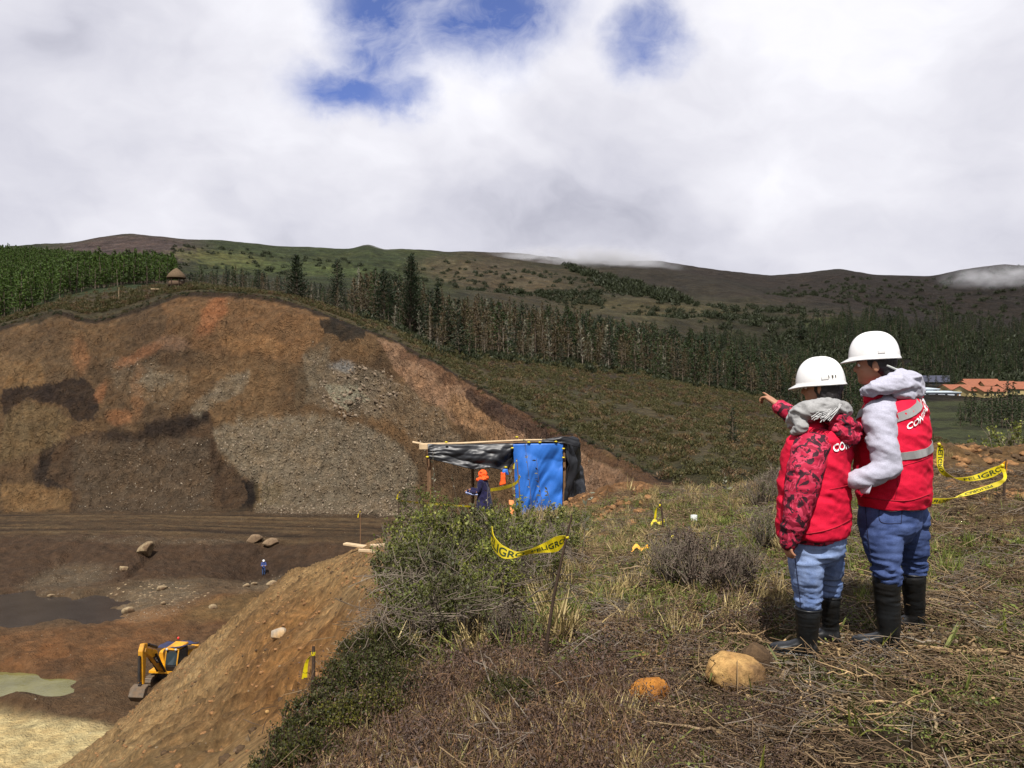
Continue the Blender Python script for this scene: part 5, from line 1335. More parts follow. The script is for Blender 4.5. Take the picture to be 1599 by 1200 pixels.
def dense(pts, n):
    pts = np.array(pts, float); m = len(pts); t = np.linspace(0, m - 1, n); out = []
    for x in t:
        i = min(int(x), m - 2); f = x - i
        p0 = pts[max(i - 1, 0)]; p1 = pts[i]; p2 = pts[i + 1]; p3 = pts[min(i + 2, m - 1)]
        out.append(0.5 * ((2 * p1) + (-p0 + p2) * f + (2 * p0 - 5 * p1 + 4 * p2 - p3) * f * f + (-p0 + 3 * p1 - 3 * p2 + p3) * f ** 3))
    return np.array(out)
def text_mesh(body, size=1.0, bold=False, extrude=0.0):
    cu = bpy.data.curves.new('lettering', 'FONT'); cu.body = body; cu.size = size; cu.resolution_u = 3
    if bold: cu.offset = 0.02 * size
    o = bpy.data.objects.new('lettering', cu); COL.objects.link(o)
    dg = bpy.context.evaluated_depsgraph_get(); me = bpy.data.meshes.new_from_object(o.evaluated_get(dg))
    bpy.data.objects.remove(o); bm = bmesh.new(); bm.from_mesh(me)
    bmesh.ops.triangulate(bm, faces=bm.faces[:]); bmesh.ops.subdivide_edges(bm, edges=[e for e in bm.edges if e.calc_length() > 0.12 * size], cuts=2)
    bmesh.ops.triangulate(bm, faces=bm.faces[:])
    bm.to_mesh(me); bm.free()
    P = np.empty(len(me.vertices) * 3); me.vertices.foreach_get('co', P)
    return me, P.reshape(-1, 3)
def ribbon_text(name, body, Lp, Wp, s0, s1, mat, parent, both=True, fill=0.62, th=0.003, flip=False):
    """lettering laid along a ribbon between two fractions of its length"""
    me, P = text_mesh(body, 1.0, True)
    x = (P[:, 0] - P[:, 0].min()) / (np.ptp(P[:, 0])); y = (P[:, 1] - P[:, 1].min()) / np.ptp(P[:, 1])
    t = s0 + (s1 - s0) * x; v = 0.5 + (y - 0.5) * fill
    n = len(Lp); q = np.linspace(0, 1, n); Lp = np.array(Lp); Wp = np.array(Wp)
    A = np.stack([np.interp(t, q, Lp[:, i]) for i in range(3)], 1); B = np.stack([np.interp(t, q, Wp[:, i]) for i in range(3)], 1)
    c = Wp - Lp; d = np.gradient((Lp + Wp) / 2, axis=0); nr = np.cross(d, c); nr /= np.linalg.norm(nr, axis=1)[:, None]
    Nn = np.stack([np.interp(t, q, nr[:, i]) for i in range(3)], 1)
    sgn = -1.0 if flip else 1.0
    Q = A + (B - A) * v[:, None] + Nn * th * sgn
    me.vertices.foreach_set('co', Q.ravel()); me.materials.clear(); me.materials.append(mat); me.update()
    return obj_from_mesh(name, me, parent)

# ------------------------------------------------------------------ caution tape hung from the leaning stake
stake = empty('stake', gpos(847, 4.35), 0, 'dark thin stake leaning right with caution tape tied near its top', 'stake')
b0 = np.array(stake.location)
P = dense([b0 - [0, 0, .15], px3(850, 1040, 4.33), px3(862, 950, 4.30), px3(878, 870, 4.27), px3(893, 806, 4.25)], 12) - b0
tube_obj('shaft', P, .013, .005, M_POLE_D, stake)
def tape(name, up, lo, Ys, n, label, texts=(), mat=M_TAPE, group=None, knots=()):
    """ribbon from frame rows of its two edges; every point has its own distance"""
    U = dense([px3(a, b, Y) for (a, b), Y in zip(up, Ys)], n); W = dense([px3(a, b, Y + 0.03 * math.sin(i * 2.1)) for i, ((a, b), Y) in enumerate(zip(lo, Ys))], n)
    r = np.random.default_rng(n + len(up)); q_ = np.linspace(0, n / 7, n); wob = np.stack([q_ * 0, fbm(q_, q_ * 0, 3, seed=n) * .02, fbm(q_, q_ * 0 + 5, 2, seed=n) * .004], 1); U = U + wob; W = W - wob * 0.6
    e = empty(name, U[0], 0, label, 'tape', group); o = np.array(e.location)
    solid_strip('ribbon', U - o, W - o, mat, e)
    for (body, s0, s1, fill, ink) in texts:
        ribbon_text('lettering', body, W - o, U - o, s0, s1, ink, e, fill=fill, flip=False)
        ribbon_text('lettering', body, W - o, U - o, s0, s1, ink, e, fill=fill, flip=True)
    for (a, b, Y, s) in knots:
        k = rock_mesh('knot', s, s * .8, s, int(a), mat, .5, 2, freq=2.5); ko = obj_from_mesh('knot', k, e); ko.location = px3(a, b, Y) - o
    return e
tape('caution_tape', [(768, 823), (772, 838), (785, 852), (805, 862), (822, 860), (845, 851), (868, 839), (887, 838)],
     [(767, 845), (770, 858), (782, 871), (800, 873), (822, 867), (850, 864), (872, 861), (886, 842)], [4.9, 4.85, 4.75, 4.62, 4.52, 4.42, 4.33, 4.27], 60,
     'yellow caution tape drooping left from the leaning stake', [('PELIGRO', 0.0, 0.56, .72, M_INK), ('PELIGRO', .62, .95, .4, M_INK)], knots=[(886, 840, 4.26, .010)])
tape('caution_tape', [(1466, 693), (1463, 712), (1464, 730), (1476, 744), (1500, 746), (1520, 743), (1545, 733), (1562, 727)],
     [(1473, 697), (1474, 712), (1474, 730), (1482, 741), (1502, 751), (1525, 751), (1552, 745), (1570, 733)], [7.6, 7.6, 7.6, 7.6, 7.7, 7.8, 7.9, 7.95], 60,
     'yellow printed tape curling up at the right behind the taller person', [('PELIGRO', .03, .36, .7, M_INK), ('PELIGRO', .60, .97, .6, M_INK)], knots=[(1566, 728, 7.95, .022), (1467, 694, 7.6, .018)])
tape('caution_tape', [(1570, 733), (1573, 745), (1566, 756), (1545, 765), (1520, 773), (1480, 778), (1445, 778)],
     [(1562, 731), (1568, 744), (1562, 751), (1540, 759), (1510, 768), (1475, 786), (1445, 786)], [7.9, 7.85, 7.7, 7.5, 7.3, 7.0, 6.8], 50,
     'lower yellow tape run passing behind the hips of the taller person', [('PELIGRO PELIGRO', .45, .98, .55, M_INK)])
tape('orange_tape_end', [(1562, 728), (1572, 720), (1574, 722)], [(1566, 738), (1570, 733), (1572, 736)], [7.95, 7.97, 8.0], 12, 'orange yellow flap of tape at the far right stake', mat=M_TAPE_O)
def tape_stake(px, Y, h, top, label, rag=True, mat=M_POLE_D):
    e = empty('tape_stake', gpos(px, Y), 0, label, 'stake'); o = np.array(e.location)
    tube_obj('shaft', [(0, 0, -.1), (.01, 0, h * .5), (top, 0, h)], .014, .009, mat, e)
    if rag:
        k = rock_mesh('knot', .011, .011, .018, int(px), M_TAPE, .6, 3, freq=2.2); ko = obj_from_mesh('tape_knot', k, e); ko.location = (top, 0, h - .04)
        a = np.array([[top, 0, h - .04], [top - .05, .01, h - .09], [top - .07, 0, h - .19]]); a = dense(a, 8); solid_strip('tape_tail', a, a + np.linspace(.006, .03, 8)[:, None] * [1, .4, .2], M_TAPE, e, th=.0006)
    return e
tape_stake(1568, 7.98, .42, .02, 'short stake at the right holding the tape loop', rag=False)
tape_stake(562, 19.5, .95, 0, 'bare stake with a yellow rag beside the pale board on the brink', mat=M_POLE)
tape_stake(622, 17.5, 1.0, -.02, 'thin dark stake standing behind the pale board', rag=False)
tape_stake(486, 4.6, .32, .01, 'yellow flagged peg on the brink near the bottom left')
tape_stake(811, 14.8, 1.35, -.05, 'crooked stake with yellow knot in front of the blue sheet', mat=M_POLE)
tape_stake(1034, 8.8, .36, -.02, 'thin wire stake with yellow ribbon in the grass')
tape_stake(624, 16, 1.0, 0, 'thin stake with yellow rag left of the shelter, start of a tape')
e = tape('caution_tape', [(624, 781), (650, 784), (700, 788), (735, 790)], [(624, 784), (650, 787), (700, 791), (735, 793)], [16, 17, 18.5, 19.5], 24, 'dull tape strung between thin stake and shelter pole')
tape('caution_tape', [(766, 763), (785, 760), (805, 753), (811, 742)], [(766, 768), (786, 765), (806, 757), (813, 745)], [16.5, 15.8, 15, 14.7], 20, 'bright tape tied from the crooked stake into the shelter')
for (px, py, lb, m) in [(1000, 872, 'crumpled scrap of yellow tape in the grass', M_TAPE_O), (1028, 828, 'twisted yellow ribbon caught in the grass', M_TAPE), (1058, 858, 'small yellow scrap right of the twisted ribbon', M_TAPE)]:
    p = at_row(px, py, 4, 16); a = dense([[-.08, 0, .0], [-.03, .03, .05], [.02, -.02, .02], [.08, .02, .05]], 14)
    o = solid_strip('tape_scrap', a, a + [0.0, .03, .03], m); o.location = p + Vector((0, 0, .04)); tag(o, lb, 'tape scrap')
# survey mark, boards
p = at_row(1084, 822, 6, 14)
sm = empty('survey_mark', p, 0, 'pale pipe stub on a reddish square plate in the grass', 'marker')
def lathe(name, prof, mat, parent=None, sides=20):
    V, f = [], []
    for (r, z) in prof:
        for k in range(sides): a = 2 * math.pi * k / sides; V.append((r * math.cos(a), r * math.sin(a), z))
    m_ = len(prof)
    for i in range(m_ - 1):
        for k in range(sides): f.append((i * sides + k, i * sides + (k + 1) % sides, (i + 1) * sides + (k + 1) % sides, (i + 1) * sides + k))
    f.append(tuple(range(sides))[::-1]); f.append(tuple((m_ - 1) * sides + k for k in range(sides)))
    return mesh_obj(name, V, f, mat, parent)
M_PVC = plain('pvc', S(200, 204, 200), 0.5)
def box(name, size, loc, mat, parent=None, rot=(0, 0, 0), bev=0.006):
    bm = bmesh.new(); bmesh.ops.create_cube(bm, size=1.0)
    for v in bm.verts: v.co = Vector((v.co.x * size[0], v.co.y * size[1], v.co.z * size[2]))
    if bev: bmesh.ops.bevel(bm, geom=bm.edges[:], offset=min(bev, min(size) * .3), segments=1, affect='EDGES')
    me = bpy.data.meshes.new(name); bm.to_mesh(me); bm.free(); me.materials.append(mat)
    o = obj_from_mesh(name, me, parent); o.location = loc; o.rotation_euler = rot
    return o
lathe('pipe', [(.035, 0), (.035, .12), (.028, .12), (.028, .06)], M_PVC, sm)
box('plate', (.26, .2, .03), (0, 0, 0), plain('rust_plate', S(140, 84, 64), .8), sm, (0, 0, .3))
for (px, py, L_, w_, rz, lb) in [(564, 858, .95, .16, -.35, 'pale board lying on the brink of the bank'), (608, 862, .7, .1, .5, 'weathered board end right of the pale board'), (585, 868, .6, .05, -.1, 'thin lath lying below the pale board')]:
    p = at_row(px, py, 14, 24); b = box('board', (L_, w_, .05), (p.x, p.y, p.z + .07), M_LUMBER, None, (0, .05, rz)); tag(b, lb, 'board')

# ------------------------------------------------------------------ shelter of poles and plastic sheeting
YS = 20.0
g0 = gpos(775, YS)
sh = empty('tarp_shelter', g0, 0, 'makeshift shelter of poles with black plastic roof and blue front sheet', 'shelter')
o_ = np.array(g0)
def sp(px, py, Y): return px3(px, py, Y) - o_
def ground_at(px, Y): p = gpos(px, Y); return np.array(p) - o_ - [0, 0, .15]
for (px, Y, py1) in [(670, YS, 693), (737, YS + 1.9, 715), (803, YS, 690), (880, YS, 687), (902, YS + 1.8, 700), (668, YS + 1.9, 700)]:
    g = ground_at(px, Y); t_ = sp(px, py1, Y); tube_obj('pole', [g, (g + t_) / 2 + [.03, 0, 0], t_], .048, .04, M_POLE, sh)
tube_obj('roof_pole', [sp(644, 691, YS - .05), sp(665, 695, YS - .05), sp(760, 691, YS - .06), sp(800, 688, YS - .05), sp(890, 687, YS - .05)], .032, .024, M_LUMBER, sh)
tube_obj('roof_pole', [sp(700, 694, YS - .0), sp(800, 692, YS - .1), sp(884, 689, YS - .1)], .016, .016, M_POLE, sh)
tube_obj('cross_pole', [sp(662, 693, YS + .1), sp(664, 700, YS + 2)], .035, .03, M_POLE, sh)
tube_obj('cross_pole', [sp(885, 686, YS + .1), sp(900, 694, YS + 2)], .035, .03, M_POLE, sh)
box('timber_end', (.3, .12, .13), tuple(sp(664, 698, YS - .03)), M_LUMBER, sh)
def sheet(name, top, bot, nu, nv, mat, amp, seed, depth=None, freq=3.0, th=.012, parent=sh):
    """hanging sheet between a top and a bottom edge, with folds; closed thin body"""
    A = dense(top, nu); B = dense(bot, nu); r = np.random.default_rng(seed)
    v = np.linspace(0, 1, nv)[None, :, None]
    P = A[:, None] * (1 - v) + B[:, None] * v
    uu = np.arange(nu)[:, None] / nu; vv = np.linspace(0, 1, nv)[None, :]
    L_ = np.linalg.norm(A[-1] - A[0])
    fold = fbm(uu * L_ * freq + 0 * vv, vv * 1.3 + uu * 2, 4, seed=seed) + 0.6 * np.abs(fbm((uu + .35 * vv) * L_ * freq * 1.3, vv * 2.0, 3, seed=seed + 3)) + .5 * np.abs(fbm((uu - .3 * vv) * L_ * freq * 1.1, vv * 2.4, 3, seed=seed + 9))
    n = np.cross(A[-1] - A[0], B[nu // 2] - A[nu // 2]); n /= np.linalg.norm(n)
    if n[1] > 0: n = -n
    P = P + (fold * amp * (0.3 + 0.7 * np.minimum(1, vv * 3)))[..., None] * n
    P = P.reshape(-1, 3); idx = np.arange(nu * nv).reshape(nu, nv); N_ = nu * nv
    q = np.stack([idx[:-1, :-1], idx[1:, :-1], idx[1:, 1:], idx[:-1, 1:]], -1).reshape(-1, 4)
    me = tri_mesh(name, P, q, mat, smooth=True); ob = obj_from_mesh(name, me, parent)
    md = ob.modifiers.new('thickness', 'SOLIDIFY'); md.thickness = th
    return ob
sheet('roof_valance', [sp(668, 694, YS - .1), sp(740, 695, YS - .12), sp(803, 693, YS - .1)],
      [sp(669, 717, YS - .12), sp(700, 724, YS - .15), sp(737, 733, YS - .2), sp(765, 731, YS - .2), sp(790, 735, YS - .15), sp(803, 722, YS - .1)], 90, 30, M_BLACKP, .16, 5, freq=1.1)
sheet('roof_sheet', [sp(668, 694, YS - .1), sp(740, 694, YS - .1), sp(803, 691, YS - .1), sp(888, 686, YS - .1)], [sp(667, 700, YS + 2.1), sp(740, 704, YS + 2.1), sp(803, 700, YS + 2.1), sp(903, 693, YS + 2.1)], 80, 30, M_BLACKP, .06, 8, freq=1.6)
sheet('side_sheet', [sp(879, 688, YS - .06), sp(886, 682, YS + .1), sp(896, 683, YS + .35), sp(904, 692, YS + .9), sp(903, 694, YS + 1.9)], [sp(879, 801, YS - .04), sp(887, 799, YS + .1), sp(897, 793, YS + .4), sp(905, 786, YS + .9), sp(903, 783, YS + 1.9)], 50, 60, M_BLACKP, .24, 11, freq=1.5)
sheet('roof_fold', [sp(846, 687, YS - .13), sp(866, 684, YS - .14), sp(884, 682, YS - .13), sp(904, 686, YS - .05)], [sp(846, 691, YS - .14), sp(866, 692, YS - .16), sp(884, 694, YS - .16), sp(905, 700, YS - .05)], 40, 10, M_BLACKP, .07, 15, freq=2)
sheet('back_sheet', [sp(803, 696, YS + 1.9), sp(902, 694, YS + 1.95)], [sp(803, 790, YS + 1.9), sp(902, 783, YS + 1.95)], 30, 20, M_BLACKP, .08, 13)
sheet('blue_sheet', [sp(801, 694, YS - .16), sp(840, 693, YS - .18), sp(879, 693, YS - .16)], [sp(808, 822, YS - .1), sp(822, 828, YS - .25), sp(838, 803, YS - .2), sp(878, 797, YS - .16)], 80, 60, M_BLUEP, .20, 21, freq=1.0)
for (px, py) in [(697, 691), (807, 683), (826, 691), (843, 691), (868, 690), (880, 701), (880, 715), (667, 714), (800, 700), (790, 730)]:
    k = obj_from_mesh('tape_tie', rock_mesh('tie', .04, .03, .022, px, M_TAPE, .5, 2, freq=2.4), sh); k.location = sp(px, py, YS - .24)
# things hung and lying in the shelter
def cloth_thing(name, top, bot, mat, amp, seed, label, cat, nu=24, nv=30, freq=3):
    e = sheet(name, top, bot, nu, nv, mat, amp, seed, parent=None, freq=freq, th=.03); e.location = o_; return tag(e, label, cat)
cloth_thing('orange_rag', [sp(782, 738, YS - .35), sp(789, 738, YS - .35)], [sp(781, 759, YS - .35), sp(790, 756, YS - .35)], M_ORCLOTH, .05, 31, 'orange rag hung from the roof pole beside the blue sheet', 'rag', 8, 12)
cloth_thing('blue_rag', [sp(786, 733, YS - .33), sp(792, 733, YS - .33)], [sp(784, 741, YS - .33), sp(795, 742, YS - .33)], M_BLUEP, .03, 32, 'small light blue rag above the orange one', 'rag', 8, 8)
cloth_thing('orange_mesh', [sp(795, 782, YS - .6), sp(801, 783, YS - .6)], [sp(799, 822, YS - .8), sp(812, 822, YS - .8)], plain('pale_orange_net', S(230, 140, 80), .7), .08, 33, 'pale orange netting trailing at the foot of the blue sheet', 'netting', 10, 20)
cloth_thing('orange_mesh', [sp(796, 818, YS - 1.2), sp(806, 818, YS - 1.2)], [sp(792, 832, YS - 1.5), sp(806, 834, YS - 1.5)], M_ORCLOTH, .08, 34, 'bright orange scrap on the ground left of the blue sheet corner', 'rag', 8, 8)
cloth_thing('blue_bundle', [sp(757, 812, YS - 1.2), sp(785, 812, YS - 1.3), sp(800, 808, YS - 1.3)], [sp(762, 826, YS - 1.6), sp(785, 828, YS - 1.7), sp(800, 824, YS - 1.6)], plain('dull_blue_plastic', (0.03, 0.10, 0.28), .35, .5), .12, 35, 'crumpled dull blue plastic lying before the shelter person', 'plastic sheet', 30, 10)

# ------------------------------------------------------------------ thatched hut on the rim
hp = gpos(276, 160); hp.z = -(444 - HY) / F_PX * 160 - .2
hut = empty('thatched_hut', hp, 0, 'round open hut with a conical thatched roof on the rim', 'hut')
M_THATCH = plain('thatch', S(100, 84, 66), .95, .1, .35, 6, bump=.1)
lathe('roof', [(1.85, 1.35), (1.92, 1.5), (1.5, 2.2), (1.0, 2.75), (.45, 3.2), (.05, 3.45)], M_THATCH, hut, 26)
for k in range(7):
    a = k * 2 * math.pi / 7; tube_obj('post', [(1.6 * math.cos(a), 1.6 * math.sin(a), -.4), (1.6 * math.cos(a), 1.6 * math.sin(a), 1.75)], .07, .07, M_POLE_D, hut)
lathe('low_wall', [(1.5, -.3), (1.5, .75), (1.42, .75), (1.42, -.3)], plain('hut_wall', S(90, 72, 56), .9), hut, 24)
p = gpos(248, 158); p.z += .25
bx = box('timber_beam', (3.0, .16, .16), p, M_LUMBER, None, (0, .03, .05)); tag(bx, 'pale beam lying on the rim left of the thatched hut', 'beam')
p = gpos(186, 158); so = Soup(); so.tube([(0, 0, -.3), (0.03, 0, 2.2)], [.05, .03], 5); o = obj_from_mesh('rim_post', so.mesh('rim_post', M_LUMBER)); o.location = p; tag(o, 'thin pale post on the rim far left of the hut', 'post')

# ------------------------------------------------------------------ houses in the valley
M_ROOF = plain('orange_roof_tiles', S(140, 88, 66), .85, .2, .2, 1.2, bump=.05)
M_CREAM = plain('cream_wall', S(176, 158, 112), .9, .1, .1, 1)
M_WHITEW = plain('white_wall', S(206, 212, 222), .9, .1, .1, 1)
M_GREYR = plain('metal_roof', S(188, 200, 210), .45, .4, .1, 1)
M_WIN = plain('dark_window', (0.02, 0.025, 0.03), .2, .5, .1)
def house(px, py, Y, w, d, h, rz, roof, wall, label, rh=1.6, flat=False, cat='house'):
    p = Vector(px3(px, py, Y)); e = empty('house', p, rz, label, cat)
    V = [(-w/2, -d/2, -3), (w/2, -d/2, -3), (w/2, d/2, -3), (-w/2, d/2, -3), (-w/2, -d/2, h), (w/2, -d/2, h), (w/2, d/2, h), (-w/2, d/2, h)]
    f = [(0, 1, 5, 4), (1, 2, 6, 5), (2, 3, 7, 6), (3, 0, 4, 7), (4, 5, 6, 7)]
    if not flat:
        V += [(-w/2, 0, h + rh), (w/2, 0, h + rh)]; f = f[:4] + [(5, 6, 9), (7, 4, 8)]
    mesh_obj('wall', V, f, wall, e, smooth=False)
    ov = .5; t = .14
    if flat:
        box('roof', (w + 2*ov, d + 2*ov, .3), (0, 0, h + .18), roof, e, (0.05, 0, 0), bev=.02)
    else:
        s_ = rh / (d / 2)
        V = []
        for zz in (0, t):
            V += [(-w/2-ov, -d/2-ov, h - ov*s_ + zz + .01), (w/2+ov, -d/2-ov, h - ov*s_ + zz + .01), (w/2+ov, 0, h + rh + zz + .01), (-w/2-ov, 0, h + rh + zz + .01), (-w/2-ov, d/2+ov, h - ov*s_ + zz + .01), (w/2+ov, d/2+ov, h - ov*s_ + zz + .01)]
        f = [(0, 3, 2, 1), (3, 4, 5, 2), (6, 7, 8, 9), (9, 8, 11, 10), (0, 1, 7, 6), (4, 10, 11, 5), (0, 6, 9, 3), (3, 9, 10, 4), (1, 2, 8, 7), (2, 5, 11, 8)]
        mesh_obj('roof', V, f, roof, e, smooth=False)
    nw = max(1, int(w / 4))
    for k in range(nw):
        box('window', (1.1, .12, 1.0), (-w/2 + (k + .5) * w / nw, -d/2 - .02, h * .55), M_WIN, e, bev=.02)
    box('door', (.95, .12, 2.0), (w/2 - 1.2, -d/2 - .02, 1.0), M_POLE, e, bev=.02)
    return e
for i, (px, py, Y, w, d, h, rz, lb) in enumerate([(1492, 617, 350, 13, 8, 2.6, .25, 'leftmost orange roofed house in the valley, beside the white building'), (1512, 611, 362, 10, 7, 2.6, .5, 'small orange roofed house second from the left, further back'),
      (1530, 608, 372, 14, 8, 2.8, -.2, 'orange roofed house at the back of the middle of the cluster'), (1515, 621, 340, 11, 8, 3, .35, 'cream walled house in front of the left of the cluster'),
      (1541, 622, 338, 12, 8, 3, .3, 'cream gabled house at the front centre of the cluster'), (1557, 612, 358, 13, 8, 2.8, -.15, 'orange roofed house right of centre behind the trees'),
      (1580, 617, 348, 13, 8, 2.8, .1, 'orange roofed house near the right edge'), (1605, 613, 356, 14, 8, 2.8, .2, 'orange roofed house cut by the right edge of the view')]):
    house(px, py, Y, w, d, h, rz, M_ROOF, M_CREAM, lb, 1.9)
house(1464, 622, 342, 16, 7, 2.6, -.05, M_GREYR, M_WHITEW, 'long low white building left of the orange roofs', flat=True, cat='building')
house(1437, 616, 350, 12, 8, 2.4, .1, M_GREYR, M_WHITEW, 'pale roofed shed partly hidden by the taller person', flat=True, cat='building')
house(1434, 604, 395, 26, 12, 2.4, -.45, plain('dark_slate_roof', S(60, 62, 78), .5, .3, .2, .4), plain('dark_shed_wall', S(60, 56, 54)), 'dark roofed long shed behind the hood of the taller person', 3.0, cat='building')
# pines in front of the houses
rr = np.random.default_rng(31)
for i, (px, Y, s) in enumerate([(1500, 205, .78), (1508, 230, .85), (1516, 212, 1.05), (1524, 228, 1.0), (1533, 205, .95), (1541, 222, 1.05), (1550, 210, 1.1), (1558, 226, 1.2), (1565, 208, 1.15), (1572, 219, 1.35), (1580, 206, 1.2), (1588, 222, 1.2), (1596, 209, 1.1), (1606, 215, 1.1)]):
    tree_thing('pine_tree', GREEN[i % 4], gpos(px, Y), rr.random() * 6, s * .88, 'dark pine in the row between the green field and the orange roofs', 'pines before the houses')

# ------------------------------------------------------------------ people
def ring_loft(rings, n=28, exp=2.0):
    """closed body through rings (centre, axis_u*a, axis_v*b)"""
    V, f = [], []; th = np.arange(n) * 2 * np.pi / n
    c_, s_ = np.cos(th), np.sin(th)
    cu = np.sign(c_) * np.abs(c_) ** (2 / exp); sv = np.sign(s_) * np.abs(s_) ** (2 / exp)
    for (c, u, v) in rings: V.append(np.array(c)[None] + cu[:, None] * np.array(u)[None] + sv[:, None] * np.array(v)[None])
    m = len(rings)
    for i in range(m - 1):
        for k in range(n): f.append((i * n + k, i * n + (k + 1) % n, (i + 1) * n + (k + 1) % n, (i + 1) * n + k))
    V = np.concatenate(V); V = np.vstack([V, [np.array(rings[0][0])], [np.array(rings[-1][0])]])
    a, b = m * n, m * n + 1
    for k in range(n): f.append((a, (k + 1) % n, k)); f.append((b, (m - 1) * n + k, (m - 1) * n + (k + 1) % n))
    return V, f
def limb(pts, rad, n=18, flat=1.0, ends=True):
    """rounded tapering limb through points"""
    pts = np.array(pts, float); rad = np.array(rad, float); N_ = max(2, len(pts) - 1) * 7 + 1
    P = dense(pts, N_); R_ = np.interp(np.linspace(0, len(rad) - 1, N_), np.arange(len(rad)), rad)
    d = np.gradient(P, axis=0); d /= np.linalg.norm(d, axis=1)[:, None]
    rings = []; ref = np.array([0.31, 0.95, 0.1]); u = np.cross(d[0], ref); u /= np.linalg.norm(u)
    def add(c, dd, r):
        nonlocal u
        u = u - dd * np.dot(u, dd); u /= np.linalg.norm(u); rings.append((c, u * r, np.cross(dd, u) * r * flat))
    if ends:
        for t in (0.15, 0.5, 0.8): add(P[0] - d[0] * R_[0] * math.cos(t * math.pi / 2), d[0], R_[0] * math.sin(t * math.pi / 2) + 1e-4)
    for i in range(N_): add(P[i], d[i], R_[i])
    if ends:
        for t in (0.8, 0.5, 0.15): add(P[-1] + d[-1] * R_[-1] * math.cos(t * math.pi / 2), d[-1], R_[-1] * math.sin(t * math.pi / 2) + 1e-4)
    return ring_loft(rings, n)
def ball(c, r, rz=0.0, tilt=0.0):
    bm = bmesh.new(); bmesh.ops.create_icosphere(bm, subdivisions=3, radius=1.0)
    M = Matrix.Translation(Vector(c)) @ Matrix.Rotation(rz, 4, 'Z') @ Matrix.Rotation(tilt, 4, 'X') @ Matrix.Diagonal((*r, 1))
    bmesh.ops.transform(bm, matrix=M, verts=bm.verts)
    V = np.array([v.co[:] for v in bm.verts]); f = [tuple(v.index for v in p.verts) for p in bm.faces]; bm.free()
    return V, f
def merge(name, parts, voxel, mat, parent=None, smooth=4, wrinkle=None):
    """union of overlapping closed pieces into one continuous surface"""
    V, f, n = [], [], 0
    for (v, ff) in parts:
        V.append(v); f += [tuple(i + n for i in t) for t in ff]; n += len(v)
    me = bpy.data.meshes.new(name); me.from_pydata([tuple(x) for x in np.concatenate(V)], [], f); me.update()
    bm = bmesh.new(); bm.from_mesh(me); bmesh.ops.recalc_face_normals(bm, faces=bm.faces[:]); bm.to_mesh(me); bm.free()
    o = bpy.data.objects.new(name, me); COL.objects.link(o)
    r = o.modifiers.new('r', 'REMESH'); r.mode = 'VOXEL'; r.voxel_size = voxel; r.adaptivity = 0
    s = o.modifiers.new('s', 'SMOOTH'); s.factor = 0.5; s.iterations = smooth
    dg = bpy.context.evaluated_depsgraph_get(); out = bpy.data.meshes.new_from_object(o.evaluated_get(dg))
    bpy.data.objects.remove(o); bpy.data.meshes.remove(me)
    out.name = name; out.materials.clear(); out.materials.append(mat)
    if wrinkle is not None:
        N_ = len(out.vertices); P = np.empty(N_ * 3); out.vertices.foreach_get('co', P); P = P.reshape(-1, 3)
        Nn = np.empty(N_ * 3); out.vertices.foreach_get('normal', Nn); Nn = Nn.reshape(-1, 3)
        P = P + Nn * wrinkle(P)[:, None]; out.vertices.foreach_set('co', P.ravel())
    out.polygons.foreach_set('use_smooth', np.ones(len(out.polygons), bool)); out.update()
    return obj_from_mesh(name, out, parent)
def folds(P, f=(9, 9, 22), amp=.004, seed=0, ax=0.0):
    """cloth folds: sharp creases from ridged noise"""
    a = 1 - 2 * np.abs(fbm(P[:, 0] * f[0] + ax * P[:, 2] * 6, P[:, 2] * f[2], 3, seed=seed, z=P[:, 1] * f[1]))
    return amp * (a - 0.45) * 1.3
def cloth_material(name, c, rough=.85, var=.12, weave=160, bump=.0012, spec=.15, big=3.0, sheen=.1):
    m, t, b = principled(name, rough, spec); v = t.new('ShaderNodeTexCoord').outputs['Object']
    n = t.noise(v, big, 4, .6); w = t.noise(v, weave, 2, .5)
    col = t.mix(1.0, (*c, 1), t.ramp(n, [(.3, 1 - var), (.7, 1 + var)]), 'MULTIPLY'); col = t.mix(1.0, col, t.ramp(w, [(.3, .88), (.7, 1.1)]), 'MULTIPLY')
    t.l.new(col, b.inputs['Base Color']); b.inputs['Sheen Weight'].default_value = sheen
    bp = t.new('ShaderNodeBump'); bp.inputs['Strength'].default_value = .5; bp.inputs['Distance'].default_value = bump
    t.l.new(w, bp.inputs['Height']); t.l.new(bp.outputs[0], b.inputs['Normal'])
    return m
def denim(name, c1, c2):
    m, t, b = principled(name, .9, .12); v = t.new('ShaderNodeTexCoord').outputs['Object']
    n = t.noise(t.mapping(v, (1, 1, .5)), 7, 5, .65); w = t.noise(v, 220, 2, .5)
    col = t.mix(t.maprange(n, .35, .62), c1, c2); col = t.mix(1.0, col, t.ramp(w, [(.3, .82), (.7, 1.15)]), 'MULTIPLY')
    t.l.new(col, b.inputs['Base Color'])
    return m
M_VEST = cloth_material('red_vest_cloth', (0.50, 0.007, 0.032), .75, .12, big=4, sheen=0)
M_HOOD = cloth_material('grey_fleece', S(178, 178, 194, 1.4), .95, .08)
M_SCARF = cloth_material('grey_scarf_wool', S(150, 150, 150, 1.25), .95, .15, weave=90, bump=.003)
M_SCARF2 = cloth_material('pale_tassels', S(186, 186, 186, 1.4), .95, .15)
M_REFL = plain('reflective_band', S(150, 150, 150, 1.4), .5, .4, .15, 14)
M_WHITE = plain('white_print', (.8, .8, .8), .6)
M_HELMET = principled('white_helmet', .28, .5)[0]; M_HELMET.node_tree.nodes['Principled BSDF'].inputs['Base Color'].default_value = (.62, .62, .62, 1)
_t = NT(M_HELMET.node_tree); _v = _t.new('ShaderNodeTexCoord').outputs['Object']
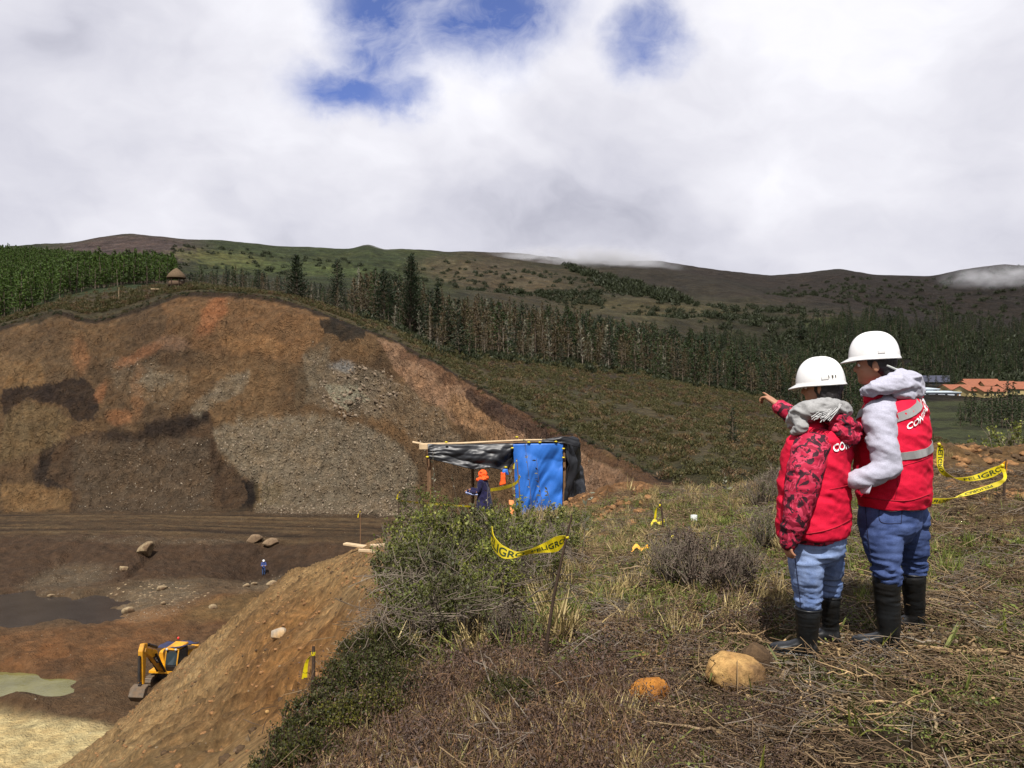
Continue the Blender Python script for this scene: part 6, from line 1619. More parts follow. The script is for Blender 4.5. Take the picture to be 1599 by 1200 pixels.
_t.l.new(_t.mix(_t.math('MULTIPLY', _t.maprange(_t.noise(_v, 16, 6, .7), .52, .75), .35), (.62, .62, .62), (.42, .38, .32)), _t.n['Principled BSDF'].inputs['Base Color'])
M_BOOT = plain('black_rubber', (.008, .009, .010), .38, .35, .3, 9, dirt=S(70, 56, 40), dirt_amt=.10)
M_JEAN1 = denim('light_denim', S(96, 118, 164), S(138, 158, 198)); M_JEAN2 = denim('dark_denim', S(56, 72, 116), S(84, 102, 150))
def camo():
    m, t, b = principled('red_camouflage', .75, .2); v = t.new('ShaderNodeTexCoord').outputs['Object']
    n = t.noise(v, 11, 3, .5, dist=1.4); n2 = t.noise(v, 13, 4, .55, dist=1.8)
    col = t.ramp(n, [(0, (.30, .010, .035)), (.48, (.42, .035, .075)), (.56, (.20, .008, .025))], 'CONSTANT')
    col = t.mix(t.math('GREATER_THAN', n2, .54), col, (.035, .010, .016)); t.l.new(col, b.inputs['Base Color']); return m
M_CAMO = camo()

def band_on(bvh, name, cx, cy, phis, zs, h, mat, parent, off=.004):
    """strip laid on a garment, found by looking at the garment from outside towards its axis"""
    U, W = [], []
    for ph, z in zip(phis, zs):
        d = Vector((math.cos(ph), math.sin(ph), 0)); pr = []
        for dz in (h / 2, -h / 2):
            hit = bvh.ray_cast(Vector((cx, cy, z + dz)) + d * .6, -d)
            pr.append(np.array(hit[0] + hit[1] * off) if hit[0] else None)
        if pr[0] is not None and pr[1] is not None: U.append(pr[0]); W.append(pr[1])
    return solid_strip(name, U, W, mat, parent, th=.0012)
def text_on(bvh, body, cx, cy, ph0, ph1, z0, z1, h, mat, parent, off=.006):
    me, P = text_mesh(body, 1.0, True)
    x = (P[:, 0] - P[:, 0].min()) / np.ptp(P[:, 0]); y = P[:, 1] / .72
    Q = []
    for a, b in zip(x, y):
        ph = ph0 + (ph1 - ph0) * a; z = z0 + (z1 - z0) * a + b * h; d = Vector((math.cos(ph), math.sin(ph), 0))
        hit = bvh.ray_cast(Vector((cx, cy, z)) + d * .6, -d); Q.append(tuple(hit[0] + hit[1] * off) if hit[0] else (cx, cy, z))
    me.vertices.foreach_set('co', np.array(Q).ravel()); me.materials.clear(); me.materials.append(mat); me.update()
    return obj_from_mesh('lettering', me, parent)
def bvh_of(o):
    me = o.data; n = len(me.vertices); P = np.empty(n * 3); me.vertices.foreach_get('co', P)
    return BVHTree.FromPolygons([tuple(p) for p in P.reshape(-1, 3)], [tuple(p.vertices) for p in me.polygons])
def helmet(parent, c, yaw, a, b, h, tilt=0.0, slot=True, marks=False):
    """hard hat: ribbed dome, brim with peak; yaw 0 faces +Y"""
    V, f = [], []; nt, nr = 64, 22
    for i in range(nr):
        t = i / (nr - 1) * math.pi / 2 * 0.995
        for k in range(nt):
            p = 2 * math.pi * k / nt; x, y = math.cos(p), math.sin(p)
            r = math.cos(t) ** 0.82; z = math.sin(t) ** 1.0
            X, Y_, Z = b * x * r, a * y * r, h * z
            rib = sum(math.exp(-((X - q) / .008) ** 2) for q in (-.034, 0, .034)) * .008 * min(1, z * 1.6) * (1 if z > .3 else 0)
            Z += rib
            V.append((X, Y_, Z))
    for i in range(nr - 1):
        for k in range(nt): f.append((i * nt + k, i * nt + (k + 1) % nt, (i + 1) * nt + (k + 1) % nt, (i + 1) * nt + k))
    f.append(tuple((nr - 1) * nt + k for k in range(nt)))
    base = len(V)
    def brim(k):
        p = 2 * math.pi * k / nt; x, y = math.cos(p), math.sin(p); pk = max(0, y) ** 4
        e = .006 + .036 * pk; return (b + e * 1.0) * x, (a + e) * y, -.010 - .012 * pk
    for k in range(nt): V.append(brim(k))
    for k in range(nt): x, y, z = brim(k); V.append((x, y, z - .006))
    for k in range(nt): p = 2 * math.pi * k / nt; V.append(((b - .006) * math.cos(p), (a - .006) * math.sin(p), -.008))
    for k in range(nt):
        k2 = (k + 1) % nt
        f += [(base + k, base + k2, k2, k), (base + nt + k, base + nt + k2, base + k2, base + k), (base + 2 * nt + k, base + 2 * nt + k2, base + nt + k2, base + nt + k)]
    inner = len(V)
    for i in range(8):
        t = i / 7 * math.pi / 2 * .99
        for k in range(nt): p = 2 * math.pi * k / nt; r = math.cos(t) ** .85; V.append(((b - .006) * math.cos(p) * r, (a - .006) * math.sin(p) * r, -.008 + (h - .004) * math.sin(t)))
    for i in range(7):
        for k in range(nt): f.append((inner + i * nt + (k + 1) % nt, inner + i * nt + k, inner + (i + 1) * nt + k, inner + (i + 1) * nt + (k + 1) % nt))
    M = Matrix.Translation(Vector(c)) @ Matrix.Rotation(yaw, 4, 'Z') @ Matrix.Rotation(tilt, 4, 'X')
    V = [tuple(M @ Vector(v)) for v in V]
    o = mesh_obj('helmet', V, f, M_HELMET, parent)
    if slot:
        for sx in (-1, 1):
            q = M @ Vector((sx * (b * .93), -a * .33, .024)); s_ = box('accessory_slot', (.008, .036, .018), q, M_HELMET, o, (tilt, 0, yaw + sx * -.3), bev=.003)
    if marks:
        for (yy, w_) in ((-.075, .016), (-.058, .012), (-.09, .007)):
            x_ = -b * math.sqrt(max(0, 1 - (yy / a) ** 2)) * .985; q = M @ Vector((x_, yy, .030)); box('sticker_mark', (.002, w_, .014), q, plain('faded_print', S(90, 88, 76), .6), o, (tilt, 0, yaw - .55), bev=0)
    return o
boot_lift = 0.008
def boot(parent, heel, toe, top, r_top=.062, h_sole=.022):
    """rubber boot: shaft, ankle, foot and sole. heel and toe are ground points, top is the centre of the opening"""
    heel, toe, top = map(lambda q: np.array(q, float), (heel, toe, top)); toe[2] += boot_lift; f_ = toe - heel; L = np.linalg.norm(f_); f_ /= L
    up = np.array([0, 0, 1.0]); s_ = np.cross(f_, up); s_ /= np.linalg.norm(s_)
    ank = heel + f_ * .055 + up * .10
    parts = [limb([top, top * .45 + ank * .55 + f_ * .0, ank, heel + f_ * .06 + up * .055], [r_top, r_top * .86, r_top * .80, .048], 22)]
    rings = []
    for g, w, z0, hh in [(-.0, .012, .012, .03), (.03, .034, 0, .085), (.2, .040, 0, .11), (.42, .042, 0, .085), (.62, .048, 0, .062), (.80, .046, 0, .052), (.93, .032, .004, .04), (1.0, .012, .01, .022)]:
        c = heel + f_ * g * L + up * (z0 + hh / 2); rings.append((c, s_ * w, up * hh / 2))
    parts.append(ring_loft(rings, 22, 2.6))
    o = merge('boot', parts, .006, M_BOOT, parent, 3, lambda P: folds(P, (8, 8, 30), .003, 77))
    rings = [(heel + f_ * (g * L) + up * .006, s_ * w, up * .013) for g, w in [(-.03, .012), (.02, .036), (.2, .040), (.4, .037), (.62, .051), (.82, .047), (.96, .03), (1.03, .008)]]
    V, f = ring_loft(rings, 20, 5); mesh_obj('sole', V, f, M_BOOT, o)
    rim = [top + (np.array([math.cos(t), math.sin(t), 0]) * (r_top + .002)) + [0, 0, r_top * .35] for t in np.linspace(0, 6.283, 20)]
    so = Soup(); so.tube(rim, .005, 6); obj_from_mesh('rim', so.mesh('rim', M_BOOT, True), o)
    return o
def hand(wrist, d, up, s=1.0, curl=.5, point=False):
    """palm, four unequal bent fingers and a thumb leaving the side of the palm"""
    wrist = np.array(wrist, float); d = np.array(d, float); d /= np.linalg.norm(d); up = np.array(up, float); up -= d * np.dot(up, d); up /= np.linalg.norm(up)
    side = np.cross(d, up); parts = []
    rings = [(wrist - d * .02 * s, side * .026 * s, up * .019 * s), (wrist + d * .02 * s, side * .033 * s, up * .018 * s), (wrist + d * .06 * s, side * .041 * s, up * .015 * s), (wrist + d * .088 * s, side * .039 * s, up * .012 * s)]
    parts.append(ring_loft(rings, 18, 2.4))
    for i, (o_s, L_) in enumerate([(.030, .072), (.010, .080), (-.011, .074), (-.031, .058)]):
        b0 = wrist + (d * .078 + side * o_s) * s; c = curl if not (point and i == 0) else 0.05
        dirs = []; a = .15 * c
        pts = [b0]; p = b0
        for seg, fr in ((0, .44), (1, .32), (2, .24)):
            a += c * (1.0 if seg else .6); dd = d * math.cos(a) - up * math.sin(a) + side * o_s * 1.6; dd /= np.linalg.norm(dd); p = p + dd * L_ * fr * s; pts.append(p)
        parts.append(limb(pts, [.0095 * s, .009 * s, .0082 * s, .0068 * s], 10))
    t0 = wrist + (d * .022 + side * .026) * s
    parts.append(limb([t0, t0 + (d * .022 + side * .022 - up * .006) * s, t0 + (d * .048 + side * .034 - up * .012) * s, t0 + (d * .070 + side * .032 - up * .016) * s], [.014 * s, .0125 * s, .0105 * s, .008 * s], 10))
    return parts
def leg_in(hip, knee, bt, k=1.0):
    heel, toe, top = bt; f_ = (toe - heel) / np.linalg.norm(toe - heel)
    return limb([hip, knee, top, heel + f_ * .055 + [0, 0, .10]], [.075 * k, .052 * k, .044 * k, .030])
def head_parts(c, yaw, s=1.0):
    """head facing yaw (0 = +Y) centred at c"""
    f_ = np.array([-math.sin(yaw), math.cos(yaw), 0]); r_ax = np.array([math.cos(yaw), math.sin(yaw), 0]); u = np.array([0, 0, 1.0]); c = np.array(c, float)
    P = lambda x, y, z: c + (r_ax * x + f_ * y + u * z) * s
    out = [ball(P(0, -.008, .03), (.076 * s, .096 * s, .088 * s), yaw), ball(P(0, .020, -.035), (.062 * s, .070 * s, .075 * s), yaw), ball(P(0, .050, -.078), (.036 * s, .036 * s, .030 * s), yaw),
           ball(P(0, .062, .012), (.050 * s, .028 * s, .020 * s), yaw), ball(P(.036, .056, -.022), (.022 * s, .022 * s, .022 * s), yaw), ball(P(-.036, .056, -.022), (.022 * s, .022 * s, .022 * s), yaw),
           limb([P(0, .078, .010), P(0, .098, -.020), P(0, .088, -.030)], [.009 * s, .013 * s, .011 * s], 10), ball(P(.012, .086, -.028), (.010 * s, .010 * s, .008 * s)), ball(P(-.012, .086, -.028), (.010 * s, .010 * s, .008 * s)),
           ball(P(0, .078, -.051), (.022 * s, .011 * s, .006 * s), yaw), ball(P(0, .075, -.062), (.019 * s, .011 * s, .007 * s), yaw)]
    for sx in (-1, 1): out.append(ball(P(sx * .077, -.010, -.008), (.009 * s, .020 * s, .032 * s), yaw + sx * -.25))
    return out, P
def eyes(P, parent):
    for sx in (-1, 1):
        V, f = ball(P(sx * .030, .074, .003), (.011, .011, .011)); mesh_obj('eye', V, f, M_EYE, parent)
        V, f = ball(P(sx * .032, .083, .003), (.005, .004, .005)); mesh_obj('iris', V, f, M_HAIR, parent)
        V, f = limb([P(sx * .014, .088, .022), P(sx * .030, .088, .026), P(sx * .048, .078, .022)], [.003, .004, .002], 6); mesh_obj('eyebrow', V, f, M_HAIR, parent)
M_EYE = plain('eye_white', (.7, .68, .65), .3)
def axes(yaw): return np.array([math.cos(yaw), math.sin(yaw), 0]), np.array([-math.sin(yaw), math.cos(yaw), 0])
def torso(Wf, rows, yaw, grow=0.0, Y=4.3, exp=2.5):
    r_ax, f_ax = axes(yaw); rings = []
    for (px, py, a, b) in rows: rings.append((Wf(px, py, Y), r_ax * (a + grow), f_ax * (b + grow)))
    return ring_loft(rings, 40, exp)

# ---- the taller person
base = Vector(px3(1392, 1006, 4.33)); gz_ = ground_u(1392, 4.33); base.z = gz_
man = empty('person', base, 0, 'taller person in red vest over grey hoodie, dark jeans, rubber boots and white helmet', 'person', None)
ob = np.array(base)
def W(px, py, Y): return px3(px, py, Y) - ob
MY = math.radians(49)
MB1 = (W(1407, 1011, 4.25) * [1, 1, 0] + [0, 0, -.004], W(1331, 1008, 4.33) * [1, 1, 0] + [0, 0, -.004], W(1386, 908, 4.235))
MB2 = (W(1447, 990, 4.50) * [1, 1, 0] + [0, 0, ground_u(1440, 4.50) - ob[2] - .002], W(1384, 988, 4.60) * [1, 1, 0] + [0, 0, ground_u(1400, 4.6) - ob[2] - .002], W(1427, 903, 4.47))
rows = [(1396, 790, .225, .165), (1396, 775, .236, .172), (1395, 740, .236, .180), (1394, 700, .238, .180), (1395, 665, .238, .170), (1397, 640, .226, .150), (1397, 622, .180, .120), (1394, 608, .110, .092), (1390, 600, .08, .08)]
hpts, HP = head_parts(W(1366, 571, 4.30), math.radians(62))
bodyp = hpts + [limb([W(1388, 625, 4.33), W(1374, 590, 4.31), W(1368, 575, 4.30)], [.066, .060, .058])]
bodyp.append(torso(W, [(x, y, a * .86, b * .84) for (x, y, a, b) in rows[:-2]] , MY, Y=4.32))
bodyp += [limb([W(1374, 645, 4.17), W(1390, 727, 4.09), W(1340, 747, 4.10)], [.055, .042, .028]), limb([W(1424, 640, 4.46), W(1398, 722, 4.60), W(1336, 708, 4.42)], [.055, .042, .028])]
bodyp += hand(W(1338, 747, 4.10), W(1310, 744, 4.22) - W(1338, 747, 4.10), (0.2, -1, .3), .95, .55) + hand(W(1336, 708, 4.42), W(1310, 712, 4.34) - W(1336, 708, 4.42), (0.1, 1, .4), .95, .5)
bodyp += [leg_in(W(1378, 805, 4.26), W(1381, 870, 4.23), MB1, .8), leg_in(W(1420, 805, 4.40), W(1426, 870, 4.46), MB2, .75)]
bd = merge('body', bodyp, .006, M_SKIN, man, 3); eyes(HP, bd)
# jeans
hr, hf_ = axes(MY)
pelvis = ring_loft([(W(1392, 768, 4.32), hr * .19, hf_ * .14), (W(1391, 795, 4.32), hr * .200, hf_ * .155), (W(1390, 822, 4.31), hr * .195, hf_ * .150), (W(1389, 845, 4.31), hr * .12, hf_ * .10)], 30, 2.3)
ll = limb([W(1376, 810, 4.25), W(1380, 850, 4.23), W(1384, 875, 4.22), W(1387, 902, 4.235)], [.116, .100, .080, .070], 24)
rl = limb([W(1420, 808, 4.40), W(1424, 850, 4.44), W(1427, 872, 4.46), W(1427, 890, 4.47)], [.108, .092, .076, .064], 24)
def jean_wr(top, knee, bot, seed):
    def g(P):
        lo = smoothstep(knee, bot, P[:, 2]); tz = np.exp(-((P[:, 2] - top) / .06) ** 2)
        return folds(P, (6, 6, 24), .010, seed, 1.4) * (0.35 + 1.2 * lo + .5 * tz) + folds(P, (14, 14, 46), .004, seed + 4) * (.4 + lo)
    return g
z_of = lambda py, Y=4.3: -(py - HY) / F_PX * Y - ob[2]
jn = merge('jeans', [pelvis, ll, rl], .008, M_JEAN2, man, 4, jean_wr(z_of(830), z_of(845), z_of(900), 3))
def seam(parent, bv, pts, r=.0022, mat=None, off=.001, name='seam'):
    """raised stitching found on the garment from the viewing side"""
    out = []
    for (px, py) in dense([(a, b, 0) for a, b in pts], 24)[:, :2]:
        o_ray = Vector(-ob2); d = Vector(px3(px, py, 1.0)).normalized(); h_ = bv.ray_cast(o_ray, d)
        if h_[0]: out.append(np.array(h_[0]) + np.array(h_[1]) * off)
    if len(out) > 3:
        so = Soup(); so.tube(out, r, 5); return obj_from_mesh(name, so.mesh(name, mat or M_SEAM, True), parent)
M_SEAM = plain('seam_thread', S(40, 46, 76), .9); M_SEAMR = plain('red_seam', (.30, .006, .02), .8)
ob2 = ob
bj = bvh_of(jn)
seam(jn, bj, [(1352, 790), (1358, 850), (1368, 915)]); seam(jn, bj, [(1375, 787), (1376, 815), (1408, 818)]); seam(jn, bj, [(1408, 818), (1410, 790)])
boot(man, *MB1, .073)
boot(man, *MB2, .068)
# hoodie: sleeves and body under the vest, then the folded hood
slv = [limb([W(1384, 634, 4.22), W(1373, 655, 4.15), W(1380, 700, 4.09), W(1388, 728, 4.08)], [.078, .083, .073, .064], 26), limb([W(1388, 728, 4.08), W(1368, 741, 4.06), W(1340, 749, 4.09), W(1334, 750, 4.10)], [.064, .055, .047, .042], 24),
       limb([W(1420, 632, 4.44), W(1424, 660, 4.52), W(1402, 722, 4.60)], [.08, .085, .07], 22), limb([W(1402, 722, 4.60), W(1365, 712, 4.52), W(1340, 706, 4.44)], [.07, .058, .045], 22)]
slv.append(torso(W, rows[:-1], MY, -.014, 4.32))
ho = merge('hoodie', slv, .008, M_HOOD, man, 4, lambda P: folds(P, (7, 7, 11), .008, 21, 1.8) + folds(P, (14, 14, 22), .0035, 25, -1.2))
cf = [limb([W(1343, 748, 4.09), W(1335, 750, 4.10)], [.046, .044], 20)]
merge('cuff', cf, .006, M_HOOD, ho, 2)
hood = [limb([W(1354, 612, 4.19), W(1370, 606, 4.13), W(1398, 601, 4.15), W(1424, 606, 4.26), W(1428, 608, 4.40), W(1400, 602, 4.50), W(1366, 606, 4.45), W(1352, 613, 4.30)], [.030, .038, .046, .050, .046, .038, .032, .030], 20),
        limb([W(1372, 600, 4.17), W(1398, 590, 4.19), W(1424, 593, 4.27), W(1434, 602, 4.36)], [.022, .042, .044, .030], 18), limb([W(1388, 592, 4.19), W(1402, 583, 4.22), W(1422, 592, 4.32)], [.014, .026, .024], 14),
        limb([W(1400, 612, 4.15), W(1422, 616, 4.21), W(1436, 610, 4.32)], [.028, .036, .03], 16)]
merge('hood', hood, .006, M_HOOD, man, 2, lambda P: folds(P, (8, 8, 18), .011, 31, 1.5))
# vest
vs = [torso(W, rows[:-2] , MY, .004, 4.32), limb([W(1366, 622, 4.22), W(1392, 617, 4.30)], [.055, .07], 16), limb([W(1424, 622, 4.44), W(1400, 615, 4.36)], [.055, .07], 16)]
vst = merge('vest', vs, .008, M_VEST, man, 4, lambda P: folds(P, (5, 5, 9), .009, 41, 1.5) + folds(P, (13, 13, 22), .0025, 45, .6))
bv = bvh_of(vst); ax_ = W(1396, 700, 4.32)
D = math.radians
band_on(bv, 'reflective_band', ax_[0], ax_[1], np.linspace(D(-112), D(35), 40), np.linspace(z_of(652, 4.15), z_of(588, 4.3), 40), .046, M_REFL, vst)
band_on(bv, 'reflective_band', ax_[0], ax_[1], np.linspace(D(-115), D(100), 50), np.linspace(z_of(712, 4.15), z_of(682, 4.3), 50), .040, M_REFL, vst)
band_on(bv, 'reflective_band', ax_[0], ax_[1], np.linspace(D(150), D(215), 24), np.linspace(z_of(660), z_of(640), 24), .046, M_REFL, vst)
text_on(bv, 'CONTRALORÍA', ax_[0], ax_[1], D(-101), D(-4), z_of(672, 4.13), z_of(622, 4.3), .036, M_WHITE, vst)
seam(vst, bv, [(1410, 728), (1430, 722), (1452, 714)], .002, M_SEAMR); seam(vst, bv, [(1345, 776), (1380, 781), (1420, 782), (1452, 772)], .003, M_SEAMR); seam(vst, bv, [(1400, 735), (1402, 760), (1398, 780)], .0018, M_SEAMR)
arm_seam = [(1352, 640), (1362, 626), (1380, 622), (1396, 634), (1403, 655)]; seam(vst, bv, arm_seam, .004, M_SEAMR, name='arm_piping')
h_ = bv.ray_cast(Vector(-ob), Vector(px3(1394, 742, 1)).normalized())
if h_[0]: k = obj_from_mesh('pocket_toggle', rock_mesh('toggle', .016, .014, .014, 9, M_HAIR, .2, 2), vst); k.location = h_[0]
# head: hair, helmet, strap
hair = [ball(HP(0, -.030, .020), (.084, .082, .080), D(62)), ball(HP(0, -.060, -.035), (.062, .040, .045), D(62)), ball(HP(-.066, .005, .02), (.014, .03, .03), D(62))]
merge('hair', hair, .006, M_HAIR, man, 3, lambda P: folds(P, (60, 60, 20), .003, 51))
helmet(man, HP(0, .004, .045), D(62), .130, .110, .134, D(-3))
so = Soup(); so.tube([HP(-.075, -.06, -.0), HP(-.05, -.10, -.02), HP(0, -.115, -.025), HP(.05, -.10, -.02)], .006, 6); obj_from_mesh('helmet_strap', so.mesh('strap', M_PVC, True), man)
pa = W(1352, 756, 4.05); paper = sheet('paper', [W(1335, 748, 4.09), W(1369, 738, 4.02)], [W(1346, 771, 4.09), W(1358, 772, 4.04)], 12, 12, plain('paper_white', S(190, 190, 204, 1.2), .8), .008, 4, parent=None, th=.003); paper.location = base
tag(paper, 'pale folded paper held below the forearm of the taller person', 'paper')

# ---- the shorter person
basew = Vector(px3(1262, 1020, 4.24)); basew.z = ground_u(1262, 4.24)
wo = empty('person', basew, 0, 'shorter person with red camouflage sleeves and grey scarf, pointing to the left', 'person', None)
ob = np.array(basew); ob2 = ob
z_of = lambda py, Y=4.2: -(py - HY) / F_PX * Y - ob[2]
WY_ = math.radians(46)
WB1 = (W(1279, 1027, 4.17) * [1, 1, 0] + [0, 0, -.004], W(1203, 1022, 4.25) * [1, 1, 0] + [0, 0, -.004], W(1263, 958, 4.16))
WB2 = (W(1315, 1004, 4.36) * [1, 1, 0] + [0, 0, ground_u(1312, 4.36) - ob[2] - .002], W(1252, 1002, 4.45) * [1, 1, 0] + [0, 0, ground_u(1262, 4.45) - ob[2] - .002], W(1297, 938, 4.34))
rowsw = [(1271, 836, .210, .155), (1271, 820, .218, .162), (1271, 785, .216, .164), (1273, 745, .212, .162), (1276, 710, .212, .155), (1279, 688, .205, .135), (1281, 672, .160, .110), (1282, 660, .10, .085)]
hpts, HPw = head_parts(W(1283, 606, 4.20), D(58), .96)
bodyp = hpts + [limb([W(1284, 672, 4.2), W(1284, 640, 4.2), W(1284, 612, 4.2)], [.058, .052, .05])]
bodyp.append(torso(W, [(x, y, a * .84, b * .82) for (x, y, a, b) in rowsw[:-1]], WY_, Y=4.2))
wr_ = W(1214, 632, 4.60); tipd = W(1180, 606, 4.72) - wr_
bodyp += [limb([W(1268, 695, 4.07), W(1250, 770, 4.01), W(1234, 838, 4.03)], [.05, .038, .026]), limb([W(1302, 690, 4.34), W(1264, 672, 4.50), wr_], [.05, .038, .026])]
bodyp += hand(wr_, tipd, (0.25, -.2, 1), .92, .8, True) + hand(W(1234, 838, 4.03), W(1230, 870, 4.0) - W(1234, 838, 4.03), (-1, -.3, 0), .8, .5)
bodyp += [leg_in(W(1261, 850, 4.15), W(1261, 900, 4.135), WB1, .75), leg_in(W(1294, 850, 4.28), W(1296, 895, 4.32), WB2, .7)]
bd = merge('body', bodyp, .006, M_SKIN, wo, 3); eyes(HPw, bd)
hr, hf_ = axes(WY_)
pelvis = ring_loft([(W(1274, 815, 4.2), hr * .17, hf_ * .13), (W(1275, 842, 4.2), hr * .180, hf_ * .140), (W(1275, 862, 4.2), hr * .175, hf_ * .135), (W(1275, 880, 4.2), hr * .11, hf_ * .09)], 30, 2.3)
ll = limb([W(1260, 852, 4.14), W(1260, 885, 4.13), W(1262, 915, 4.14), W(1263, 940, 4.16)], [.100, .088, .074, .064], 24)
rl = limb([W(1294, 850, 4.27), W(1296, 885, 4.30), W(1297, 905, 4.33), W(1297, 924, 4.34)], [.092, .078, .062, .054], 24)
jw = merge('jeans', [pelvis, ll, rl], .008, M_JEAN1, wo, 4, jean_wr(z_of(865), z_of(880), z_of(950), 13))
bj = bvh_of(jw); seam(jw, bj, [(1240, 858), (1246, 900), (1252, 952)])
boot(wo, *WB1, .066)
boot(wo, *WB2, .056)
slv = [limb([W(1278, 690, 4.12), W(1266, 705, 4.06), W(1256, 745, 4.01), W(1251, 775, 4.0)], [.080, .092, .086, .076], 26), limb([W(1251, 775, 4.0), W(1244, 805, 4.0), W(1236, 835, 4.02), W(1233, 848, 4.02)], [.076, .066, .056, .042], 24),
       limb([W(1300, 690, 4.32), W(1278, 682, 4.44), W(1262, 670, 4.50)], [.075, .066, .054], 20), limb([W(1262, 670, 4.50), W(1238, 650, 4.55), W(1218, 635, 4.59)], [.054, .048, .044], 20)]
slv.append(torso(W, [(1271, 842, .196, .15)] + rowsw[:-1], WY_, -.012, 4.2))
jk = merge('camouflage_jacket', slv, .008, M_CAMO, wo, 4, lambda P: folds(P, (9, 9, 20), .008, 61, .8) + folds(P, (20, 20, 40), .002, 65))
merge('jacket_hood', [limb([W(1290, 652, 4.10), W(1316, 660, 4.10), W(1334, 672, 4.18), W(1334, 676, 4.30)], [.028, .040, .042, .036], 18), limb([W(1300, 666, 4.07), W(1322, 682, 4.08), W(1336, 684, 4.18)], [.020, .036, .036], 16), limb([W(1292, 650, 4.14), W(1280, 652, 4.42)], [.03, .03], 12)], .006, M_CAMO, wo, 2, lambda P: folds(P, (15, 15, 30), .012, 71, 1.2))
vs = [torso(W, rowsw[:-1], WY_, .004, 4.2), limb([W(1262, 676, 4.10), W(1282, 668, 4.18)], [.05, .065], 16), limb([W(1306, 676, 4.30), W(1286, 668, 4.22)], [.05, .065], 16)]
vw = merge('vest', vs, .008, M_VEST, wo, 4, lambda P: folds(P, (5, 5, 8), .010, 81, 1.5) + folds(P, (13, 13, 22), .003, 85, .6))
bw = bvh_of(vw); axw = W(1273, 740, 4.2)
text_on(bw, 'CONTRALORÍA', axw[0], axw[1], D(-84), D(64), z_of(706, 4.04), z_of(686, 4.2), .042, M_WHITE, vw)
seam(vw, bw, [(1250, 716), (1262, 680), (1282, 672), (1293, 690), (1290, 730)], .004, M_SEAMR, name='arm_piping'); seam(vw, bw, [(1222, 832), (1260, 834), (1300, 826), (1328, 812)], .003, M_SEAMR); seam(vw, bw, [(1296, 765), (1310, 762), (1325, 758)], .002, M_SEAMR)
sc = [limb([W(1240, 660, 4.20), W(1252, 646, 4.10), W(1280, 638, 4.06), W(1308, 638, 4.12), W(1318, 642, 4.24), W(1296, 642, 4.36), W(1262, 646, 4.36), W(1240, 656, 4.28)], [.040, .050, .050, .042, .038, .036, .038, .038], 20),
      limb([W(1262, 634, 4.10), W(1290, 629, 4.10), W(1312, 632, 4.18)], [.020, .026, .022], 14), limb([W(1246, 650, 4.12), W(1252, 666, 4.07), W(1240, 674, 4.10)], [.03, .034, .018], 16)]
sf = merge('scarf', sc, .006, M_SCARF, wo, 2, lambda P: folds(P, (13, 13, 24), .010, 91, 1.4))
so = Soup(); r = np.random.default_rng(4)
for k in range(34):
    a = k / 33; p0 = W(1300 + 14 * a, 626 + 6 * a, 4.06 + .02 * r.random()); p1 = p0 * .5 + W(1284 + 22 * a, 646, 4.00) * .5 + r.normal(0, .003, 3); p2 = W(1270 + 24 * a + r.normal(0, 2), 652 + r.normal(0, 3) + 2 * a, 4.00)
    so.tube(dense([p0, p1, p2], 6), .0024, 5)
obj_from_mesh('tassels', so.mesh('tassels', M_SCARF2, True), sf)
hair = [ball(HPw(0, -.030, .01), (.086, .080, .080), D(58)), ball(HPw(0, -.048, -.045), (.076, .050, .050), D(58)), ball(HPw(-.064, -.022, -.03), (.020, .034, .055), D(58)), ball(HPw(.064, -.022, -.03), (.020, .034, .055), D(58))]
merge('hair', hair, .006, M_HAIR, wo, 3, lambda P: folds(P, (55, 55, 18), .005, 95))
helmet(wo, HPw(0, .006, .026), D(58), .126, .106, .135, D(-4), marks=True)

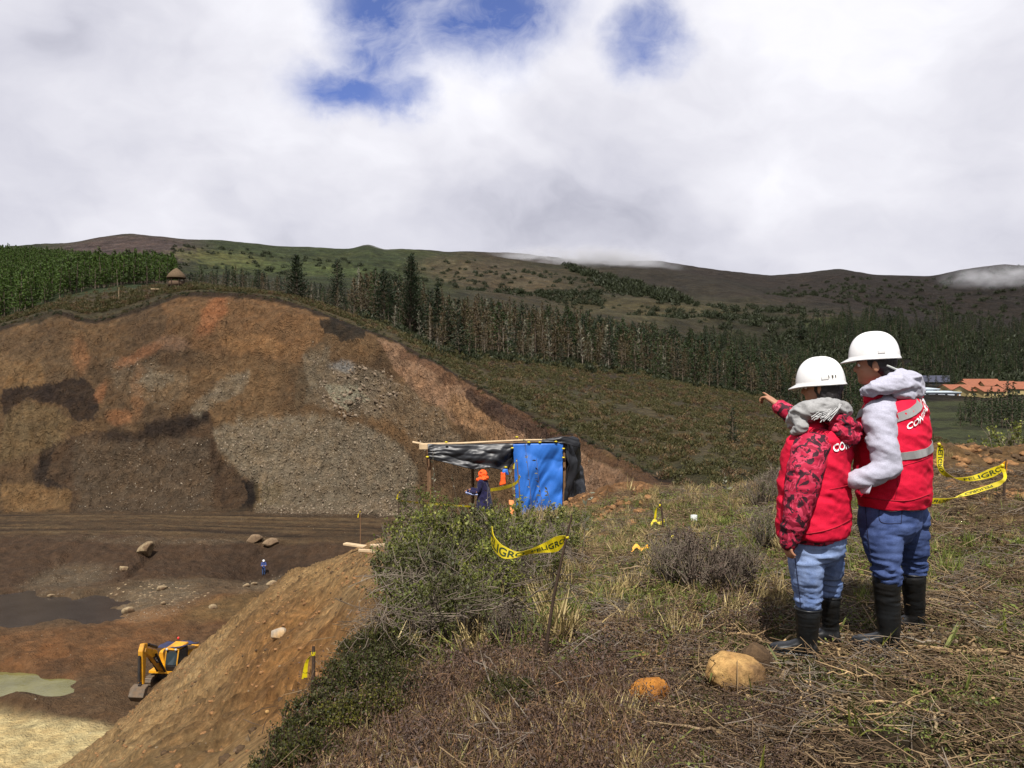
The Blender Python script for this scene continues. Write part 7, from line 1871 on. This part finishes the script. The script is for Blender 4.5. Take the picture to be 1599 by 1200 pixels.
# ---- simple but complete small figures further off
def small_person(P0, yaw, h, coat, coat_mat, trousers, label, helm=None, headcloth=None, lean=0.0, arm_fwd=.3, long_coat=False, voxel=.02):
    e = empty('person', P0, yaw, label, 'person'); s = h / 1.7
    L = lambda x, y, z: np.array([x, y + lean * max(0, z - .9), z]) * s
    hp_, HQ = head_parts(L(0, .02, 1.56), 0, s)
    bp = hp_ + [limb([L(0, 0, 1.35), L(0, .01, 1.5)], [.06 * s, .05 * s]), ring_loft([(L(0, 0, .9), np.array([.14, 0, 0]) * s, np.array([0, .10, 0]) * s), (L(0, 0, 1.2), np.array([.16, 0, 0]) * s, np.array([0, .11, 0]) * s), (L(0, 0, 1.42), np.array([.15, 0, 0]) * s, np.array([0, .08, 0]) * s)], 20)]
    arms = []
    for sx in (-1, 1):
        sh_, el, wr = L(sx * .19, 0, 1.38), L(sx * .25, .06 + .1 * arm_fwd, 1.12), L(sx * .17, .15 + .5 * arm_fwd, 1.0 + .25 * arm_fwd)
        bp += [limb([sh_, el, wr], [.05 * s, .04 * s, .028 * s])] + hand(wr, wr - el, (0, 0, 1), s, .6)
        arms += [limb([sh_, el, wr], [.075 * s, .06 * s, .045 * s])]
        bp += [limb([L(sx * .09, 0, .92), L(sx * .1, .03, .5), L(sx * .1, 0, .08)], [.08 * s, .055 * s, .04 * s])]
    merge('body', bp, .008, M_SKIN, e, 2)
    merge('trousers', [limb([L(sx * .09, 0, .9), L(sx * .1, .03, .5), L(sx * .1, 0, .12)], [.11 * s, .08 * s, .065 * s]) for sx in (-1, 1)] + [ball(L(0, 0, .92), (.17 * s, .13 * s, .12 * s))], voxel, trousers, e, 2)
    for sx in (-1, 1): boot(e, L(sx * .1, -.08, 0) - [0, 0, .0], L(sx * .12, .2, 0), L(sx * .1, 0, .28), .06 * s)
    z0 = .45 if long_coat else .82
    merge('coat', arms + [ring_loft([(L(0, 0, z0), np.array([.31 if long_coat else .19, 0, 0]) * s, np.array([0, .27 if long_coat else .14, 0]) * s), (L(0, 0, 1.1), np.array([.2, 0, 0]) * s, np.array([0, .15, 0]) * s), (L(0, 0, 1.38), np.array([.2, 0, 0]) * s, np.array([0, .13, 0]) * s), (L(0, 0, 1.46), np.array([.09, 0, 0]) * s, np.array([0, .08, 0]) * s)], 28)],
          voxel * .7, coat_mat, e, 2, lambda P: folds(P, (9, 9, 5), .02, 3))
    if helm: helmet(e, L(0, .02, 1.6), 0, .15 * s, .13 * s, .14 * s, slot=False)
    else: merge('hair', [ball(L(0, -.02, 1.6), (.09 * s, .1 * s, .09 * s))], .012, M_HAIR, e, 1)
    if headcloth: merge('headscarf', [limb([L(-.12, .06, 1.44), L(0, .13, 1.42), L(.12, .06, 1.44), L(.1, -.1, 1.48), L(-.1, -.1, 1.48), L(-.12, .04, 1.46)], [.05 * s] * 6), ball(L(0, -.02, 1.58), (.11 * s, .12 * s, .12 * s))], .012, headcloth, e, 2, lambda P: folds(P, (14, 14, 20), .02, 5))
    return e
M_NAVY2 = cloth_material('navy_coat', (.010, .009, .035), .85, .3, big=6)
pz = gpos(757, 19.6); small_person(pz, math.radians(75), 1.52, None, M_NAVY2, M_NAVY2, 'person in long navy coat and orange head cloth standing under the shelter roof', headcloth=M_ORCLOTH, lean=.12, arm_fwd=.5, long_coat=True)
pp_ = px3(737, 771, 19.75); pb = box('notebook', (.32, .22, .02), tuple(pp_), plain('pale_blue_paper', S(150, 160, 200), .7), None, (.2, .1, .4)); tag(pb, 'pale blue notebook held out by the person under the shelter', 'notebook')
pz = at_row(411, 899, 76, 100); w_ = small_person(pz, math.radians(200), 1.75, None, cloth_material('blue_coverall', S(60, 76, 130), .85, .2), cloth_material('blue_trousers', S(56, 78, 120), .85, .2), 'tiny worker in blue coverall and white helmet standing in the pit', helm=True, arm_fwd=.6)
band = box('chest_band', (.40, .30, .05), (0, .01, 1.15), M_REFL, w_)

# ------------------------------------------------------------------ excavator
M_CATY = plain('machine_yellow', S(226, 160, 24, 1.3), .45, .45, .2, 2.0, dirt=S(120, 90, 50), dirt_amt=.5)
M_MBLACK = plain('machine_black', (.02, .02, .022), .5, .4, .3, 3, dirt=S(90, 70, 50), dirt_amt=.3)
M_MGLASS = plain('machine_glass', (.02, .03, .035), .08, .6, .1)
M_TARP = plain('navy_tarpaulin', S(52, 56, 86), .6, .3, .2, 3, bump=.03)
M_TRACK = plain('track_steel', S(92, 80, 66), .7, .4, .4, 5, dirt=S(110, 84, 56), dirt_amt=.7)
M_STEEL = plain('rod_steel', S(170, 170, 170), .3, .5, .1, metal=.8)
ex0 = gpos(268, 58.0); ex0.z -= .05
ex = empty('excavator', ex0, math.radians(174), 'yellow tracked excavator with navy tarpaulin on its roof, arm folded down', 'excavator')
ex.scale = (.98, .98, .98)
# local frame: +Y is forward, Z up
def prism(name, prof, w, mat, parent, x0=0.0, bev=.03):
    """profile in the Y-Z plane extruded to width w about x0"""
    n = len(prof); bm = bmesh.new()
    a = [bm.verts.new((x0 - w / 2, y, z)) for y, z in prof]; b = [bm.verts.new((x0 + w / 2, y, z)) for y, z in prof]
    bm.faces.new(a[::-1]); bm.faces.new(b)
    for i in range(n): bm.faces.new((a[i], a[(i + 1) % n], b[(i + 1) % n], b[i]))
    bmesh.ops.recalc_face_normals(bm, faces=bm.faces[:])
    if bev: bmesh.ops.bevel(bm, geom=bm.edges[:], offset=bev, segments=2, affect='EDGES')
    me = bpy.data.meshes.new(name); bm.to_mesh(me); bm.free(); me.materials.append(mat)
    return obj_from_mesh(name, me, parent)
def stadium(L_, r, n=10, zc=0.0):
    out = []
    for i in range(n + 1): a = -math.pi / 2 + math.pi * i / n; out.append((L_ / 2 + r * math.cos(a), zc + r * math.sin(a)))
    for i in range(n + 1): a = math.pi / 2 + math.pi * i / n; out.append((-L_ / 2 + r * math.cos(a), zc + r * math.sin(a)))
    return out
for sx in (-1, 1):
    tr = prism('track', stadium(2.7, .36, 10, .42), .48, M_TRACK, ex, sx * 1.0, bev=.02)
    prism('track_frame', stadium(2.5, .2, 8, .42), .5, M_MBLACK, tr, sx * 1.0, bev=.02)
    per = []; 
    for k in range(34):
        s_ = k / 34 * (2 * 2.7 + 2 * math.pi * .38); 
        if s_ < 2.7: y, z, an = -1.35 + s_, .42 + .38, 0
        elif s_ < 2.7 + math.pi * .38: a = (s_ - 2.7) / .38; y, z, an = 1.35 + .38 * math.sin(a), .42 + .38 * math.cos(a), -a
        elif s_ < 5.4 + math.pi * .38: y, z, an = 1.35 - (s_ - 2.7 - math.pi * .38), .42 - .38, math.pi
        else: a = (s_ - 5.4 - math.pi * .38) / .38; y, z, an = -1.35 - .38 * math.sin(a), .42 - .38 * math.cos(a), math.pi - a
        box('track_shoe', (.52, .12, .05), (sx * 1.0, y, z), M_TRACK, tr, (an, 0, 0), bev=.01)
    for k in range(5): o = lathe('road_wheel', [(.16, -.1), (.16, .1)], M_MBLACK, tr, 14); o.rotation_euler = (0, math.pi / 2, 0); o.location = (sx * 1.2, -1.1 + k * .55, .25)
box('undercarriage', (1.6, 1.6, .35), (0, 0, .6), M_MBLACK, ex, bev=.04)
lathe('slew_ring', [(.6, .75), (.6, .95)], M_MBLACK, ex, 24)
prism('platform', [(-1.9, 1.0), (1.3, 1.0), (1.3, 1.2), (-1.9, 1.2)], 2.3, M_CATY, ex)
prism('engine_housing', [(-1.5, 1.2), (-.1, 1.2), (-.1, 2.05), (-.3, 2.15), (-1.5, 2.15)], 2.3, M_CATY, ex)
prism('counterweight', [(-2.25, 1.15), (-1.5, 1.0), (-1.5, 2.1), (-2.1, 2.1), (-2.3, 1.8)], 2.36, M_CATY, ex, bev=.1)
cab = prism('cab', [(-.2, 1.2), (1.25, 1.2), (1.45, 1.7), (1.15, 2.75), (-.1, 2.8), (-.2, 2.6)], .95, M_MBLACK, ex, -.66, bev=.06)
prism('windscreen', [(1.24, 1.75), (1.47, 1.75), (1.2, 2.62), (1.0, 2.62)], .8, M_MGLASS, cab, -.66, bev=.01)
prism('side_window', [(.1, 1.8), (1.2, 1.8), (1.0, 2.6), (.1, 2.6)], .98, M_MGLASS, cab, -.66, bev=.01)
for sx in (-1.13, -.19): 
    tube_obj('cab_post', [(sx, 1.3, 1.2), (sx, 1.46, 1.7), (sx, 1.16, 2.76)], .05, .05, M_CATY, cab)
prism('cab_roof', [(-.25, 2.78), (1.25, 2.74), (1.2, 2.9), (-.2, 2.94)], 1.05, M_CATY, ex, -.66, bev=.04)
tp = sheet('tarpaulin', [(-1.3, 1.35, 3.0), (.75, .9, 2.75)], [(-1.35, -1.5, 2.45), (1.2, -1.5, 2.35)], 26, 26, M_TARP, .12, 7, parent=ex, th=.03)
lathe('beacon', [(.08, 2.72), (.08, 2.88), (.03, 2.92)], plain('red_beacon', (.6, .03, .02), .3, .5), ex, 12).location = (.2, -1.2, 0)
for (x, y) in ((-.3, 1.33), (-1.0, 1.33)): box('work_lamp', (.16, .1, .12), (x, y, 2.85), M_PVC, ex, bev=.02)
# boom, stick, bucket in the middle plane
prism('boom', [(.7, 1.3), (1.15, 1.25), (2.2, 3.1), (3.6, 3.75), (3.75, 3.5), (3.7, 3.35), (2.55, 2.55), (1.3, 1.15), (.7, 1.15)], .42, M_CATY, ex, .15, bev=.03)
prism('stick', [(3.3, 3.95), (3.75, 4.05), (4.0, 3.6), (3.95, 1.25), (3.7, 1.2), (3.5, 3.0)], .34, M_CATY, ex, .15, bev=.03)
prism('bucket_link', [(3.7, 1.6), (4.15, 1.3), (4.1, 1.15), (3.65, 1.4)], .2, M_MBLACK, ex, .15, bev=.01)
bk = prism('bucket', [(3.85, 1.25), (4.35, 1.1), (4.6, .6), (4.3, .15), (3.7, .05), (3.3, .3), (3.5, .35), (3.9, .3), (4.2, .6), (3.9, .95)], 1.1, M_TRACK, ex, .15, bev=.02)
for k in range(5): prism('tooth', [(3.1, .28), (3.4, .38), (3.4, .26)], .08, M_TRACK, bk, -.3 + k * .225, bev=0)
for (a, b, r, nm) in [((.15, 3.0, 3.75), (.15, 3.75, 3.9), .09, 'stick_cylinder'), ((.15, 1.9, 3.2), (.15, 3.0, 3.75), .12, 'stick_cylinder'), ((.15, 4.1, 3.3), (.15, 4.15, 1.5), .10, 'bucket_cylinder'), ((-.15, 1.3, 1.2), (-.15, 2.5, 2.9), .08, 'boom_cylinder'), ((.45, 1.3, 1.2), (.45, 2.5, 2.9), .08, 'boom_cylinder')]:
    tube_obj(nm, [a, tuple((np.array(a) + np.array(b)) / 2), b], r, r, M_MBLACK, ex)
# maker's mark on the boom sides
for sx in (-1, 1):
    x_ = .15 + sx * .225
    pl = mesh_obj('boom_patch', [(x_, 1.75, 2.0), (x_, 2.35, 2.75), (x_, 2.75, 2.75), (x_, 2.3, 2.15), (x_ - sx * .01, 1.75, 2.0), (x_ - sx * .01, 2.35, 2.75), (x_ - sx * .01, 2.75, 2.75), (x_ - sx * .01, 2.3, 2.15)], [(0, 1, 2, 3), (7, 6, 5, 4), (0, 4, 5, 1), (1, 5, 6, 2), (2, 6, 7, 3), (3, 7, 4, 0)], M_MBLACK, ex, smooth=False)
    me, P = text_mesh('CAT', .3, True); P = P - P.mean(0); a_ = .75; c_, s_ = math.cos(a_), math.sin(a_)
    Q = np.stack([np.full(len(P), x_ + sx * .006), 2.28 + sx * (P[:, 0] * c_) - P[:, 1] * s_ * sx * 1.0 * 0 , 2.42 + P[:, 0] * s_ * sx * 1.0 + P[:, 1] * .9], 1)
    me.vertices.foreach_set('co', Q.ravel()); me.materials.clear(); me.materials.append(M_WHITE); me.update(); obj_from_mesh('lettering', me, pl)

# ------------------------------------------------------------------ labels that single out members of small groups, by row and place in the row
ORD = ['first', 'second', 'third', 'fourth', 'fifth', 'sixth', 'seventh', 'eighth', 'ninth', 'tenth', 'eleventh', 'twelfth', 'thirteenth', 'fourteenth', 'fifteenth', 'sixteenth', 'seventeenth', 'eighteenth', 'nineteenth', 'twentieth']
def relabel(group, base, rows):
    """rows: list of (farthest distance, phrase), nearest row first"""
    obs = [o for o in COL.objects if o.get('group') == group and o.parent is None]
    todo = list(obs)
    for (lim, phrase) in rows:
        row = sorted([o for o in todo if o.location.y < lim], key=lambda o: o.location.x / o.location.y)
        todo = [o for o in todo if o not in row]
        for i, o in enumerate(row): o['label'] = '%s, %s from the left in %s' % (base, ORD[min(i, 19)], phrase)
relabel('leafy shrubs of the thicket', 'leafy thicket shrub', [(5.55, 'the nearest row'), (6.35, 'the second row from the camera'), (7.4, 'the middle row'), (8.6, 'the row behind the middle'), (99, 'the back row by the shelter')])
relabel('cushion shrubs along the brink', 'low dark green cushion shrub', [(3.95, 'the nearest row on the brink'), (4.45, 'the middle row on the brink'), (99, 'the farthest row on the brink')])
relabel('twiggy shrubs on the hilltop', 'dark twiggy shrub', [(6.2, 'the nearer row on the hilltop'), (99, 'the farther row on the hilltop')])
relabel('pines before the houses', 'dark pine before the orange roofs', [(214, 'the nearer row'), (999, 'the farther row')])
